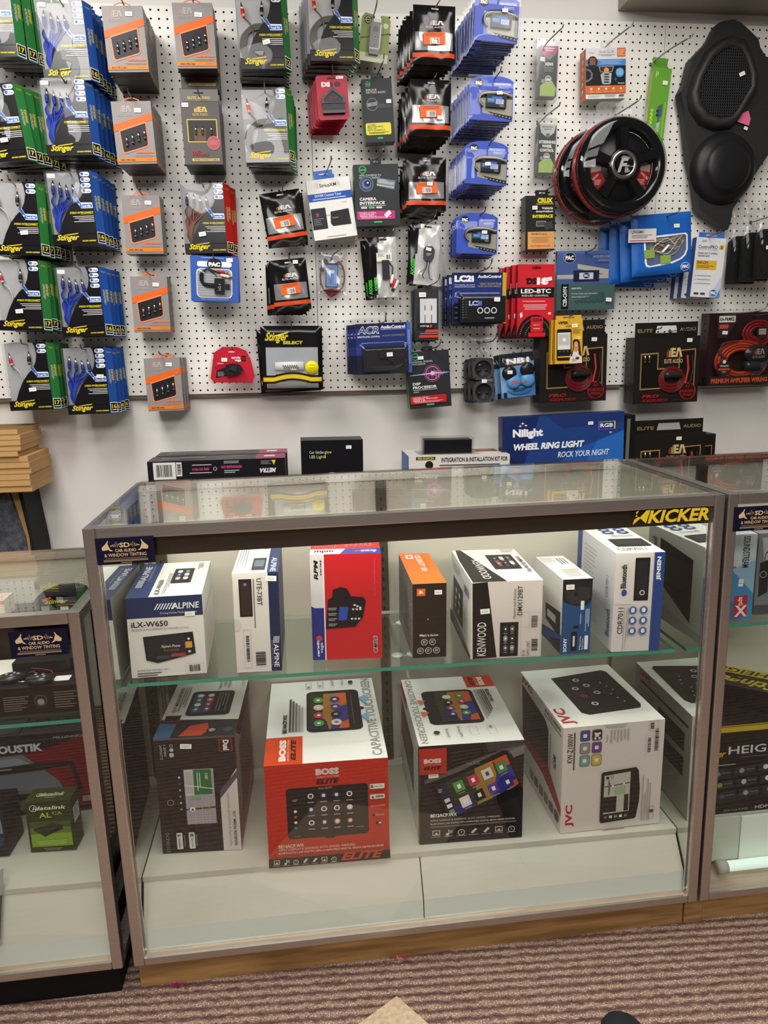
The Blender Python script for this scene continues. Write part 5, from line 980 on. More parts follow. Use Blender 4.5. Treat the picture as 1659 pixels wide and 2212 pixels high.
# green fob card
W, H = .092, .138; b = MB(); gr = mat('8a9a54', .35); b.prism_xz([(-W/2, H/2 - .012), (-W/2 + .01, H/2), (-.008, H/2 - .002), (-.008, H/2 - .022), (.016, H/2 - .022), (.016, H/2 - .002), (W/2 - .01, H/2 - .002), (W/2, H/2 - .014), (W/2, -H/2 + .002), (-W/2, -H/2)], 0, .0015, gr)
f = Face(b, (-W/2, -.0002, H/2), (W, 0, 0), (0, 0, -H), .3); f.R(0, .82, 1, 1, 'c9cdb4'); f.C(.22, .14, .13, '2c2f22', 18); f.O_(.22, .14, .10, .03, 'b9c08a'); f.R(.14, .13, .30, .15, 'b9c08a'); f.C(.84, .22, .09, 'c9cfa8', 14); f.P([(0, .52), (1, .36), (1, .38), (0, .54)], '4a5230')
o = b.build('remote_card'); m = MB(); m.prism_xz([(-.016, -.050), (-.018, -.03), (-.016, .035), (-.008, .042), (.010, .042), (.017, .035), (.018, -.03), (.014, -.050)], -.012, -.001, mat('8d8f8a', .3)); q = Face(m, (-.017, -.0122, .042), (.034, 0, 0), (0, 0, -.092)); q.RR(.25, .14, .75, .30, '6d6f6a', .3); q.C(.5, .46, .22, '6a6d62', 16); q.O_(.5, .46, .17, .05, 'c4c8b4'); q.RR(.25, .62, .75, .84, '9a8a94', .4); q.C(.5, .73, .12, '77707a', 10); m.build('remote', o)
sheet(.052, .110, lambda x, y: -.016 if .1 < x < .9 and .06 < y < .94 else -.002, CLEARW, 8, 10, .0).build('blister', o); wput(o, .704, -.095, .09, -6.5); tag(o, 'olive green card with a clear-shelled remote at the top', 'card'); hook(.700, -.036, .09, 'the olive green remote card', .17, .03, .004)
# black boxes with green flanks
def radio_box(w, d, h, head, big, lab, labcol, labtxt, art):
    bx = Box(w, d, h, '26282c', '2e3034', '1c1e20', '2f8a46', '141517', r=.4); f = bx.front
    f.O_(.20, .085, .085, .02, '3fa05c'); f.R(.14, .075, .26, .10, '3fa05c')
    for i, t in enumerate(head): f.T(t, .12, .16 + .04*i, .12 + .05 * len(t) * (.7 if w > .12 else 1), .19 + .04*i, 'b9bab8', b=.02)
    art(f)
    for i, t in enumerate(big): f.T(t, .10, .535 + .065*i, .10 + .0625 * len(t), .585 + .065*i, 'eceae6', b=.03)
    f.RR(.02, lab[0], .88, lab[1], labcol, .15)
    for i, t in enumerate(labtxt): f.T(t, .08, lab[0] + .02 + .028*i, .08 + .042 * len(t), lab[0] + .042 + .028*i, '2a2a1c' if labcol == 'd8cf3c' else 'f0dce2', b=.01)
    f.L(.12, lab[1] - .045, .8, lab[1] - .01, 2, '55502a' if labcol == 'd8cf3c' else 'e2a9bc'); f.RR(.40, .925, .58, .952, '4fc46a', .3); f.T('maestro', .42, .93, .56, .947, '1a4a28')
    l = bx.left; l.R(.6, 0, 1, .45, '1c1e20'); l.P([(.6, .45), (1, .45), (1, .62)], '1c1e20')
    return bx
def art_a(f):
    f.O_(.30, .40, .2, .03, '6a6c70'); f.P([(.1, .38), (.45, .36), (.48, .42), (.14, .44)], '7a7c80'); f.P([(.45, .39), (.95, .41), (.95, .46), (.5, .47)], '3c3e42'); f.C(.2, .41, .05, '8a8c90', 10)
o = wbox(radio_box(.095, .050, .186, ['REPLACE', 'FACTORY RADIO'], [], (.695, .885), 'd8cf3c', ['ADS-MRR', 'MERCEDES-BENZ', '2007-UP', 'DATA INTERFACE'], art_a), 'interface_box', (.708, -.317, .13, 3.5), 'black box with a yellow label, hanging under the olive remote card'); sticker(o, .034, -.0016, .025, .016, .011); tab(o, .036, .016, .093, mat('1a1b1d', .4))
def art_b(f):
    f.C(.27, .315, .165, '2c2f52', 20); f.O_(.27, .315, .16, .02, '4a7a78'); f.C(.27, .315, .11, '5a6aa8', 18); f.C(.29, .305, .07, '1a1c30', 16); f.C(.30, .295, .02, 'dfe6f6', 10); f.P([(.52, .22), (.93, .27), (.89, .42), (.50, .35)], '6a7480'); f.P([(.52, .25), (.66, .24), (.78, .29), (.9, .3), (.88, .35), (.52, .30)], '9aa4ac'); f.P([(.50, .32), (.89, .375), (.885, .395), (.50, .34)], 'b9b8a0')
    f.L(.10, .665, .68, .675, 1, 'c9c8c4', .9)
    for i in range(3): f.RR(.12 + .17*i, .685, .26 + .17*i, .715, ['c9cac6', '58b06a', 'c9cac6'][i], .5)
o = wbox(radio_box(.147, .052, .190, ['ADD CAMERAS TO', 'FACTORY RADIO'], ['CAMERA', 'INTERFACE'], (.755, .895), 'b82a72', ['MARC-CTRA', 'CHRYSLER', '2007-2012'], art_b), 'interface_box', (.701, -.567, .11, 2), 'black camera box with a magenta label'); sticker(o, .032, -.0016, -.059, .022, .013, -40); tab(o, .036, .016, .095, mat('1a1b1d', .4))
hook(.705, -.215, .13, 'the black box with the yellow label', .22, .03, .01); hook(.700, -.462, .11, 'the black camera box', .20, .034, .014)
def art_c(f):
    for i in range(26):
        x = .10 + .85 * i / 26; a = .10 * math.exp(-((x - .62) / .22) ** 2) + .012 * abs(math.sin(i * 2.1)); c = ['4aa0a8', '6a8ad0', '9a6ac8', 'c860a8', 'e08a8a', 'b07ae0', '6a7ae8'][min(6, int(i / 4))]; f.P([(x, .40 - a * abs(math.sin(i * 1.7))), (x + .02, .40 - a * .3), (x + .02, .40 + a * .3), (x, .40 + a * abs(math.cos(i * 1.3)))], c)
    f.O_(.58, .39, .20, .012, 'a8508a'); f.O_(.58, .39, .165, .02, 'c87898'); f.O_(.58, .39, .13, .008, '6a4ab0'); f.C(.58, .39, .05, 'e8a8b8', 14); f.P([(.05, .405), (.58, .385), (.98, .39), (.98, .395), (.58, .40), (.05, .412)], 'c8d8f0'); f.L(.10, .665, .68, .675, 1, 'c9c8c4', .9); f.RR(.10, .69, .24, .72, '77807a', .5)
    f.R(.0, .0, .001, .001, '26282c')
bx = radio_box(.148, .054, .194, ['DIGITAL SIGNAL', 'PROCESSOR'], ['DSP', 'PROCESSOR'], (.775, .915), 'b81c24', ['MARD-GM01', 'GENERAL MOTORS', '2007-UP'], art_c); o = wbox(bx, 'interface_box', (.871, -1.168, .12, 3.5), 'black box with a glowing sound-wave picture and red label'); sticker(o, -.026, -.0016, .076, .020, .011); tab(o, .036, .016, .097, mat('1a1b1d', .4)); hook(.872, -1.062, .12, 'the black box with the sound-wave picture', .20, .03, .022)
# red clamshell
pts = [(-.060, .040), (-.030, .060), (.020, .060), (.048, .048), (.062, .020), (.074, -.035), (.066, -.058), (-.062, -.058), (-.074, -.045)]
b = MB(); b.prism_xz(pts, .0, .003, mat('c41e34', .3)); f = Face(b, (-.074, -.0002, .060), (.148, 0, 0), (0, 0, -.118), .3); f.T('cerwin', .48, .26, .68, .33, 'f0e4e6', b=.05); f.T('vega', .55, .35, .70, .42, 'f0e4e6', b=.05); f.R(.71, .24, .80, .40, '2a1014'); f.O_(.755, .32, .03, .01, 'c41e34'); f.RR(.42, .12, .56, .15, 'f0e0e2', .5); f.P([(.14, .66), (.4, .55), (.38, .8), (.12, .88)], '1a1214'); f.L(.16, .70, .34, .84, 5, '9a9094', rot=0); f.P([(.09, .55), (.62, .42), (.66, .45), (.12, .62)], 'a8182c'); f.L(.16, .45, .30, .52, 1, 'e0a8b0'); f.R(.02, .98, .95, .99, '8a1424')
o = b.build('clamshell_pack'); m = MB(); m.prism_xz([(-.028, -.022), (-.020, .0), (.0, .006), (.026, .002), (.036, -.012), (.028, -.026), (.0, -.034), (-.024, -.032)], -.022, -.001, mat('1d1c20', .25)); m.prism_xz([(-.012, -.014), (.004, .0), (.018, -.004), (.014, -.022)], -.028, -.021, mat('2a2a2e', .25)); m.build('controller', o)
s = MB(); s.prism_xz([(x * 1.06, z * 1.08) for x, z in pts], -.016, -.015, CLEAR, CLEAR, (1, 0)); s.ring_xz([(x * 1.07, z * 1.09) for x, z in pts], [(x * 1.0, z * 1.0) for x, z in pts], -.016, .004, CLEAR); s.build('clear_shell', o); wput(o, .199, -1.107, .09, -1.5); tag(o, 'red clamshell pack with a black knob controller', 'pack'); sticker(o, -.025, -.0166, .018, .019, .012, 0); hook(.202, -1.055, .05, 'the red clamshell pack', .10, .008)
# black bag with yellow stripe and bulb tube
W, H = .207, .214; fn = bagfn(.020, 33, .0016, .10); yl = mat('d8bb1e', .3); win = clear_mat('frosted_window', (.85, .88, .92), .12, .10, .55, (.62, .66, .70))
def mf(x, y, sd):
    if sd: return FOIL
    st = .83 - .05 * math.cos((x - .5) * 5.2) if abs(x - .5) < .3 else .83
    if st + .06 < y < .965 and .06 < x < .94: return SILV
    if .34 < y < st - .055 and .06 < x < .94: return win
    return FOIL
b = bag_mesh(W, H, fn, mf, 26, 36); f = BagFace(b, W, H, fn, .3); stz = lambda x: .83 - .05 * math.cos((x - .5) * 5.2) if abs(x - .5) < .302 else .83
for i in range(32):
    x0_, x1_ = .02 + .96 * i / 32, .02 + .96 * (i + 1) / 32; f.k = 1; f.P([(x0_, stz(x0_) - .062), (x1_, stz(x1_) - .062), (x1_, stz(x1_) + .066), (x0_, stz(x0_) + .066)], '141113'); f.k = 3; f.P([(x0_, stz(x0_) - .03), (x1_, stz(x1_) - .03), (x1_, stz(x1_) + .035), (x0_, stz(x0_) + .035)], 'd8bb1e')
f.T('Stinger', .07, .10, .45, .27, 'd8c42a', sh=.45, b=.025); f.P([(.22, .15), (.46, .09), (.44, .115), (.3, .155)], 'd8c42a'); f.T('SELECT', .36, .235, .68, .285, 'd8c42a', b=.04)
o = b.build('zip_bag'); t = MB(); t.lathe([(0, -.048), (.017, -.048), (.017, .048), (0, .048)], (0, 0, -.028), mat('c9ccd0', .2), 14, 'x'); t.build('bulb_tube', o, (-.01, -.004, 0)); sp = MB(); sp.tube([(-.03 + .0012*i, -.008 + .004*math.cos(i), -.028 + .006 * math.sin(i)) for i in range(45)], .0013, mat('8a7a2a', .3), 5); sp.build('coil', o, (-.002, -.016, 0))
r_ = MB(); q = Face(r_, (-.024, 0, .024), (.048, 0, 0), (0, 0, -.048)); r_.lathe([(0, 0), (.023, 0), (.023, .0006), (0, .0006)], (0, 0, 0), mat('e3d516', .4), 24); q.L(.3, .3, .7, .4, 1, '8a8210', al='c'); q.L(.3, .5, .7, .7, 2, 'a89f14', al='c'); r_.build('round_label', o, (.066, -.0150, -.032))
wput(o, .401, -1.087, .10, -.6); tag(o, 'glossy black zip bag with a yellow stripe and clear window', 'bag'); sticker(o, .004, -.0185, -.034, .018, .010); o2 = clone(o, None, ()); wput(o2, .390, -1.096, .062, 2); tag(o2, 'second yellow-striped zip bag, behind the first', 'bag'); hook(.403, -.985, .10, 'the yellow-striped zip bags', .15, .02)
# black and white bags of adapters
def axx_bag(kind, seed):
    W, H = .104, .196; fn = bagfn(.012, seed, .0034); wh = clear_mat('milky_film', (.9, .9, .9), .15, .1, .6, (.72, .72, .71)); edge = .40 if kind == 'lead' else .30
    def mf(x, y, sd): return FOIL if (x < edge - .10 * y or (x < edge + .02 and y < .08)) else wh
    b = bag_mesh(W, H, fn, mf, 18, 22); f = BagFace(b, W, H, fn, .3); x0 = .04 if kind == 'lead' else .10
    f.T('AXXESS', x0, .58 if kind != 'lead' else .70, x0 + .12, .86 if kind != 'lead' else .95, '3fb03a', 90, b=.06); f.RR(.45, .03, .70, .06, '1c1c1e', .5)
    if kind == 'lead': f.T('AXXESS', .22, .66, .33, .90, '3fb03a', 90, b=.06)
    root = b.build('adapter_bag'); m = MB()
    if kind == 'lead':
        m.box((.0, -.016, -.040), (.024, -.006, .022), mat('232326', .35)); m.build('adapter', root); l = MB(); lf = Face(l, (-.018, 0, .014), (.052, 0, 0), (0, 0, -.028), .5); lf.R(0, 0, 1, 1, 'e2ded6'); lf.L(.08, .1, .6, .5, 4, '77726c'); lf.BAR(.62, .2, .92, .8, n=12, back=None); l.build('paper_label', root, (0, -.0125, .032))
        for i, (dx, dz, c) in enumerate(((.030, -.046, 'e2ddd6'), (.036, -.060, 'b81c24'), (.042, -.064, 'e2ddd6'))): p = MB(); p.lathe([(0, .022), (.004, .020), (.0055, 0), (.004, -.008), (.003, -.020), (0, -.020)], (0, 0, 0), mat(c, .3), 10, 'z', [mat(c, .3)] * 3 + [mat('c8a050', .25, 1)] * 2); p.build('plug', root, (dx, -.012, dz), (0, math.radians(15 + 6 * i), 0))
        w_ = MB(); w_.tube([(.02, -.010, .02), (.036, -.012, .0), (.034, -.012, -.03)], .0022, mat('2a2a2c', .4), 6); w_.build('cable', root)
    else:
        m.prism_xz([(-.002, -.014), (-.004, .016), (.004, .026), (.026, .026), (.034, .014), (.032, -.012), (.024, -.022), (.004, -.022)], -.018, -.008, mat('33373f', .35)); m.box((.010, -.016, .026), (.020, -.008, .034), mat('b9bcc2', .3, .8)); q = Face(m, (0, -.0182, .012), (.03, 0, 0), (0, 0, -.03)); q.L(.2, .3, .8, .6, 2, 'a9b0bc'); m.build('adapter', root)
        w_ = MB()
        for j in range(4): w_.tube([(.008 + .004*j, -.013, -.022), (.004 + .005*j, -.013, -.045), (-.012 + .012*j, -.012, -.062 - .004*j), (-.008 + .014*j, -.011, -.080)], .0017, mat(['8a8d92', '3a3c40', 'a9acb0', '55585c'][j], .35), 5)
        w_.build('cable', root)
    return root
o = axx_bag('lead', 5); wput(o, .716, -.791, .08, 2); tag(o, 'black and white adapter bag with red and white plugs', 'bag'); o2 = clone(o, None, ()); wput(o2, .706, -.795, .05, 5); tag(o2, 'second adapter bag, behind the one with red and white plugs', 'bag')
o = axx_bag('usb', 8); wput(o, .857, -.752, .10, -5); tag(o, 'black and white adapter bag with a grey module', 'bag'); sticker(o, .012, -.0195, .016, .018, .010, 8); o2 = clone(o, None, ()); wput(o2, .862, -.752, .066, 1); tag(o2, 'middle adapter bag behind the one with a grey module', 'bag'); o3 = clone(o, None, ()); wput(o3, .885, -.757, .035, 8); tag(o3, 'rear adapter bag poking out beside the one with a grey module', 'bag')
hook(.722, -.700, .08, 'the adapter bags with plugs', .20, .03, .022); hook(.862, -.660, .10, 'the adapter bags with modules', .20, .034, .018)
# slim carbon-patterned box
bx = Box(.081, .028, .172, '2c2c2e', '35353a', '1c1c1e', '232325', '141416', r=.4); f = bx.front
for i in range(30): f.P([(0, i/30), (1, i/30 - .04), (1, i/30 - .028), (0, i/30 + .012)], '3a3a3d')
f.R(.20, .19, .92, .66, 'c9c9cb'); 
for x in (.42, .70): f.R(x - .03, .32, x + .01, .42, '6a5a50'); f.R(x - .022, .42, x + .005, .50, 'e0dede'); f.R(x - .02, .50, x + .005, .66, '1c1c1e')
f.R(.10, .68, .80, .78, '141416'); f.T('cerwin vega', .20, .695, .58, .745, 'd8d8da', b=.02); f.C(.66, .72, .06, 'c43a34', 12); f.P([(.46, .79), (1, .79), (1, .845), (.40, .845)], 'c8382e'); f.P([(.18, .895), (1, .895), (1, .945), (.14, .945)], 'c8382e'); f.P([(.2, .86), (1, .86), (1, .868), (.2, .868)], 'b9b9bb')
o = wbox(bx, 'cable_box', (.867, -.949, .10, 0), 'slim carbon-patterned box with a white window and red bars'); sticker(o, -.016, -.006, .066, .024, .015); o2 = clone(o, None, ()); m4 = MW @ Matrix.Translation((.862, -.065, -.953)); o2.location = m4.to_translation(); o2.rotation_euler = m4.to_euler(); tag(o2, 'second carbon-patterned box, behind the first', 'box'); tab(o, .030, .014, .086, mat('1a1a1c', .4)); hook(.868, -.855, .10, 'the carbon-patterned boxes', .20, .03, .022)
# clamshells with blue cards
def clam(kind):
    W, H = .188, .168; bx = Box(W, .004, H, '20306e', r=.3); f = bx.front
    f.R(0, .0, 1, .10, '181c46'); f.R(0, .45, 1, .62, '2c3c84'); f.R(0, .62, 1, 1, '1c1f3a')
    if kind == 'acr':
        f.T('ACR', .03, .05, .43, .205, 'e6e8f2', sh=.2, b=.05); f.T('ACR', .045, .065, .415, .19, '20265a', sh=.2, b=.01); f.T('AudioControl', .455, .045, .90, .11, 'eef0f6', b=.04); f.R(.455, .12, .90, .13, 'aab0cc'); f.T('REMOTE LEVEL CONTROL', .03, .24, .44, .275, 'dfe2ee', b=.02); f.T('IN-DASH CONVENIENCE', .48, .225, .89, .265, '8d8468', b=.01); f.R(.925, 0, 1, 1, '3f62b8'); f.T('AUDIOCONTROL ACCESSORIES', .945, .15, .98, .82, 'a9bce8', 90)
    else:
        f.R(.93, 0, 1, 1, 'c8a42a'); f.T('LC2i', .04, .05, .40, .18, 'f0f2f8', b=.07); f.T('AudioControl', .47, .045, .90, .105, 'eef0f6', b=.04); f.T('TWO CHANNEL LINE OUTPUT', .04, .225, .42, .25, 'c9cee2', b=.01); f.T('CONVERTER WITH ACCUBASS', .04, .262, .42, .287, 'c9cee2', b=.01); f.T('"GREAT SOUND FROM', .50, .195, .90, .235, 'a89a78', b=.01); f.T('YOUR FACTORY RADIO"', .46, .245, .90, .285, 'a89a78', b=.01)
    bx.mb.v = [(x - W/2, y, z - H/2) for x, y, z in bx.mb.v]; root = bx.mb.build('clamshell_pack'); m = MB()
    if kind == 'acr':
        m.box((-.074, -.020, -.076), (.080, -.001, .008), mat('1d1b20', .4)); m.box((-.018, -.026, -.032), (.004, -.019, -.010), mat('26252a', .3)); m.build('remote', root); c = MB()
        for j in range(6): c.tube([(.004, -.022, -.03), (.03, -.022, -.036 - .004*j), (.060, -.021, -.024 - .006*j), (.072, -.021, -.045), (.03, -.022, -.060 - .002*j), (-.066, -.022, -.056 - .0035*j)], .0013, mat('26262a', .2), 5)
        c.build('cable', root)
    else:
        m.box((-.072, -.026, -.080), (.086, -.001, .006), mat('141418', .35)); q = Face(m, (-.072, -.0262, .006), (.158, 0, 0), (0, 0, -.086)); q.T('LC2i', .19, .17, .48, .37, 'a9b4d8', b=.06); q.T('2i', .385, .17, .48, .37, '3a64b8', b=.06)
        for i in range(3): q.O_(.44 + .15*i, .55, .065, .02, 'd8d8dc'); q.L(.40 + .15*i, .66, .48 + .15*i, .68, 1, '77777c')
        q.R(.54, .82, .75, .86, 'a9aeb8'); 
        for i in range(8): q.R(.05, .1 + .1*i, .07, .14 + .1*i, '77777c'); q.L(.1, .1 + .1*i, .15, .13 + .1*i, 1, '6a6a70')
        m.build('converter', root); p = MB()
        for i in range(4): p.lathe([(0, -.008), (.005, -.008), (.005, .004), (0, .004)], (-.080, -.012, -.066 + .017*i), mat('2a2a2e', .3), 10, 'x')
        p.build('terminal', root)
    S = sheet(W * 1.05, H * 1.16, lambda x, y: -.006 - .024 * (1 if .10 < x < .94 and .48 < y < .95 else 0), CLEAR, 20, 20, .006); S.build('clear_shell', root, (-.002, 0, .004)); return root
o = clam('acr'); stack(o, (.712, -1.060, .14, 1.8, -.008), 4, .036, 'dark blue clamshell', 'hook over the seam-side box', 'dark blue clamshells', dw=-.001, keep=('clear_shell',), jit=.8); sticker(o, .015, -.031, -.020, .020, .013); hook(.716, -.972, .14, 'the dark blue clamshells', .17, .03)
o = clam('lc2'); stack(o, (1.043, -.898, .13, 0, -.009), 3, .040, 'blue and gold clamshell', 'hook beside the red boxes', 'blue and gold clamshells', dw=-.003, keep=('clear_shell',), jit=.8); sticker(o, .054, -.031, -.006, .020, .013, 3); hook(1.050, -.808, .13, 'the blue and gold clamshells', .18, .034, .02)
# pairs of black speaker housings in a bag
def housing(sq):
    b = MB(); n = 24; k = mat('3c3b3d', .5)
    for cz in (.040, -.040):
        o8 = [(x * sq, cz + z * sq) for x, z in ((-.95, -.8), (-.8, -.95), (-.3, -1), (.3, -1), (.8, -.95), (.95, -.8), (1, -.3), (1, .3), (.95, .8), (.8, .95), (.3, 1), (-.3, 1), (-.8, .95), (-.95, .8), (-1, .3), (-1, -.3))]
        i8 = [(sq * .80 * math.cos(-2.48 + 2*math.pi*i/16), cz + sq * .80 * math.sin(-2.48 + 2*math.pi*i/16)) for i in range(16)]
        b.ring_xz(o8, i8, 0, .016, k)
        b.lathe([(sq*.80, .0), (sq*.76, .010), (sq*.4, .018), (0, .018)], (0, 0, cz), mat('2c2b2d', .4), 20)
        for dx in (-.35, .35): b.lathe([(sq*.16, .008), (sq*.13, .004), (0, .003)], (dx * sq, 0, cz - .004), mat('242326', .35), 12)
        for sx in (-1, 1):
            for sz in (-1, 1): b.lathe([(.0035, -.0006), (.0028, -.0006), (0, -.0004)], (sx * sq * .82, 0, cz + sz * sq * .82), mat('141415', .5), 10)
    return b.build('speaker_housing')
o = housing(.038); fn = bagfn(.02, 41, .004); bag_mesh(.098, .105, fn, lambda x, y, s: CLEAR, 12, 12, .1).build('clear_bag', o, (0, .01, .105)); stack(o, (1.069, -1.176, .10, 2, -.009), 3, .030, 'dark grey housing pair', 'hook under the blue and gold clamshells', 'dark grey speaker housings', 'housing', keep=('clear_bag',), jit=1.2, dw=-.001); sticker(o, .002, -.002, -.002, .018, .012, 2); hook(1.075, -1.045, .09, 'the dark grey speaker housings', .16, .03, .02)
# light blue tweeter clamshell
W, H = .125, .155; bx = Box(W, .003, H, '5f92c8', r=.3); f = bx.front; f.P([(0, 0), (1, 0), (1, .20), (.6, .28), (0, .30)], '22242c'); f.T('NB1', .20, .11, .86, .235, 'd8dade', b=.04); f.R(.24, .24, .82, .255, 'b06a3a'); f.P([(0, .34), (.3, .32), (.25, .8), (0, .9)], '86b0d8'); f.P([(.75, .3), (1, .3), (1, 1), (.7, 1)], '4a7ab4'); f.L(.3, .86, .85, .93, 2, '1c2a3c'); f.R(.06, .88, .16, 1, '16202e')
bx.mb.v = [(x - W/2, y, z - H/2) for x, y, z in bx.mb.v]; o = bx.mb.build('clamshell_pack')
for i, (x, z, c) in enumerate(((-.032, .010, '17181c'), (.034, .016, '17181c'), (-.018, -.022, '5a9ad4'), (.034, -.020, '5a9ad4'))):
    m = MB(); m.lathe([(.024, 0), (.026, -.012), (.020, -.018), (.008, -.020), (0, -.020)], (0, 0, 0), mat(c, .25), 20); m.build('tweeter' if i < 2 else 'mount_cup', o, (x, 0, z))
m = MB(); m.box((-.018, -.010, -.034), (.034, -.001, -.010), mat('4a8ac4', .3)); q = Face(m, (-.03, -.0212, -.016), (.064, 0, 0), (0, 0, -.014)); q.T('200', .0, .1, .34, .9, 'd8602c', sh=.2, b=.05); q.T('WATTS MAX', .40, .3, 1, .8, 'd8602c', sh=.2, b=.02); m.build('bracket', o)
m = MB(); m.lathe([(0, -.004), (.018, -.004), (.020, 0), (0, 0)], (0, 0, 0), mat('4a8ac4', .3), 20, 'y', None, 2.2, .9); q = Face(m, (-.034, -.0045, .008), (.068, 0, 0), (0, 0, -.016)); q.L(.1, .1, .9, .9, 3, '0f1a28', .5); m.build('label_plate', o, (.006, 0, -.054))
sheet(W * 1.02, H * 1.02, lambda x, y: -.024 if .08 < x < .94 and .2 < y < .94 else -.004, CLEAR, 14, 14, .004).build('clear_shell', o); wput(o, 1.198, -1.160, .08, 5); tag(o, 'light blue clamshell with two black tweeters', 'pack'); sticker(o, -.034, -.0252, .014, .018, .012, 3); o2 = clone(o, None, ('clear_shell',)); wput(o2, 1.186, -1.166, .045, 4); tag(o2, 'second light blue clamshell, behind the tweeters', 'pack'); hook(1.205, -1.085, .06, 'the light blue clamshells', .10, .012)
# red lighting boxes
bx = Box(.130, .022, .243, 'c4202c', 'b01c28', '8a141e', 'a01822', '7a1018', r=.35); f = bx.front; bk = '161214'
f.T('DS', .24, .185, .52, .275, bk, b=.07); f.T('18', .52, .18, .84, .28, 'f0e6e6', b=.08); f.P([(.2, .195), (.4, .195), (.4, .22), (.24, .22)], bk); f.R(0, .315, 1, .455, bk); f.T('LED-BTC', .09, .335, .91, .395, 'ecE6e6'.lower(), b=.03); f.T('RGB LED CONTROL', .12, .415, .85, .44, 'e0d8d8', b=.01); f.L(.14, .50, .76, .525, 1, 'e8a8a8'); f.L(.16, .55, .82, .63, 4, 'e8b0b0', al='c', rag=.15); f.P([(.07, .68), (.13, .65), (.15, .71), (.09, .74)], 'f0dede'); f.R(.38, .03, .62, .06, '6a0c14'); f.RR(.85, .66, .93, .69, 'f0d8d8', .4)
for rad, c in ((.50, bk), (.44, '3a1a1c'), (.40, bk), (.30, '3a1a1c'), (.26, bk)): f.P([(.5, 1)] + [(.5 + rad * math.cos(t), 1 - rad * .535 * 1.15 * math.sin(t)) for t in [math.pi * i / 20 for i in range(21)]], c)
for i in range(26): t = math.pi * (.06 + .88 * i / 25); f.C(.5 + .42 * math.cos(t), 1 - .42 * .615 * math.sin(t), .011, ['4ac06a', '4ac06a', 'e0584a', 'e88a7a'][min(3, int(i / 7))], 6)
for i in range(18): t = math.pi * (.06 + .88 * i / 17); f.C(.5 + .28 * math.cos(t), 1 - .28 * .615 * math.sin(t), .010, ['5aa8d8', '4a8ac8', '5ac07a'][i // 6], 6)
f.RR(.36, .72, .70, .935, 'c4202c', .1); f.T('DS18', .42, .745, .66, .785, '1a0c10', b=.04); f.T('LED-BTC', .44, .82, .62, .845, 'e0a0a0'); f.R(.30, .94, .76, 1, 'c4202c'); f.L(.44, .88, .62, .91, 1, 'e09a9a')
l = bx.left; l.R(.2, .1, .8, .45, '1a1012'); l.R(.25, .25, .75, .4, 'd8d0d0')
o = wbox(bx, 'lighting_box', (1.248, -.907, .11, 0), 'front red lighting control box with rainbow light arcs', group='red lighting boxes'); sticker(o, .044, -.002, .072, .022, .012, -10)
for i in range(3):
    c = clone(o, None, ()); m4 = MW @ Matrix.Translation((1.248 - .013 * (i + 1), -.11 + .0272 * (i + 1), -.907 - .002 * i)); c.location = m4.to_translation(); c.rotation_euler = m4.to_euler(); tag(c, ('second', 'third', 'rearmost')[i] + ' red lighting control box in the hanging row', 'box', 'red lighting boxes')
hook(1.247, -.80, .07, 'the red lighting boxes', .115, .008)
# long clear-windowed card (two-tone blue and slate)
bx = Box(.214, .018, .200, '44605f', r=.3); f = bx.front; f.R(0, 0, 1, .55, '4a5f9c'); f.R(0, .40, 1, .47, 'b9b3a2'); f.P([(.35, .22), (1, .34), (1, .44), (.35, .30)], 'b9b8a8'); f.R(0, .0, 1, .05, '5a72b4'); pac_oval(f, .21, .115, .085, '17181e', ring='9aa4c0'); f.T('RADIO REPLACEMENT', .61, .08, .93, .12, 'aab4d4', b=.02); f.T('INTERFACE', .70, .145, .88, .18, 'aab4d4', b=.01); f.R(.64, .195, .92, .205, '3a4a80')
f.R(.28, .33, .72, .52, '1d2442'); f.R(.38, .37, .62, .48, 'd0d2d8'); pac_oval(f, .5, .42, .045, '24306a'); f.R(.08, .56, .20, .98, '121416'); f.T('C2R-CHY4', .105, .60, .175, .94, 'e2e2e0', 90, b=.04); f.T('MAKE WITH:', .25, .62, .42, .65, 'c9cfca', b=.04); f.T('Chrysler, Dodge, Jeep Automobiles', .25, .71, .70, .745, 'b4beb8', b=.02); f.T('(Select Models with CAN-bus)', .25, .765, .63, .80, 'b4beb8', b=.02)
for i in range(5): f.P([(.3 + .1*i, .85), (.8, .70 + .03*i), (.82, .72 + .03*i), (.34 + .1*i, .88)], '3a5352')
o = wbox(bx, 'interface_pack', (1.444, -.836, .066, .8), 'blue and slate interface pack with a small black module', 'pack'); sticker(o, .082, -.008, -.068, .020, .013, 6); sheet(.222, .212, lambda x, y: -.006, CLEAR, 4, 4, .016).build('clear_shell', o); hook(1.436, -.742, .04, 'the blue and slate interface pack', .13, .02, .012)
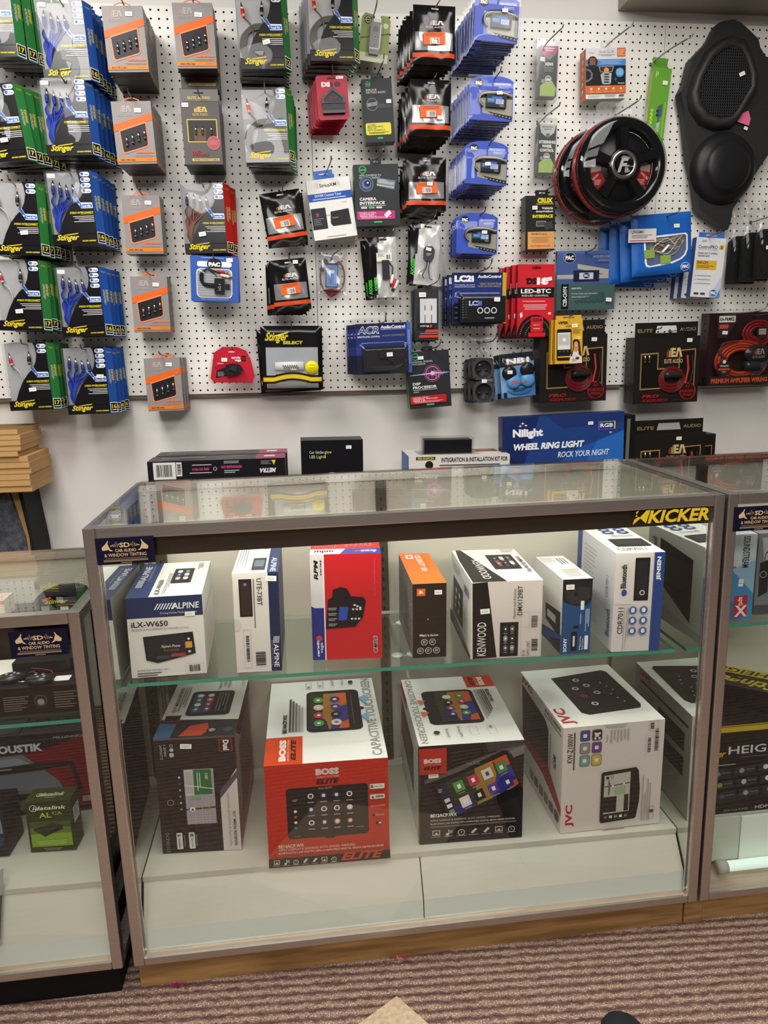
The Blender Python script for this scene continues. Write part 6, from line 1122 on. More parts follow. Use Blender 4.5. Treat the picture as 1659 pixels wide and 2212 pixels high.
# slim dark boxes in clear sleeves
def slim(topc, lines, big):
    W, H = .060, .152; bx = Box(W, .040, H, '1b1c1b', '3a3b3a', '141514', '2a2b2b', '101110', r=.35); f = bx.front
    f.P([(.02, 0), (.98, 0), (.88, .17), (.62, .24), (.38, .24), (.12, .17)], topc); f.L(.2, .04, .8, .13, 2, 'e2c4d4' if topc == 'b02a6a' else '77787a', al='c'); f.C(.52, .22, .12, '4a7a38', 14); f.O_(.52, .22, .12, .03, '8a8c84')
    for i, t in enumerate(big): f.T(t, .5 - .06 * len(t), .33 + .085*i, .5 + .06 * len(t), .395 + .085*i, 'e4e4e0', b=.06)
    f.L(.2, .42 + .085 * (len(big) - 1), .82, .52 + .06 * (len(big) - 1), 4, '6a8a5a', al='c') if len(big) == 1 else None
    f.P([(.05, 1), (.05, .80), (.3, .72), (.75, .70), (.98, .85), (.9, 1)], '9ab85a'); f.C(.50, .665, .20, '777a76', 16); f.O_(.50, .665, .19, .04, 'c9ccc6'); f.R(.38, .65, .62, .69, 'e0e0dc'); f.C(.2, .70, .10, '8a8d88', 12)
    l = bx.left; l.P([(.1, .35), (.9, .3), (.8, .6), (.2, .65)], 'a9aaa8'); l.C(.6, .42, .2, 'c9cac8', 12); l.R(0, .8, 1, 1, '2f302f')
    bx.mb.v = [(x - W/2, y, z - H/2) for x, y, z in bx.mb.v]; o = bx.mb.build('interface_box'); sheet(W * 1.25, H * 1.22, lambda x, y: -.006, CLEARW, 4, 6, .036).build('clear_sleeve', o, (-.006, 0, .002)); return o
o = slim('b02a6a', ['XSVI'], ['XSVI']); wput(o, 1.282, -.172, .075, -1); tag(o, 'slim dark box with a magenta top in a clear sleeve', 'box'); sticker(o, -.022, -.0016, .034, .016, .012, 4)
o = slim('c4c6c2', [], ['STEERING', 'WHEEL', 'CONTROL']); wput(o, 1.292, -.404, .052, -1); tag(o, 'slim steering wheel control box in a clear sleeve', 'box')
hook(1.274, -.088, .075, 'the slim box with the magenta top', .17, .018, .018); hook(1.274, -.312, .07, 'the slim steering wheel control box', .17, .018, .016)
# dark box with yellow headline
bx = Box(.105, .050, .178, '1d1c1b', '2a2a28', '121211', '2b2b2a', '0e0e0d', r=.4); f = bx.front; f.T('CRUX', .40, .04, .92, .135, 'dccf1e', b=.07); f.R(.36, .145, .94, .155, 'dccf1e'); f.T('Vehicle', .55, .205, .93, .25, 'e2e0dc', b=.03); f.T('Integration', .36, .265, .93, .315, 'e2e0dc', b=.03); f.T('INTERFACE', .24, .345, .93, .405, 'd8d41e', b=.05); f.RR(.36, .46, .70, .56, '8d8f90', .15); f.R(.38, .475, .68, .548, '45484c'); f.P([(.62, .5), (.9, .46), (.95, .6), (.66, .62)], '3a3c40')
f.R(.08, .655, .99, .975, 'cf9a5c'); f.T('SWRTY-61J', .20, .68, .72, .73, '3a2a1a', b=.02); f.L(.18, .755, .82, .87, 4, 'a0703a', al='c', rag=.2); f.T('INTERFACE', .18, .90, .84, .94, 'd8562c', b=.03)
bx.left.R(0, .65, 1, .98, '9a7a50')
o = wbox(bx, 'interface_box', (1.268, -.647, .075, 1.2), 'black box with a yellow headline and tan label'); sticker(o, -.020, -.002, .050, .018, .012); tab(o, .046, .018, .089, mat('161616', .4), x=.006); hook(1.278, -.545, .075, 'the black box with the tan label', .15, .018, .012)
# orange and white car audio box
bx = Box(.138, .052, .153, 'd9d6d2', 'e0ddd9', 'b9b6b2', 'c8692a', 'a9a6a2', r=.4); f = bx.front; og = 'c4642a'
f.R(0, 0, 1, .22, 'd0cdd0'); f.R(.78, .0, .99, .18, og); f.L(.8, .03, .97, .16, 4, 'e2b090'); f.T('TRANSIT BLU HF', .32, .05, .70, .105, 'a3a0a8', b=.03); f.L(.3, .125, .72, .17, 2, '8a8790', al='c'); f.T('iSimple', .08, .08, .20, .11, '6a5a68', sh=.2); f.R(0, .22, 1, .35, '4a7ab4'); f.L(.3, .24, .92, .33, 4, '8ab0dc', al='c'); f.R(0, .35, 1, .745, '141416')
f.C(.165, .27, .125, '241a18', 20, 1); f.L(.09, .20, .24, .34, 6, 'b0764a', al='c', rag=.1); f.P([(.0, .40), (.10, .42), (.17, .50), (.16, .60), (.06, .66), (.0, .66), (.0, .63), (.06, .62), (.12, .57), (.13, .50), (.08, .45), (.0, .43)], '6a6c70'); f.P([(.31, .36), (.70, .36), (.66, .48), (.36, .48)], '8a8c90'); f.P([(.34, .375), (.67, .375), (.64, .465), (.37, .465)], '2a2420'); f.P([(.44, .42), (.5, .38), (.58, .42), (.56, .47), (.46, .47)], 'd88a2c'); f.P([(.42, .48), (.58, .48), (.61, .72), (.42, .72)], '9a9ca0')
for i in range(4): f.R(.455, .505 + .052*i, .575, .535 + .052*i, '3a3c40')
f.P([(.36, .52), (.42, .5), (.43, .7), (.40, .7)], 'a9abb0'); f.P([(.64, .5), (.58, .5), (.58, .7), (.62, .7)], 'a9abb0'); f.C(.845, .49, .105, '4a8ac8', 18, 1); f.L(.77, .43, .92, .55, 5, '9ac4ea', al='c', rag=.1); f.T('Bluetooth', .80, .685, .96, .715, 'c9c9cc', b=.02); f.P([(.70, .62), (.74, .58), (.78, .62), (.74, .68)], '2a4a6a')
f.R(0, .745, 1, .90, og)
for i in range(5): f.C(.13 + .185*i, .81, .025, 'eed6c4', 10); f.L(.06 + .185*i, .86, .20 + .185*i, .885, 2, 'e0b090', al='c')
f.L(.35, .765, .6, .785, 1, 'e8c4a8'); f.L(.05, .93, .4, .97, 2, 'a9a6a2'); f.L(.44, .92, .76, .97, 3, '77747a', al='c'); f.R(.82, .935, .95, .96, '2a2a2e')
l = bx.left
for i in range(6): l.L(.3, .08 + .15*i, .7, .14 + .15*i, 2, 'e8b48c'); l.C(.5, .06 + .15*i, .12, 'e8c0a0', 8)
o = wbox(bx, 'audio_kit_box', (1.478, -.176, .08, 2.5), 'orange and white car audio box with a dashboard picture'); tab(o, .034, .022, .076, CLEARW, x=.0); hook(1.482, -.088, .03, 'the orange and white box', .20, .022, .026)
# long green box
W, H = .062, .262; bx = Box(W, .030, H, '5f9a34', '6aa63c', '3f6a22', '6c9c2e', '35581c', r=.35); f = bx.front; f.R(.44, .13, .68, .17, 'd0d4c4') if 0 else None
f.T('EXCELVAN', .06, .50, .22, .96, 'b9d44a', 90, b=.04); f.P([(.45, .46), (.72, .42), (.75, .56), (.62, .6), (.64, .66), (.52, .66), (.52, .6), (.42, .58)], '4a5a6a'); f.P([(.50, .66), (.68, .64), (.62, .9), (.52, .92)], 'a9b4a8'); f.R(.4, .5, .55, .53, '2a323c'); f.R(.4, .55, .58, .575, '2a323c'); f.L(.82, .4, .90, .9, 2, 'a9cc4a', rot=90); f.L(.12, .05, .3, .12, 2, 'c4da8a', rot=90); f.P([(.1, .78), (.6, .70), (.5, 1), (.1, 1)], '86b45c')
l = bx.left; l.L(.15, .04, .85, .95, 3, 'c4c43a', rot=90, rag=.1)
o = wbox(bx, 'tool_box', (1.678, -.278, .06, -4.5), 'long leaf green box hanging beside the black panel'); b = MB(); b.box((-.028, .028, 0), (.026, .0295, .040), mat('5a9432', .4)); b.build('hang_tab', o, (0, 0, H/2)); sticker(o, .012, -.001, .085, .017, .012); hook(1.668, -.118, .03, 'the long green box', .21, .02, .035)
# round subwoofer grilles in clear shells
def grille():
    b = MB(); k = mat('0b0b0d', .09); R = .150
    b.lathe([(.108, .004), (.110, -.010), (.122, -.020), (.138, -.018), (.148, -.006), (R, .010), (R - .004, .014)], (0, 0, 0), k, 56); b.lathe([(.050, -.004), (.052, -.018), (.046, -.021), (.034, -.021), (.032, -.012), (0, -.012)], (0, 0, 0), k, 32)
    for i in range(5):
        t = math.radians(90 + 72 * i); c, s = math.cos(t), math.sin(t); pr_ = lambda a, h: (a * c - h * s, a * s + h * c)
        A = [pr_(.045, .017), pr_(.116, .024), pr_(.116, -.024), pr_(.045, -.017)]; Bp = [pr_(.048, .010), pr_(.114, .014), pr_(.114, -.014), pr_(.048, -.010)]
        b.add([(x, -.004, z) for x, z in A] + [(x, -.019, z) for x, z in Bp], [(4, 5, 6, 7), (0, 1, 5, 4), (1, 2, 6, 5), (2, 3, 7, 6), (3, 0, 4, 7)], k, False)
    root = b.build('speaker_grille')
    g = MB(); g.lathe([(0, .006), (.108, .006), (.109, .012), (0, .012)], (0, 0, 0), mat('141416', .35), 32); f = Face(g, (-.11, .0055, .11), (.22, 0, 0), (0, 0, -.22), .3)
    for cx, sg in ((.5, -1), (.5, 1)):
        A = [math.radians(q) for q in ((176, 190, 204, 217, 230) if sg < 0 else (4, -10, -24, -37, -50))]
        f.P([(.5 + .475 * math.cos(a), .5 - .475 * math.sin(a)) for a in A] + [(.5 + .30 * math.cos(a), .5 - .30 * math.sin(a)) for a in A[::-1]], '7a1a1c'); f.P([(.5 + .46 * math.cos(a), .5 - .46 * math.sin(a)) for a in A[:2]] + [(.5 + .31 * math.cos(a), .5 - .31 * math.sin(a)) for a in A[1::-1]], '8a7c74')
        a = A[1] if sg < 0 else A[1]
        f.TQ('DAG12W', (.5 + .34 * math.cos(A[2]) - (.13 if sg < 0 else 0), .5 - .36 * math.sin(A[2]) + (.06 if sg < 0 else -.05)), (.11, -.09) if sg < 0 else (.11, .10), (-.02, -.025) if sg < 0 else (.02, -.03), 'c9a49c', 0, .02)
        f.L(.10 if sg < 0 else .76, .68, .20 if sg < 0 else .88, .76, 4, 'b88a84')
    g.build('backing_card', root)
    m = MB(); m.lathe([(.032, -.0215), (.033, -.023), (.043, -.023), (.044, -.0215)], (0, 0, 0), mat('8a8684', .25, .9), 32); q = Face(m, (-.03, -.0135, .03), (.06, 0, 0), (0, 0, -.06), .25); q.T('F', .18, .12, .82, .86, 'a9a5a2', sh=.35, b=.04); q.P([(.34, .12), (.50, .0), (.92, .10), (.88, .18), (.52, .10)], 'a9a5a2'); m.build('centre_badge', root)
    s = MB(); s.lathe([(.0, -.026), (.06, -.026), (.13, -.024), (.150, -.012), (.154, .012), (.160, .014)], (0, 0, 0), CLEAR, 48)
    s.ring_xz([(-.085, .10), (-.085, .185), (-.072, .195), (.072, .195), (.085, .185), (.085, .10)], [(-.035, .158), (-.035, .172), (-.03, .178), (.03, .178), (.035, .172), (.035, .158)], .008, .012, CLEARW)
    s.box((-.098, -.022, -.168), (.088, .018, -.128), CLEAR); s.build('clear_shell', root)
    return root
o = grille(); wput(o, 1.494, -.491, .205, 1); tag(o, 'front round glossy black speaker grille with five spokes', 'grille', 'round speaker grilles')
for i in (1,): c = clone(o, None, ('clear_shell', 'backing_card')); wput(c, 1.463, -.500, .108, -5); tag(c, 'rear round black grille showing its red rim behind the front one', 'grille', 'round speaker grilles')
for ch in [o] + [x for x in bpy.data.objects if x.name.startswith('speaker_grille.')]:
    q = MB(); q.lathe([(.150, .016), (.154, .018), (.154, .040), (.148, .042)], (0, 0, 0), mat('8a2c2e', .3), 48); q.build('red_band', ch)
hook(1.503, -.315, .20, 'the round speaker grilles', .25, .022, .022)
# moulded black speaker panel
OUT = [(1.922, .004), (1.951, -.005), (1.987, -.03), (2.018, -.053), (2.027, -.079), (2.051, -.107), (2.062, -.108), (2.099, -.121), (2.125, -.318), (2.093, -.412), (2.052, -.473), (2.012, -.538), (1.973, -.598), (1.968, -.648), (1.961, -.666), (1.946, -.661), (1.881, -.622), (1.847, -.596), (1.829, -.514), (1.817, -.473), (1.799, -.423), (1.775, -.299), (1.753, -.223), (1.77, -.191), (1.774, -.167), (1.784, -.119), (1.828, -.075), (1.846, -.058), (1.863, -.022), (1.876, -.005)]
bk = noisy('black_grain', '161618', '1d1d1f', 400, .55, 2, .3); cx0, cz0 = 1.93, -.33
b = MB(); P = [(x - cx0, z - cz0) for x, z in OUT][::-1]; b.prism_xz(P, -.055, -.045, bk); b.ring_xz(P, [(x * .97, z * .985) for x, z in P], -.047, -.012, bk)
POD = [(1.872, -.068), (1.915, -.053), (1.96, -.063), (1.986, -.101), (2.015, -.162), (2.019, -.21), (1.992, -.254), (1.96, -.309), (1.934, -.334), (1.878, -.34), (1.825, -.321), (1.788, -.278), (1.777, -.234), (1.792, -.177), (1.83, -.104)]
pc = (1.905 - cx0, -.20 - cz0); Q = [(x - cx0, z - cz0) for x, z in POD][::-1]; n = len(Q); rings = []
for sc, y in ((1.04, -.055), (.99, -.075), (.93, -.084), (.80, -.084), (.76, -.078)): rings.append([(pc[0] + (x - pc[0]) * sc, y, pc[1] + (z - pc[1]) * sc) for x, z in Q])
V = [p for r in rings for p in r]; b.add(V, [(k*n + i, k*n + (i+1) % n, (k+1)*n + (i+1) % n, (k+1)*n + i) for k in range(4) for i in range(n)], bk, True)
b.lathe([(.122, -.052), (.112, -.070), (.098, -.080), (.085, -.082), (.080, -.092), (.066, -.100), (.03, -.103), (0, -.103)], (1.925 - cx0, 0, -.465 - cz0), mat('1b1b1d', .38), 40)
o = b.build('speaker_pod')
g = MB(); mk = mat('0c0c0d', .5); R5 = rings[4]; g.poly([(x, y + .004, z) for x, y, z in R5], mk)
def inside(x, z):
    c = False; j = n - 1
    for i in range(n):
        xi, zi, xj, zj = R5[i][0], R5[i][2], R5[j][0], R5[j][2]
        if (zi > z) != (zj > z) and x < (xj - xi) * (z - zi) / (zj - zi) + xi: c = not c
        j = i
    return c
for i in range(-16, 17):
    a = pc[0] + i * .008; zs = [z_ for z_ in [pc[1] - .15 + .003*q for q in range(101)] if inside(a, z_)]
    if len(zs) > 2: g.box((a - .0012, -.080, zs[0]), (a + .0012, -.076, zs[-1]), mat('333336', .5))
    a = pc[1] + i * .009; xs = [x_ for x_ in [pc[0] - .13 + .003*q for q in range(88)] if inside(x_, a)]
    if len(xs) > 2: g.box((xs[0], -.080, a - .0012), (xs[-1], -.076, a + .0012), mat('333336', .5))
g.build('mesh_grille', o)
b = MB(); b.prism_xz([(-.024, .012), (.016, .026), (.026, .0), (.022, -.022), (-.022, -.010)], -.001, .0, mat('d86a94', .6)); b.build('pink_note', o, (1.982 - cx0, -.062, -.305 - cz0)); sticker(o, 1.951 - cx0, -.084, -.172 - cz0, .020, .012, -25); sticker(o, 1.993 - cx0, -.062, -.335 - cz0, .014, .010, 20)
wput(o, cx0, cz0, .012); tag(o, 'large moulded black speaker panel with mesh oval and pink note', 'speaker panel')
# blue harness bags
W, H = .217, .20; fn = bagfn(.016, 52, .002, .12); blm = mat('1c5cae', .28); cw = clear_mat('harness_window', (.93, .93, .93), .1, .1, .12, (.7, .7, .7))
WP = [(.20, .38), (.88, .36), (.905, .39), (.91, .62), (.87, .71), (.80, .77), (.66, .82), (.28, .86), (.23, .84), (.215, .78)]
def wx(x, y):
    c = False; k = len(WP) - 1
    for i in range(len(WP)):
        (xi, yi), (xj, yj) = WP[i], WP[k]
        if (yi > y) != (yj > y) and x < (xj - xi) * (y - yi) / (yj - yi) + xi: c = not c
        k = i
    return c
def mf(x, y, sd): return cw if not sd and wx(x, y) else blm
b = bag_mesh(W, H, fn, mf, 44, 44); f = BagFace(b, W, H, fn, .3)
for i in range(len(WP)):
    (xa, ya), (xb, yb) = WP[i], WP[(i + 1) % len(WP)]
    for q in range(6):
        t0, t1 = q / 6, (q + 1) / 6; P2 = []
        for t, sg in ((t0, 1), (t1, 1), (t1, -1), (t0, -1)):
            x, y = xa + (xb - xa) * t, ya + (yb - ya) * t; d = math.hypot(x - .55, y - .60); P2.append((x + (x - .55) / d * .016 * sg, y + (y - .60) / d * .016 * sg))
        f.k = 2; f.P(P2, 'dfe6f0')
pac_oval(f, .88, .905, .065, '2a5aa8', 'f0f2f8', 'f0f2f8'); o = b.build('harness_bag')
h = MB(); rr = random.Random(5)
for j in range(12):
    z0 = rr.uniform(-.03, .01); h.tube([(-.05, -.006, -.02 + .003*j - .02), (-.02, -.007, z0), (.02, -.008, z0 + rr.uniform(-.02, .02)), (.055, -.007, z0 + rr.uniform(-.015, .03)), (.078, -.006, rr.uniform(-.02, .035))], .0014, mat(['1c1c1e', 'd8d6d2', '3a3c3a', '6a3a3c', '24262a', 'b9a84a'][j % 6], .4), 5)
h.build('wires', o); 
for x, z in ((-.048, -.030), (.010, -.052)): c = MB(); c.box((-.018, -.011, -.014), (.018, -.002, .014), mat('86a04a', .4)); c.build('connector', o, (x, 0, z))
c = MB(); c.tube([(-.002, -.011, -.028), (.022, -.012, -.006)], .0045, mat('e2deda', .4), 8); c.build('sleeve', o); c = MB(); c.box((-.04, .001, -.02), (.06, .0016, .025), mat('b9b8b4', .6)); c.build('leaflet', o)
l = MB(); lf = Face(l, (-.05, 0, .022), (.10, 0, 0), (0, 0, -.044), .5); lf.R(0, 0, 1, 1, 'd8d2d0'); lf.T('LPHGM01', .12, .12, .56, .34, '2a2a2e', b=.02); lf.L(.12, .45, .85, .75, 3, '77726e'); lf.R(.05, .84, .95, .90, '9a2a44'); l.build('paper_label', o, (-.075, -.0145, .032), (0, math.radians(3), 0))
wput(o, 1.684, -.723, .13, 4.5); tag(o, 'front royal blue harness bag with green connectors in its window', 'bag', 'royal blue harness bags'); sticker(o, .050, -.011, .055, .020, .012, 2)
for i in range(3): c = clone(o, None, ('wires',)); wput(c, 1.684 - .026 * (i + 1), -.728 - .010 * (i + 1), .13 - .032 * (i + 1), 4.5 - 3 * i); tag(c, ('second', 'third', 'rearmost')[i] + ' royal blue harness bag, slipping out behind the front one', 'bag', 'royal blue harness bags')
hook(1.690, -.635, .13, 'the royal blue harness bags', .19, .02, .02)
# white control box
bx = Box(.111, .029, .202, 'd9d9da', 'e2e2e2', 'b9bac0', '2c4a90', 'a9aab0', r=.4); f = bx.front; f.P([(1, .62), (1, 1), (.62, 1)], 'b4c4dc'); f.P([(1, .84), (1, 1), (.86, 1)], '4a86c4'); f.T('ControlPRO', .09, .125, .74, .185, '3a4a86', b=.02); f.R(.80, .115, .95, .185, 'd0a42e'); f.T('2', .84, .125, .91, .175, '3a3420', b=.04); f.R(.1, .20, .75, .205, '8a94b4'); f.T('THE EASY WAY TO CONTROL', .09, .245, .76, .275, '4a4a50', b=.02); f.T('YOUR NEW RADIO', .09, .29, .50, .32, '4a4a50', b=.02); f.R(.07, .38, .76, .53, 'd8a832'); f.T('SWI-CP2', .10, .395, .48, .445, '4a4a50', b=.04); f.L(.1, .465, .68, .515, 2, '8a6a20')
for i in range(3): f.C(.10, .64 + .065*i, .012, '55555a', 8); f.L(.14, .632 + .065*i, .62, .647 + .065*i, 1, '77787c')
f.R(.10, .925, .26, .955, '3a3c44'); f.R(.32, .925, .48, .955, '3a3c44'); pac_oval(f, .76, .92, .115, '3a62a8', 'f0f2f6', 'f0f2f6'); f.L(.18, .04, .36, .08, 2, 'a9a9ac')
o = wbox(bx, 'control_box', (1.882, -.798, .094, -3), 'front white control box with a yellow panel and blue corner', group='white control boxes'); tab(o, .095, .018, .100, mat('3f68b4', .35), x=0)
for i in range(2): c = clone(o, None, ()); m4 = MW @ Matrix.Translation((1.876 - .012 * (i + 1), -.094 + .0312 * (i + 1), -.800)) @ Matrix.Rotation(math.radians(3), 4, 'Y'); c.location = m4.to_translation(); c.rotation_euler = m4.to_euler(); tag(c, ('second', 'rear')[i] + ' white control box with its blue flank showing', 'box', 'white control boxes')
hook(1.872, -.694, .06, 'the white control boxes', .15, .016, .012)
# bagged black housings at the photo edge
W, H = .10, .165; b = MB(); b.prism_xz([(-W/2, -H/2), (W/2, -H/2), (W/2, H/2 - .02), (W/2 - .02, H/2), (-W/2 + .02, H/2), (-W/2, H/2 - .02)], 0, .022, mat('1c1d1c', .4)); b.lathe([(.040, -.001), (.036, .006), (0, .009)], (.0, 0, -.035), mat('232523', .3), 20); b.lathe([(.040, -.001), (.036, .006), (0, .009)], (.0, 0, .040), mat('232523', .3), 20)
o = b.build('speaker_housing'); fn = bagfn(.034, 77, .005); bag_mesh(.125, .27, fn, lambda x, y, s: CLEAR, 14, 20, .15).build('clear_bag', o, (0, .008, .045)); stack(o, (2.085, -.756, .14, 2, -.024), 3, .044, 'bagged black speaker housing', 'hook at the photo edge', 'bagged black housings', 'housing', dw=-.006, keep=('clear_bag',), jit=1); sticker(o, -.018, -.012, .02, .018, .012); hook(2.085, -.63, .12, 'the bagged black housings', .18, .02, .02)
# amplifier wiring kits in black and gold boxes
def kit_box(vis=True):
    W, H, t = .247, .236, .075; bx = Box(W, t, H, '1c1917', '221f1c', '12100f', '1b1817', '0e0c0b', r=.4); f = bx.front; g = '9a7a44'
    f.P([(.10, .245), (.37, .235), (.37, .47), (.685, .47), (.685, .205), (.94, .19), (.94, .77), (.10, .79)], g); f.P([(.115, .265), (.355, .255), (.355, .49), (.70, .485), (.70, .222), (.925, .208), (.925, .752), (.115, .77)], '15100f')
    eamark(f, .46, .16, .74, .40, 'c9b078', 'a8402c'); f.C(.84, .83, .125, '2a1210', 24); f.O_(.84, .83, .125, .010, 'b0241c'); f.O_(.84, .74, .03, .008, 'b0241c'); f.R(.72, .81, .96, .85, '8a1c18'); f.T('EA-PRO4', .74, .815, .94, .845, '2a100e', b=.02); f.L(.76, .87, .92, .91, 2, '9a2a22', al='c')
    f.T('PRO', .13, .865, .40, .915, 'a01c20', sh=.25, b=.05); f.T('SERIES', .13, .935, .55, .975, '8a1a1e', sh=.25, b=.03); f.T('4000 WATT', .62, .945, .90, .968, '5a1616', b=.03)
    for i in range(4): bx.left.O_(.5, .16 + .2*i, .2, .03, '5a5650'); bx.left.L(.3, .22 + .2*i, .7, .235 + .2*i, 1, '4a4640')
    bx.mb.v = [(x - W/2, y, z - H/2) for x, y, z in bx.mb.v]; root = bx.mb.build('wiring_kit_box')
    h = MB(); h.ring_xz([(-.118, 0), (-.118, .050), (.118, .050), (.118, 0)], [(-.042, .013), (-.036, .038), (.036, .038), (.042, .013)], .0, .0016, mat('1a1715', .4)); q = Face(h, (-.118, -.0002, .050), (.236, 0, 0), (0, 0, -.050)); q.T('ELITE', .04, .44, .28, .68, '8d7c52', b=.02); q.T('AUDIO', .71, .40, .97, .64, '8d7c52', b=.02); h.build('header_card', root, (0, .012, H/2))
    if vis:
        w_ = MB()
        for j in range(9): w_.tube([(.02 + .05 * math.cos(a) * (1 - .05*j) , -.003, -.035 + (.046 - .004*j) * math.sin(a)) for a in [2*math.pi*i/18 for i in range(18)]], .0022, mat(['6a1a20', '7a2428', '571418'][j % 3], .35), 5, True)
        w_.build('power_cable', root); fh = MB(); fh.lathe([(0, -.034), (.011, -.034), (.013, -.02), (.013, .02), (.011, .034), (0, .034)], (.024, -.006, -.018), mat('24261f', .15), 14, 'x'); fh.build('fuse_holder', root)
        for x in (-.084, -.068): rca(root, x, -.004, .038, mat('1a1a1c', .3), mat('c8a84c', .25, .9), 0, .8)
        for j, x in enumerate((.076, .094)): sp = MB(); sp.tube([(x, -.003, .05), (x + .006, -.003, .0), (x - .004, -.003, -.05)], .004, mat(['b03a2c', '2a2624'][j], .4), 6); sp.build('spade_cable', root)
    return root
o = kit_box(); wput(o, 1.397, -1.147 + .006, .10, 1.2); tag(o, 'black and gold wiring kit box half hidden by the yellow card', 'box', 'black and gold wiring kit boxes'); sticker(o, .074, -.001, .100, .020, .013, 2)
o1 = clone(o); wput(o1, 1.742, -1.152, .11, 1); tag(o1, 'black and gold wiring kit box hanging over the stacked one', 'box', 'black and gold wiring kit boxes'); sticker(o1, .082, -.001, .103, .020, .013, 2)
o2 = clone(o); wput(o2, 1.716, -1.485, .222, 1); o2.scale = (1.08, 1, .98); tag(o2, 'wiring kit box standing on the counter under the hanging one', 'box', 'black and gold wiring kit boxes'); sticker(o2, .03, -.001, .10, .018, .012)
o3 = clone(o, None, ()); wput(o3, 1.838, -1.494, .13, 1); o3.scale = (.84, 1, .90); tag(o3, 'small dark wiring kit box peeping out behind the standing one', 'box')
hook(1.36, -1.005, .10, 'one side of the half hidden wiring kit box', .12, .012, .01); hook(1.68, -1.012, .11, 'one side of the hanging wiring kit box', .14, .012, .016); hook(1.80, -1.012, .11, 'the other side of the hanging wiring kit box', .14, .012, .016)
# yellow card
bx = Box(.098, .022, .150, 'd4a42c', 'dcb038', 'a07a1c', 'b88a24', '8a6818', r=.4); f = bx.front; f.T('VIPER', .10, .05, .48, .115, '2a2420', b=.05); f.T('SMART', .10, .145, .36, .18, 'e6c860', b=.02); f.T('START PRO', .38, .145, .84, .18, '5a4618', b=.03); f.RR(.06, .22, .60, .93, '18181a', .12); f.R(.09, .30, .56, .68, 'd8d6d0'); f.R(.12, .33, .53, .58, 'b9b8b0'); f.C(.33, .46, .07, 'e6e4de', 14); f.R(.09, .68, .56, .76, '1c1c1e')
for i in range(3): f.C(.18 + .14*i, .72, .03, '55555a', 8)
f.R(.09, .83, .56, .86, 'd4a42c'); f.L(.64, .24, .94, .34, 3, 'a07a20'); f.P([(.66, .42), (.95, .38), (.95, .46), (.7, .48)], 'e8c45c')
f.P([(.52, 1), (.56, .80), (.66, .73), (.88, .73), (.98, .84), (.98, 1)], 'd8d0c8'); f.C(.76, .57, .095, 'c99a80', 18, .85); f.P([(.66, .60), (.64, .50), (.70, .455), (.82, .455), (.90, .52), (.93, .70), (.97, .86), (.86, .80), (.85, .6), (.80, .50), (.70, .52), (.68, .66), (.62, .84), (.56, .84), (.64, .68)], '3a2018'); f.R(.73, .64, .80, .74, 'c08a70'); f.P([(.60, .90), (.82, .86), (.86, .92), (.64, .97)], 'c99a80'); f.R(.76, .86, .88, .91, '2a2a2c'); f.L(.73, .60, .80, .615, 1, 'f0e6e0', .9)
o = wbox(bx, 'app_card', (1.352, -1.046, .165, 1.5), 'yellow card with a smartphone and a dark-haired woman in white', 'card'); sticker(o, .020, -.0016, .052, .020, .012); tab(o, .090, .014, .073, mat('cfa02c', .4), x=0); o2 = clone(o, None, ()); m4 = MW @ Matrix.Translation((1.347, -.138, -1.049)); o2.location = m4.to_translation(); o2.rotation_euler = m4.to_euler(); tag(o2, 'second yellow phone card, behind the first', 'card'); hook(1.352, -.964, .165, 'the yellow phone cards', .19, .008)
# red amplifier kit clamshell
W, H = .285, .262; b = MB(); b.box((-W/2, .05, -H/2), (W/2, .056, H/2), mat('2a1416', .4)); b.prism_xz([(-W/2 + .012, -H/2 + .004), (-W/2 + .012, -H/2 + .034), (W/2 - .01, -H/2 + .034), (W/2 - .01, -H/2 + .004)], -.004, .05, mat('2a1c1a', .4)); f = Face(b, (-W/2 + .012, -.0045, -H/2 + .034), (W - .022, 0, 0), (0, 0, -.030)); f.T('PREMIUM AMPLIFIER WIRING KIT', .02, .22, .98, .82, 'b8502c', b=.05)
o = b.build('amplifier_kit'); c = MB()
for (cx, cz, R, n_, cols) in ((.060, .055, .060, 9, ['7a1a1e', '6a1418', '8a2428']), (.0, -.045, .102, 11, ['b0402a', 'a0341f', '33343c'])):
    for j in range(n_): col = mat(cols[j % 3] if cz > 0 else (cols[0] if j % 2 else cols[1]), .3); c.tube([(cx + (R - .0045*j) * math.cos(a), .016 + .003 * (j % 3), cz + (R - .0045*j) * .72 * math.sin(a)) for a in [2*math.pi*i/26 for i in range(26)]], .0042, col, 6, True)
c.build('power_cable', o); c = MB()
for j in range(5): c.tube([(.07 - .005*j, .012, -.09), (.10 - .004*j, .010, -.04), (.085 - .004*j, .012, .0), (.03, .012, -.02 + .004*j)], .0042, mat('2c3048', .3), 6)
c.build('speaker_cable', o); c = MB()
for j in range(5): c.tube([(-.02, .008, .03), (-.07 - .003*j, .008, .02), (-.095 + .004*j, .010, -.01 - .004*j), (-.06, .010, -.03)], .0022, mat('55302e', .3), 5)
c.build('signal_cable', o); m = MB(); m.lathe([(0, 0), (.052, 0), (.054, .004), (.050, .008), (0, .008)], (0, 0, 0), mat('241a1a', .25), 28, 'y', None, 1.0, .62); q = Face(m, (-.045, -.0006, .024), (.09, 0, 0), (0, 0, -.048)); eamark(q, .25, .12, .78, .86, '8a7a74', '8a4434'); m.build('oval_badge', o, (.055, -.002, -.018))
m = MB(); m.lathe([(0, -.03), (.016, -.03), (.018, -.016), (.018, .016), (.016, .03), (0, .03)], (0, 0, 0), mat('24242a', .15), 14, 'x'); m.build('fuse_holder', o, (.04, .006, -.062))
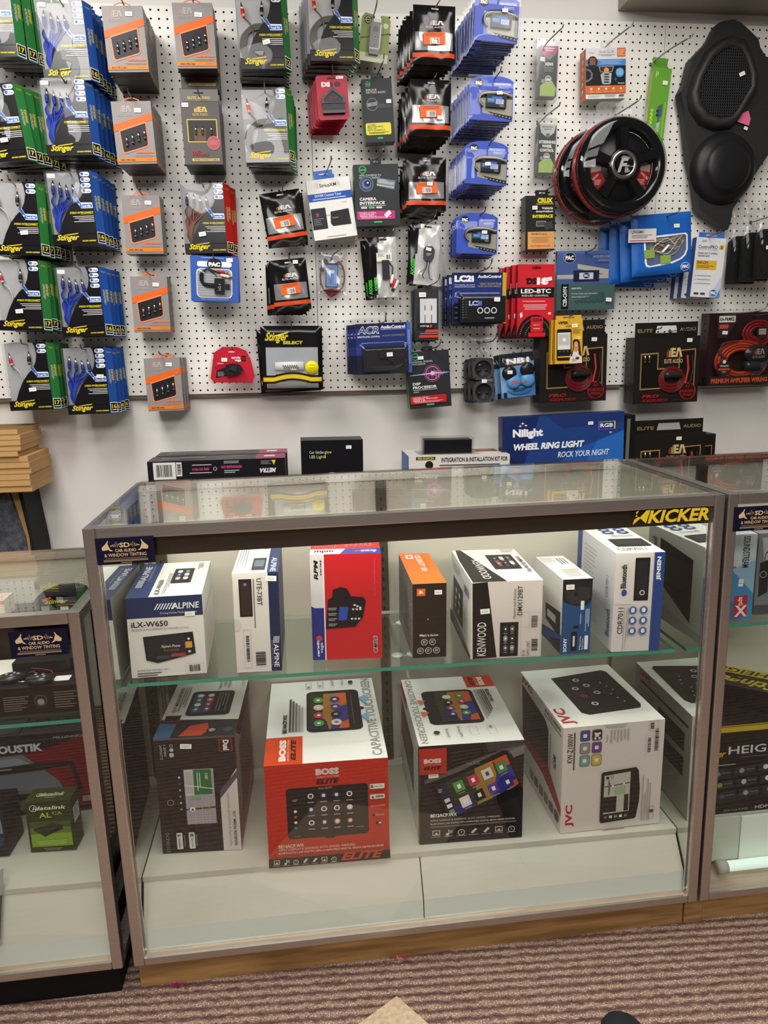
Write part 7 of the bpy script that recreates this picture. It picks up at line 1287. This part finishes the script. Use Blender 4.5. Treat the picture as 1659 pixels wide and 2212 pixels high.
m = MB(); m.prism_xz([(-.02, .008), (-.008, .02), (.008, .02), (.02, .008), (.02, -.008), (.008, -.02), (-.008, -.02), (-.02, -.008)], .0, .002, mat('2a2422', .4)); q = Face(m, (-.018, -.0004, .018), (.036, 0, 0), (0, 0, -.036)); q.L(.1, .2, .9, .8, 4, 'd8cfc8', al='c', rag=.05); m.build('octagon_label', o, (.066, .0, .058))
m = MB(); q = Face(m, (-.035, 0, .040), (.07, 0, 0), (0, 0, -.08)); m.prism_xz([(-.035, .04), (-.035, -.04), (.0, -.04), (.035, .02), (.035, .04)], .0005, .002, mat('33211f', .4)); q.R(.03, .04, .92, .32, 'd8d2cc'); q.T('EA-PRMK2', .08, .10, .86, .26, '1c1816', b=.04); q.R(.06, .42, .55, .60, 'b0483c'); m.build('corner_label', o, (-.072, -.001, .082)); sticker(o, -.082, -.003, .060, .020, .012, 3)
m = MB(); m.prism_xz([(0, .03), (.028, .006), (.028, -.012), (.0, -.036), (-.028, -.012), (-.028, .006)], .0, .002, mat('2a2020', .4)); q = Face(m, (-.028, -.0004, .03), (.056, 0, 0), (0, 0, -.066)); q.C(.5, .18, .12, 'e0dad4', 14); q.T('Wiring Kit', .2, .36, .8, .48, 'd8d0ca', b=.02); q.R(.1, .54, .9, .64, 'b0502c'); q.L(.35, .7, .65, .8, 2, 'b9b0aa', al='c'); m.build('shield_label', o, (-.076, -.002, -.062))
sheet(W * 1.04, H * 1.06, lambda x, y: -.010 - .006 * math.sin(x * 7) * math.sin(y * 6), CLEAR, 16, 16, .056).build('clear_shell', o)
wput(o, 2.048, -1.082, .09, 1); tag(o, 'clear pack of red and orange amplifier cables at the photo edge', 'kit'); hook(1.985, -.958, .08, 'one side of the amplifier cable pack', .24, .03, .035); hook(2.10, -.962, .08, 'the other side of the amplifier cable pack', .24, .03, .035)

# ------------------------------------------------------------------ standing on the back counter
bx = Box(.434, .050, .214, '24407e', '1c2c56', '121214', '18203a', r=.3); f = bx.front
f.P([(0, 0), (.3, 0), (.14, 1), (0, 1)], '1c2a5c'); f.P([(.62, 1), (.78, .45), (1, .3), (1, 1)], '2c68b8'); f.P([(.35, 0), (1, 0), (1, .16), (.5, .22)], '22346c'); f.P([(.30, 1), (.62, .55), (.78, .45), (.62, 1)], '2854a0')
f = Face(bx.mb, (0, 0, .214 + .006), (.434, 0, 0), (0, 0, -.176), .3); f.k = 9; f.T('Nilight', .085, .27, .33, .47, 'eef0f4', b=.05); 
for x, y, r_ in ((.145, .21, .016), (.165, .165, .018), (.19, .205, .016)): f.P([(x, y - r_ * 1.6), (x + r_*.3, y), (x, y + r_ * 1.6), (x - r_*.3, y)], 'eef0f4'); f.P([(x - r_, y), (x, y - r_*.5), (x + r_, y), (x, y + r_*.5)], 'eef0f4')
f.T('WHEEL RING LIGHT', .09, .555, .67, .685, 'eef0f4', sh=.2, b=.05); f.T('ROCK YOUR NIGHT', .45, .755, .88, .87, 'e2e8f4', sh=.25, b=.015); f.T('RGB', .80, .245, .905, .325, 'e8ecf4', b=.03)
f.R(.785, .21, .925, .22, 'a8d058'); f.R(.915, .21, .925, .37, 'd8c84a'); f.R(.785, .36, .925, .37, 'a04ac0'); f.R(.785, .21, .793, .37, '8a5ad0'); f.C(.885, .43, .010, '9ab0d8', 8)
o = wbox(bx, 'light_kit_box', (1.321, -1.398, .235, 1.6), 'large royal blue wheel light box standing on the back counter'); sticker(o, .095, -.002, .073, .018, .011, 0)
bx = Box(.034, .14, .215, '17171a', '202024', r=.4); bx.front.R(.15, .06, .5, .98, '6a6662'); bx.front.R(.55, 0, 1, 1, '121214'); wbox(bx, 'dark_box', (1.561, -1.4065, .23, 0), 'narrow dark box wedged between the blue box and the wiring kits')
bx = Box(.437, .11, .113, '17151a', '221d24', '121014', '121014', r=.35); f = Face(bx.mb, (0, 0, .113), (.437, 0, 0), (0, 0, -.075), .35); f.R(.04, .05, .20, .78, 'd8d4d0'); f.BAR(.055, .10, .18, .72, back=None, n=24); f.R(.205, .06, .245, .66, 'd8d4d0'); f.BAR(.21, .1, .24, .62, rot=90, back=None, n=18); f.T('(800) 253-TECH', .32, .30, .44, .44, 'c84a8a', 180, b=.02); f.L(.32, .18, .46, .26, 1, 'b9b5b9'); f.L(.3, .52, .46, .6, 1, 'b9b5b9'); f.T('METRAONLINE.COM', .53, .26, .68, .38, 'c84a8a', 180, b=.03); f.L(.55, .46, .66, .62, 2, 'b9b5b9'); f.L(.55, .06, .66, .2, 2, 'a9a5a9'); f.T('METRA', .81, .42, .93, .62, 'd8d4d6', 180, .3, b=.05); f.P([(.90, .08), (.93, .08), (.915, .30)], 'd8d02c'); f.L(.82, .1, .90, .28, 3, '8a868a'); f.O_(.485, .38, .014, .004, 'b9b5b9')
t = bx.top; t.R(.78, 0, 1, 1, '8a2a54'); t.R(.84, .3, .92, .6, 'd8c4cc'); t.L(.08, .3, .4, .55, 1, '8a858a'); t.T('FITS TOYOTA', .08, .62, .22, .78, 'a9a4a9'); t.L(.58, .3, .70, .5, 1, '77727a')
o = wbox(bx, 'kit_box', (.147, -1.458, .285, 0), 'long black and pink kit box on the counter, nearest the showcase', group='long black kit boxes'); o2 = clone(o, None, ()); m4 = MW @ Matrix.Translation((.152, -.165, -1.4575)); o2.location = m4.to_translation(); o2.rotation_euler = m4.to_euler(); tag(o2, 'second long black kit box, behind the first on the counter', 'box', 'long black kit boxes')
bx = Box(.205, .10, .160, '111115', '1b1b20', '0b0b0e', '141418', r=.35); f = Face(bx.mb, (0, 0, .160), (.205, 0, 0), (0, 0, -.130), .35); cols = ['8ac8d8', 'e0a06a', 'b0d06a', 'e08a6a', '9ad0c0', 'd8c46a', 'a0a8e0']
for row, (txt, y0) in enumerate((('Car Underglow', .265), ('LED Lights', .38))):
    x = .135
    for i, ch in enumerate(txt):
        w_ = {' ': .018, 'l': .012, 'i': .012, 'r': .020, 't': .020, 'w': .042}.get(ch, .031)
        if ch != ' ': f.T(ch, x, y0 + (.024 if ch in 'arnewog' else (.008 if ch == 't' else 0)), x + w_ - .005, y0 + .075 + (.022 if ch == 'g' else 0), cols[(i + 3 * row) % 7], b=.02)
        x += w_
f.P([(.33, .98)] + [(.33 + .32 * q / 10, .98 - .16 * math.sin(math.pi * q / 10)) for q in range(11)], 'b9c4cc'); f.P([(.36, 1)] + [(.36 + .26 * q / 10, 1 - .12 * math.sin(math.pi * q / 10)) for q in range(11)], '1a1a20')
o = wbox(bx, 'light_kit_box', (.520, -1.4325, .255, -.5), 'plain black underglow light box with rainbow lettering'); sticker(o, .055, -.001, .056, .018, .011)
bx = Box(.345, .17, .098, 'd8d4ce', 'cfcac4', 'b9b4ae', '3a62a8', r=.45); f = Face(bx.mb, (0, 0, .098), (.345, 0, 0), (0, 0, -.055), .45); f.R(.07, .05, .26, .25, '2a2620'); f.T('SRK-RAM13H', .085, .08, .245, .22, 'd8b82c', b=.03); f.T('INTEGRATION & INSTALLATION KIT FOR', .32, .12, .98, .40, '2a2826', b=.03); f.C(.20, .55, .04, '1c1a18', 16); f.L(.3, .55, .9, .9, 2, '55524e'); bx.top.R(.6, .1, .95, .5, '5a4a44'); bx.top.R(.66, .2, .9, .4, 'b05a3a')
o = wbox(bx, 'install_kit_box', (.945, -1.4625, .28, -.5), 'white installation kit box with black lettering lying on the counter')
b = MB(); b.box((-.082, -.03, 0), (.082, .03, .045), mat('121216', .3)); o = b.build('boxed_adapter'); c = MB(); c.box((-.105, -.055, -.0015), (.105, .050, -.0005), CLEARW); c.box((-.088, -.036, .0), (.088, .036, .052), CLEAR); c.build('clear_shell', o); wput(o, .915, -1.4105, .205, -.5); tag(o, 'black adapter in a clear shell on top of the white kit box', 'adapter')
# cardboard boxes and the carpeted speaker box
CB = 'brown cardboard boxes by the wall'
bodym = noisy('grey_carpet', '3c3e44', '5c5f66', 60, .95, 4, .4)
pz0, pz1 = -2.367, -1.490
pz0, pz1 = -2.367, -1.490
b2 = MB(); b2.prism_xz([(-1.0, pz0), (-.487, pz0), (-.512, -1.66), (-.548, pz1 - .012), (-.552, pz1), (-1.0, pz1)], -.160, .012, bodym); o = b2.build('speaker_cabinet')
b3 = MB(); b3.prism_xz([(-.545, pz1 - .012), (-.522, pz1 - .012), (-.502, -1.66), (-.495, -1.72), (-.489, pz0), (-.5125, -1.66)], -.152, .0, mat('b08a58', .6)); b3.build('wood_edge', o)
b4 = MB(); b4.prism_xz([(-.5215, pz1), (-.508, pz1), (-.488, -1.70), (-.470, pz0), (-.4885, pz0), (-.5015, -1.66)], -.156, .0, mat('1b1b1e', .7)); b4.build('dark_edge', o)
wput(o, 0, 0, 0); tag(o, 'grey carpeted speaker cabinet with a bare wood edge under the cardboard boxes', 'speaker cabinet')
rr = random.Random(9); z = -1.4895; nm = ['lowest', 'second lowest', 'third lowest', 'third highest', 'second highest', 'topmost']
for i in range(6):
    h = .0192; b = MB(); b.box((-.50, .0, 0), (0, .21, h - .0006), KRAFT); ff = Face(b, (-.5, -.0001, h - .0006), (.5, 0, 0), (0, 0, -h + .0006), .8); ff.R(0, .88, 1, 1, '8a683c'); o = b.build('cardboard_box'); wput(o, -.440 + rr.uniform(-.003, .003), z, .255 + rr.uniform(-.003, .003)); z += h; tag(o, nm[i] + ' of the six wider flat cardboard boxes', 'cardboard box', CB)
for i in range(5):
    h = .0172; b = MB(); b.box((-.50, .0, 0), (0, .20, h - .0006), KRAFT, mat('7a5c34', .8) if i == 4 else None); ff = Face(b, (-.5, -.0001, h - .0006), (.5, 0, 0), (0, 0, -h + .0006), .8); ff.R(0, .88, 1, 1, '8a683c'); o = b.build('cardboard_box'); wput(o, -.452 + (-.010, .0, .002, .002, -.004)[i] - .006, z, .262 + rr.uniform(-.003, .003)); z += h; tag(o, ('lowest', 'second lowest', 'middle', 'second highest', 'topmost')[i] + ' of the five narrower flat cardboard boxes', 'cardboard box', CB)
# ------------------------------------------------------------------ in the lower case
zl = lambda x: .512 + .0052 * (x + .635) + .0015
bx = Box(.36, .16, .060, '1a1412', '1d1a1c', '161012', r=.35); f = bx.front
f.P([(0, .0), (.60, .0), (.55, .12), (0, .22)], '2a1a16'); f.L(.42, .34, .56, .86, 6, '6a5f5a'); f.L(.58, .30, .72, .86, 7, '6a5f5a'); f.RR(.745, .18, .825, .92, '241d1c', .5); f.C(.785, .55, .02, '8a8684', 10); f.O_(.785, .5, .035, .004, '5a5452'); f.L(.86, .22, .99, .86, 7, '6a5a58'); f.R(.50, .90, .54, .98, 'b9b4b0')
bx.top.P([(0, 0), (.62, 0), (.52, 1), (0, 1)], 'd8d2ca'); bx.top.P([(.0, .72), (.56, .72), (.53, .96), (0, .96)], 'd8703a'); bx.top.R(.84, .70, .93, .86, 'e8e4e0')
o = thing(bx, 'remote_kit_box', 'long dark remote-starter box under the two remotes in the low case', 'box', (-.442, .135, zl(-.3)), 0)
def fob(x, y, yaw, label):
    b = MB(); b.lathe([(0, .0), (.020, .0), (.024, .006), (.021, .012), (.010, .014), (0, .014)], (0, 0, 0), mat('202124', .2), 22, 'z', None, 1.25, .85)
    for a, c in ((-.009, .004), (.006, .005), (.0, -.006), (.013, -.003)): b.lathe([(0, .0155), (.003, .015), (.0035, .0125)], (a, c, 0), mat('8d8f94', .3), 8, 'z')
    o = b.build('remote_fob', None, (x, y, zl(x) + BZ + .0606), (0, 0, math.radians(yaw))); r = MB(); r.tube([(-.036 + .011 * math.cos(a), .011 * math.sin(a), .004) for a in [2*math.pi*i/18 for i in range(18)]], .001, CHROME, 5, True); r.build('key_ring', o); tag(o, label, 'remote'); return o
fob(-.165, .158, -12, 'glossy dark remote nearest the front of the low case'); fob(-.226, .176, 20, 'glossy dark remote lying on the white part of the box'); 
b = MB(); b.box((0, 0, 0), (.118, .09, .024), mat('1c1f20', .3)); b.box((.002, -.002, .0), (.116, 0, .004), mat('141617', .3)); o = b.build('control_module'); put(o, -.234, .205, zl(-.2) + .0612, 0); tag(o, 'flat black module box behind the remotes', 'module'); w_ = MB(); w_.tube([(.035, -.01, .0045), (.05, -.022, .012), (.07, -.030, .005), (.088, -.022, .006), (.075, -.012, .01), (.045, -.02, .02)], .0011, mat('8a2a44', .4), 5); w_.build('wire', o)
bx = Box(.40, .12, .146, '1d1b1c', r=.5); o = thing(bx, 'dark_carton', 'dark carton at the back of the low case shelf, under the pouch', 'box', (-.47, .312, zl(-.3)))
bx = Box(.11, .04, .078, 'd2b82a', 'd8c23c', 'b09a20', r=.4); bx.front.R(0, .8, 1, 1, 'a88f1c')
o = thing(bx, 'yellow_box', 'yellow box at the photo edge on the low case shelf', 'box', (-.414, .2705 - .0, zl(-.4) + .0612)); o.location.y = .262; o.scale = (1, .6, .85)
b = MB(); pts = [(-.055, 0), (-.055, .022), (-.040, .040), (-.015, .050), (.030, .052), (.052, .044), (.062, .024), (.060, 0)]
V = []; F = []; n = len(pts)
for k, (y, s) in enumerate(((0, .86), (.012, 1), (.05, 1.02), (.08, .92))): V += [(x * s, y, z * s) for x, z in pts]
for k in range(3): F += [(k*n + i, k*n + (i+1) % n, (k+1)*n + (i+1) % n, (k+1)*n + i) for i in range(n)]
F += [tuple(range(n)), tuple(range(4*n - 1, 3*n - 1, -1))]; b.add(V, F, mat('1a1718', .55), True)
f = Face(b, (-.048, -.0015, .045), (.10, 0, 0), (0, 0, -.045), .4); f.T('Stinger', .28, .18, .80, .50, 'c8b83a', sh=.35, b=.03); f.R(.62, .60, .80, .80, 'c9ccd2'); f.R(.08, .80, .5, .84, '8a2c34'); f.P([(.22, .2), (.42, .05), (.46, .14), (.26, .34)], 'd8503c'); f.R(.20, .55, .38, .95, '8d8d90')
o = b.build('zip_pouch'); put(o, -.175, .330, zl(-.3) + .1475, -4); tag(o, 'black pouch with yellow script under the low glass top', 'pouch')
bx = Box(.12, .06, .040, 'd8c9b8', 'd0bca8', r=.5); bx.front.R(0, .0, 1, .22, 'd8743a'); bx.front.R(.55, .4, .75, .62, 'e8e4de'); thing(bx, 'small_carton', 'pale carton with an orange top edge beside the pouch', 'box', (-.402, .330, zl(-.3) + .1475))
zq = lambda x: .145 - .014 * (x - .61) + .0025
bx = Box(.42, .115, .205, '232326', '6d6f72', '1a1a1c', r=.4); f = bx.front
f.P([(0, .30), (.64, .24), (.80, .60), (.88, 1), (0, 1)], '6f747c'); f.P([(0, .34), (.60, .28), (.66, .36), (.67, .42), (0, .44)], '8d949c'); f.P([(.63, .25), (1, .02), (1, .96), (.90, .96), (.80, .60)], '7a171b'); f.P([(0, 0), (1, 0), (1, .03), (.70, .23), (0, .30)], '1c1b1d'); f.P([(.30, .06), (.88, .06), (1, .0), (1, .035), (.9, .085)], '3a3a3d'); f.R(0, .96, 1, 1, '141315')
f.T('POWER ACOUSTIK', .16, .115, .74, .215, 'd8d8da', b=.05); f.T('MILLENNIUM', .80, .045, .985, .075, 'a9a9ac', sh=.2, b=.02)
f.P([(.22, .42), (.70, .36), (.88, .37), (.90, .40), (.93, .72), (.905, .73), (.875, .42), (.80, .43), (.72, .46), (.25, .50)], '1e2023'); f.P([(.22, .78), (.60, .75), (.93, .69), (.93, .75), (.62, .82), (.24, .88)], '24262a'); f.C(.40, .82, .02, '3c4046', 10); f.L(.45, .405, .56, .43, 1, '8a9098', .7); f.T('EL', .92, .83, .99, .90, 'd0a8a8', b=.06)
t = bx.top; t.P([(.2, .3), (.62, .3), (.58, .8), (.52, .9), (.18, .9)], '8d949c'); t.F(.2, .25, .62, .95, .008, '2a2c30'); t.T('S3A7-P', .66, .35, .95, .75, '4a4c50', b=.03); t.P([(.92, .3), (1, .3), (.98, .6), (.9, .6)], '9a3a36')
o = thing(bx, 'head_unit_box', 'wide black, grey and red head unit box at the back of the low case', 'box', (-.555, .335, zq(-.55)), 0)
bx = Box(.098, .052, .124, '2b3417', '3f4d20', '23271a', '20241a', r=.4); f = bx.front; f.R(.05, .40, .95, .90, '3f4f1c'); f.R(.05, .62, .95, .90, '7a9a2c'); f.R(.05, .52, .95, .64, '58702a'); f.P([(.12, .54), (.55, .44), (.78, .48), (.77, .56), (.36, .70), (.15, .58)], '2a2c22'); f.P([(.36, .63), (.77, .50), (.77, .56), (.36, .70)], '1c1e18'); f.O_(.18, .125, .085, .014, 'd2d6c4'); f.T('idatalink', .16, .09, .90, .165, 'd8dcc8', sh=.25, b=.02); f.T('AL', .29, .22, .56, .32, 'a9c04a', b=.02); f.T('CA', .58, .21, .80, .27, 'a9c04a'); f.L(.16, .78, .84, .87, 3, 'a9c45a', al='c'); f.L(.3, .93, .7, .98, 2, '8a8d80', al='c')
t = bx.top; t.O_(.24, .5, .07, .014, 'e2e6d4'); t.T('idatalink', .22, .35, .80, .62, 'dfe4d0', sh=.25, b=.02); t.L(.4, .72, .62, .78, 1, 'b9c09a'); bx.right.R(.2, .22, .85, .52, 'd0d2cc'); bx.right.L(.3, .26, .75, .48, 4, '77787a')
o = thing(bx, 'module_box', 'small olive and lime green module box on the low case floor', 'box', (-.244, .188, zq(-.244)), -3)
bx = Box(.13, .085, .112, '1c1f26', '15171c', '1c1d20', r=.35); f = bx.front; f.P([(.4, .25), (.95, .18), (.96, .5), (.42, .56)], '77828e'); f.P([(.5, .30), (.66, .28), (.66, .46), (.52, .48)], '16181c'); f.P([(.74, .27), (.91, .25), (.92, .44), (.74, .46)], '16181c'); f.P([(.45, .62), (.9, .55), (.98, .6), (.9, .78), (.5, .82)], '2c3a54')
o = thing(bx, 'module_box', 'dark box with a pale dashboard picture beside the olive one', 'box', (-.418, .185, zq(-.418)), -2)
b = MB(); b.box((0, -.018, 0), (.14, 0, .14), mat('d4d2ce', .4)); f = Face(b, (0, -.0182, .14), (.14, 0, 0), (0, 0, -.14), .4); f.R(.1, .2, .5, .7, '8a8a8c'); g = Face(b, (.14, -.018, .14), (0, .018, 0), (0, 0, -.14), .4); g.R(.1, .35, .9, .95, '3c3c3e')
o = b.build('white_box'); put(o, -.402, .0255, .072, 0, 0, -26.8); tag(o, 'white box edge leaning on the kick panel at the photo edge', 'box')

# ------------------------------------------------------------------ in the case cut off by the photo edge
bx = Box(.124, .16, .196, 'c4ccd2', 'd0d2d4', 'a9b4bc', r=.4); f = bx.front; f.P([(0, .50), (.62, .36), (1, .62), (1, 1), (0, 1)], '3f88b8'); f.P([(.55, .40), (1, .30), (1, .70)], '8fb4cc'); f.P([(0, .72), (.5, .66), (.8, 1), (0, 1)], '2a6ea4'); f.RR(.0, .08, .56, .70, '15181b', .06); f.R(.18, .18, .40, .63, '8d946a'); f.P([(.18, .34), (.40, .30), (.40, .50), (.18, .44)], 'c8ccb0'); f.R(.18, .56, .40, .63, '5a5a30'); f.T('SOUNDSTREAM', .74, .02, .87, .385, '2a2f36', -90, b=.01); f.R(.64, .715, .90, .965, 'b82a34'); f.T('apti', .70, .73, .82, .83, 'f0e0e0', -90, b=.02); f.T('X', .66, .83, .90, .965, 'f0e0e0', b=.03); f.O_(.28, .86, .11, .02, '16324a'); f.L(.2, .84, .36, .88, 2, 'c4dcec')
o = thing(bx, 'stereo_box', 'blue and white touchscreen box with a red tag, on the right shelf', 'box', (1.249 + .008, .120, .6165), 0); sticker(o, .092, 0, .086, .011, .017, 4)
bx = Box(.16, .12, .19, '77797c', '8d9094', '6a6c70', r=.25); f = bx.front; f.P([(.05, .05), (.8, .05), (.9, .5), (.12, .5)], 'a9adb2'); f.O_(.15, .3, .10, .02, '2a2c30', 20, .5); f.P([(.04, .36), (.16, .32), (.18, .72), (.05, .78)], '1f2226'); f.O_(.10, .5, .05, .01, '9aa0a8'); f.R(0, .88, 1, 1, '4a4c50')
o = thing(bx, 'stereo_box', 'grey box with a car picture cut by the photo edge', 'box', (1.398, .140, .6165), -4)
bx = Box(.30, .20, .226, '121214', '1c1c1a', '101010', r=.35); f = bx.front; f.R(0, .0, 1, .075, 'c8a82a'); f.R(0, .005, 1, .02, '8a7420'); f.T('Stinger', -.30 + .32, .27, .215, .37, 'd8b82c', sh=.35, b=.02); f.T('HEIGH10', .235, .235, .80, .325, 'cfd0d2', b=.01); f.L(.34, .36, .75, .375, 1, '6a6a6c')
f.P([(.02, .40), (.10, .395), (1, .34), (1, .90), (.16, .93), (.06, .88)], '0b0b0d'); f.L(.14, .43, .3, .455, 1, '9a9a9c')
for i in range(3):
    for j in range(4): x, y = .10 + .195*j + .02*i, .50 + .125*i - .02*j; f.P([(x, y), (x + .17, y - .02), (x + .17, y + .07), (x, y + .09)], '26282a'); f.C(x + .06, y + .035, .022, ['77787c', '8d8d90', 'd0d2d4', '55585c', '6a9a3c', 'b9babc', 'e6e6e8', '77787c', '4a4c50', '9a9c9e', '8a8c90', '6a6c70'][i*4 + j], 8); f.L(x + .09, y + .02, x + .16, y + .035, 1, '77787c')
f.T('(SiriusXM)', .22, .935, .42, .965, '8a8a8c'); f.T('HDMI', .48, .92, .62, .96, 'a9a9ac', b=.03)
o = thing(bx, 'receiver_box', 'black box with a yellow top edge and grid screen picture', 'box', (1.268, .100, .1425), 0)
bx = Box(.30, .115, .052, '121212', '1b1b1a', '101010', r=.35); t = bx.top; t.R(0, 0, 1, .34, 'c8b02a'); t.T('HEIGH10', .06, .06, .62, .30, '2a2616', 180, .2, b=.02); t.T('Stinger', .18, .42, .72, .90, 'c8b02a', 180, .4, b=.03); t.R(.0, .34, 1, .36, '8a7a1c')
o = thing(bx, 'receiver_box', 'slim black and yellow box lying askew on the grid screen box', 'box', (1.300, .262, .370), -40)
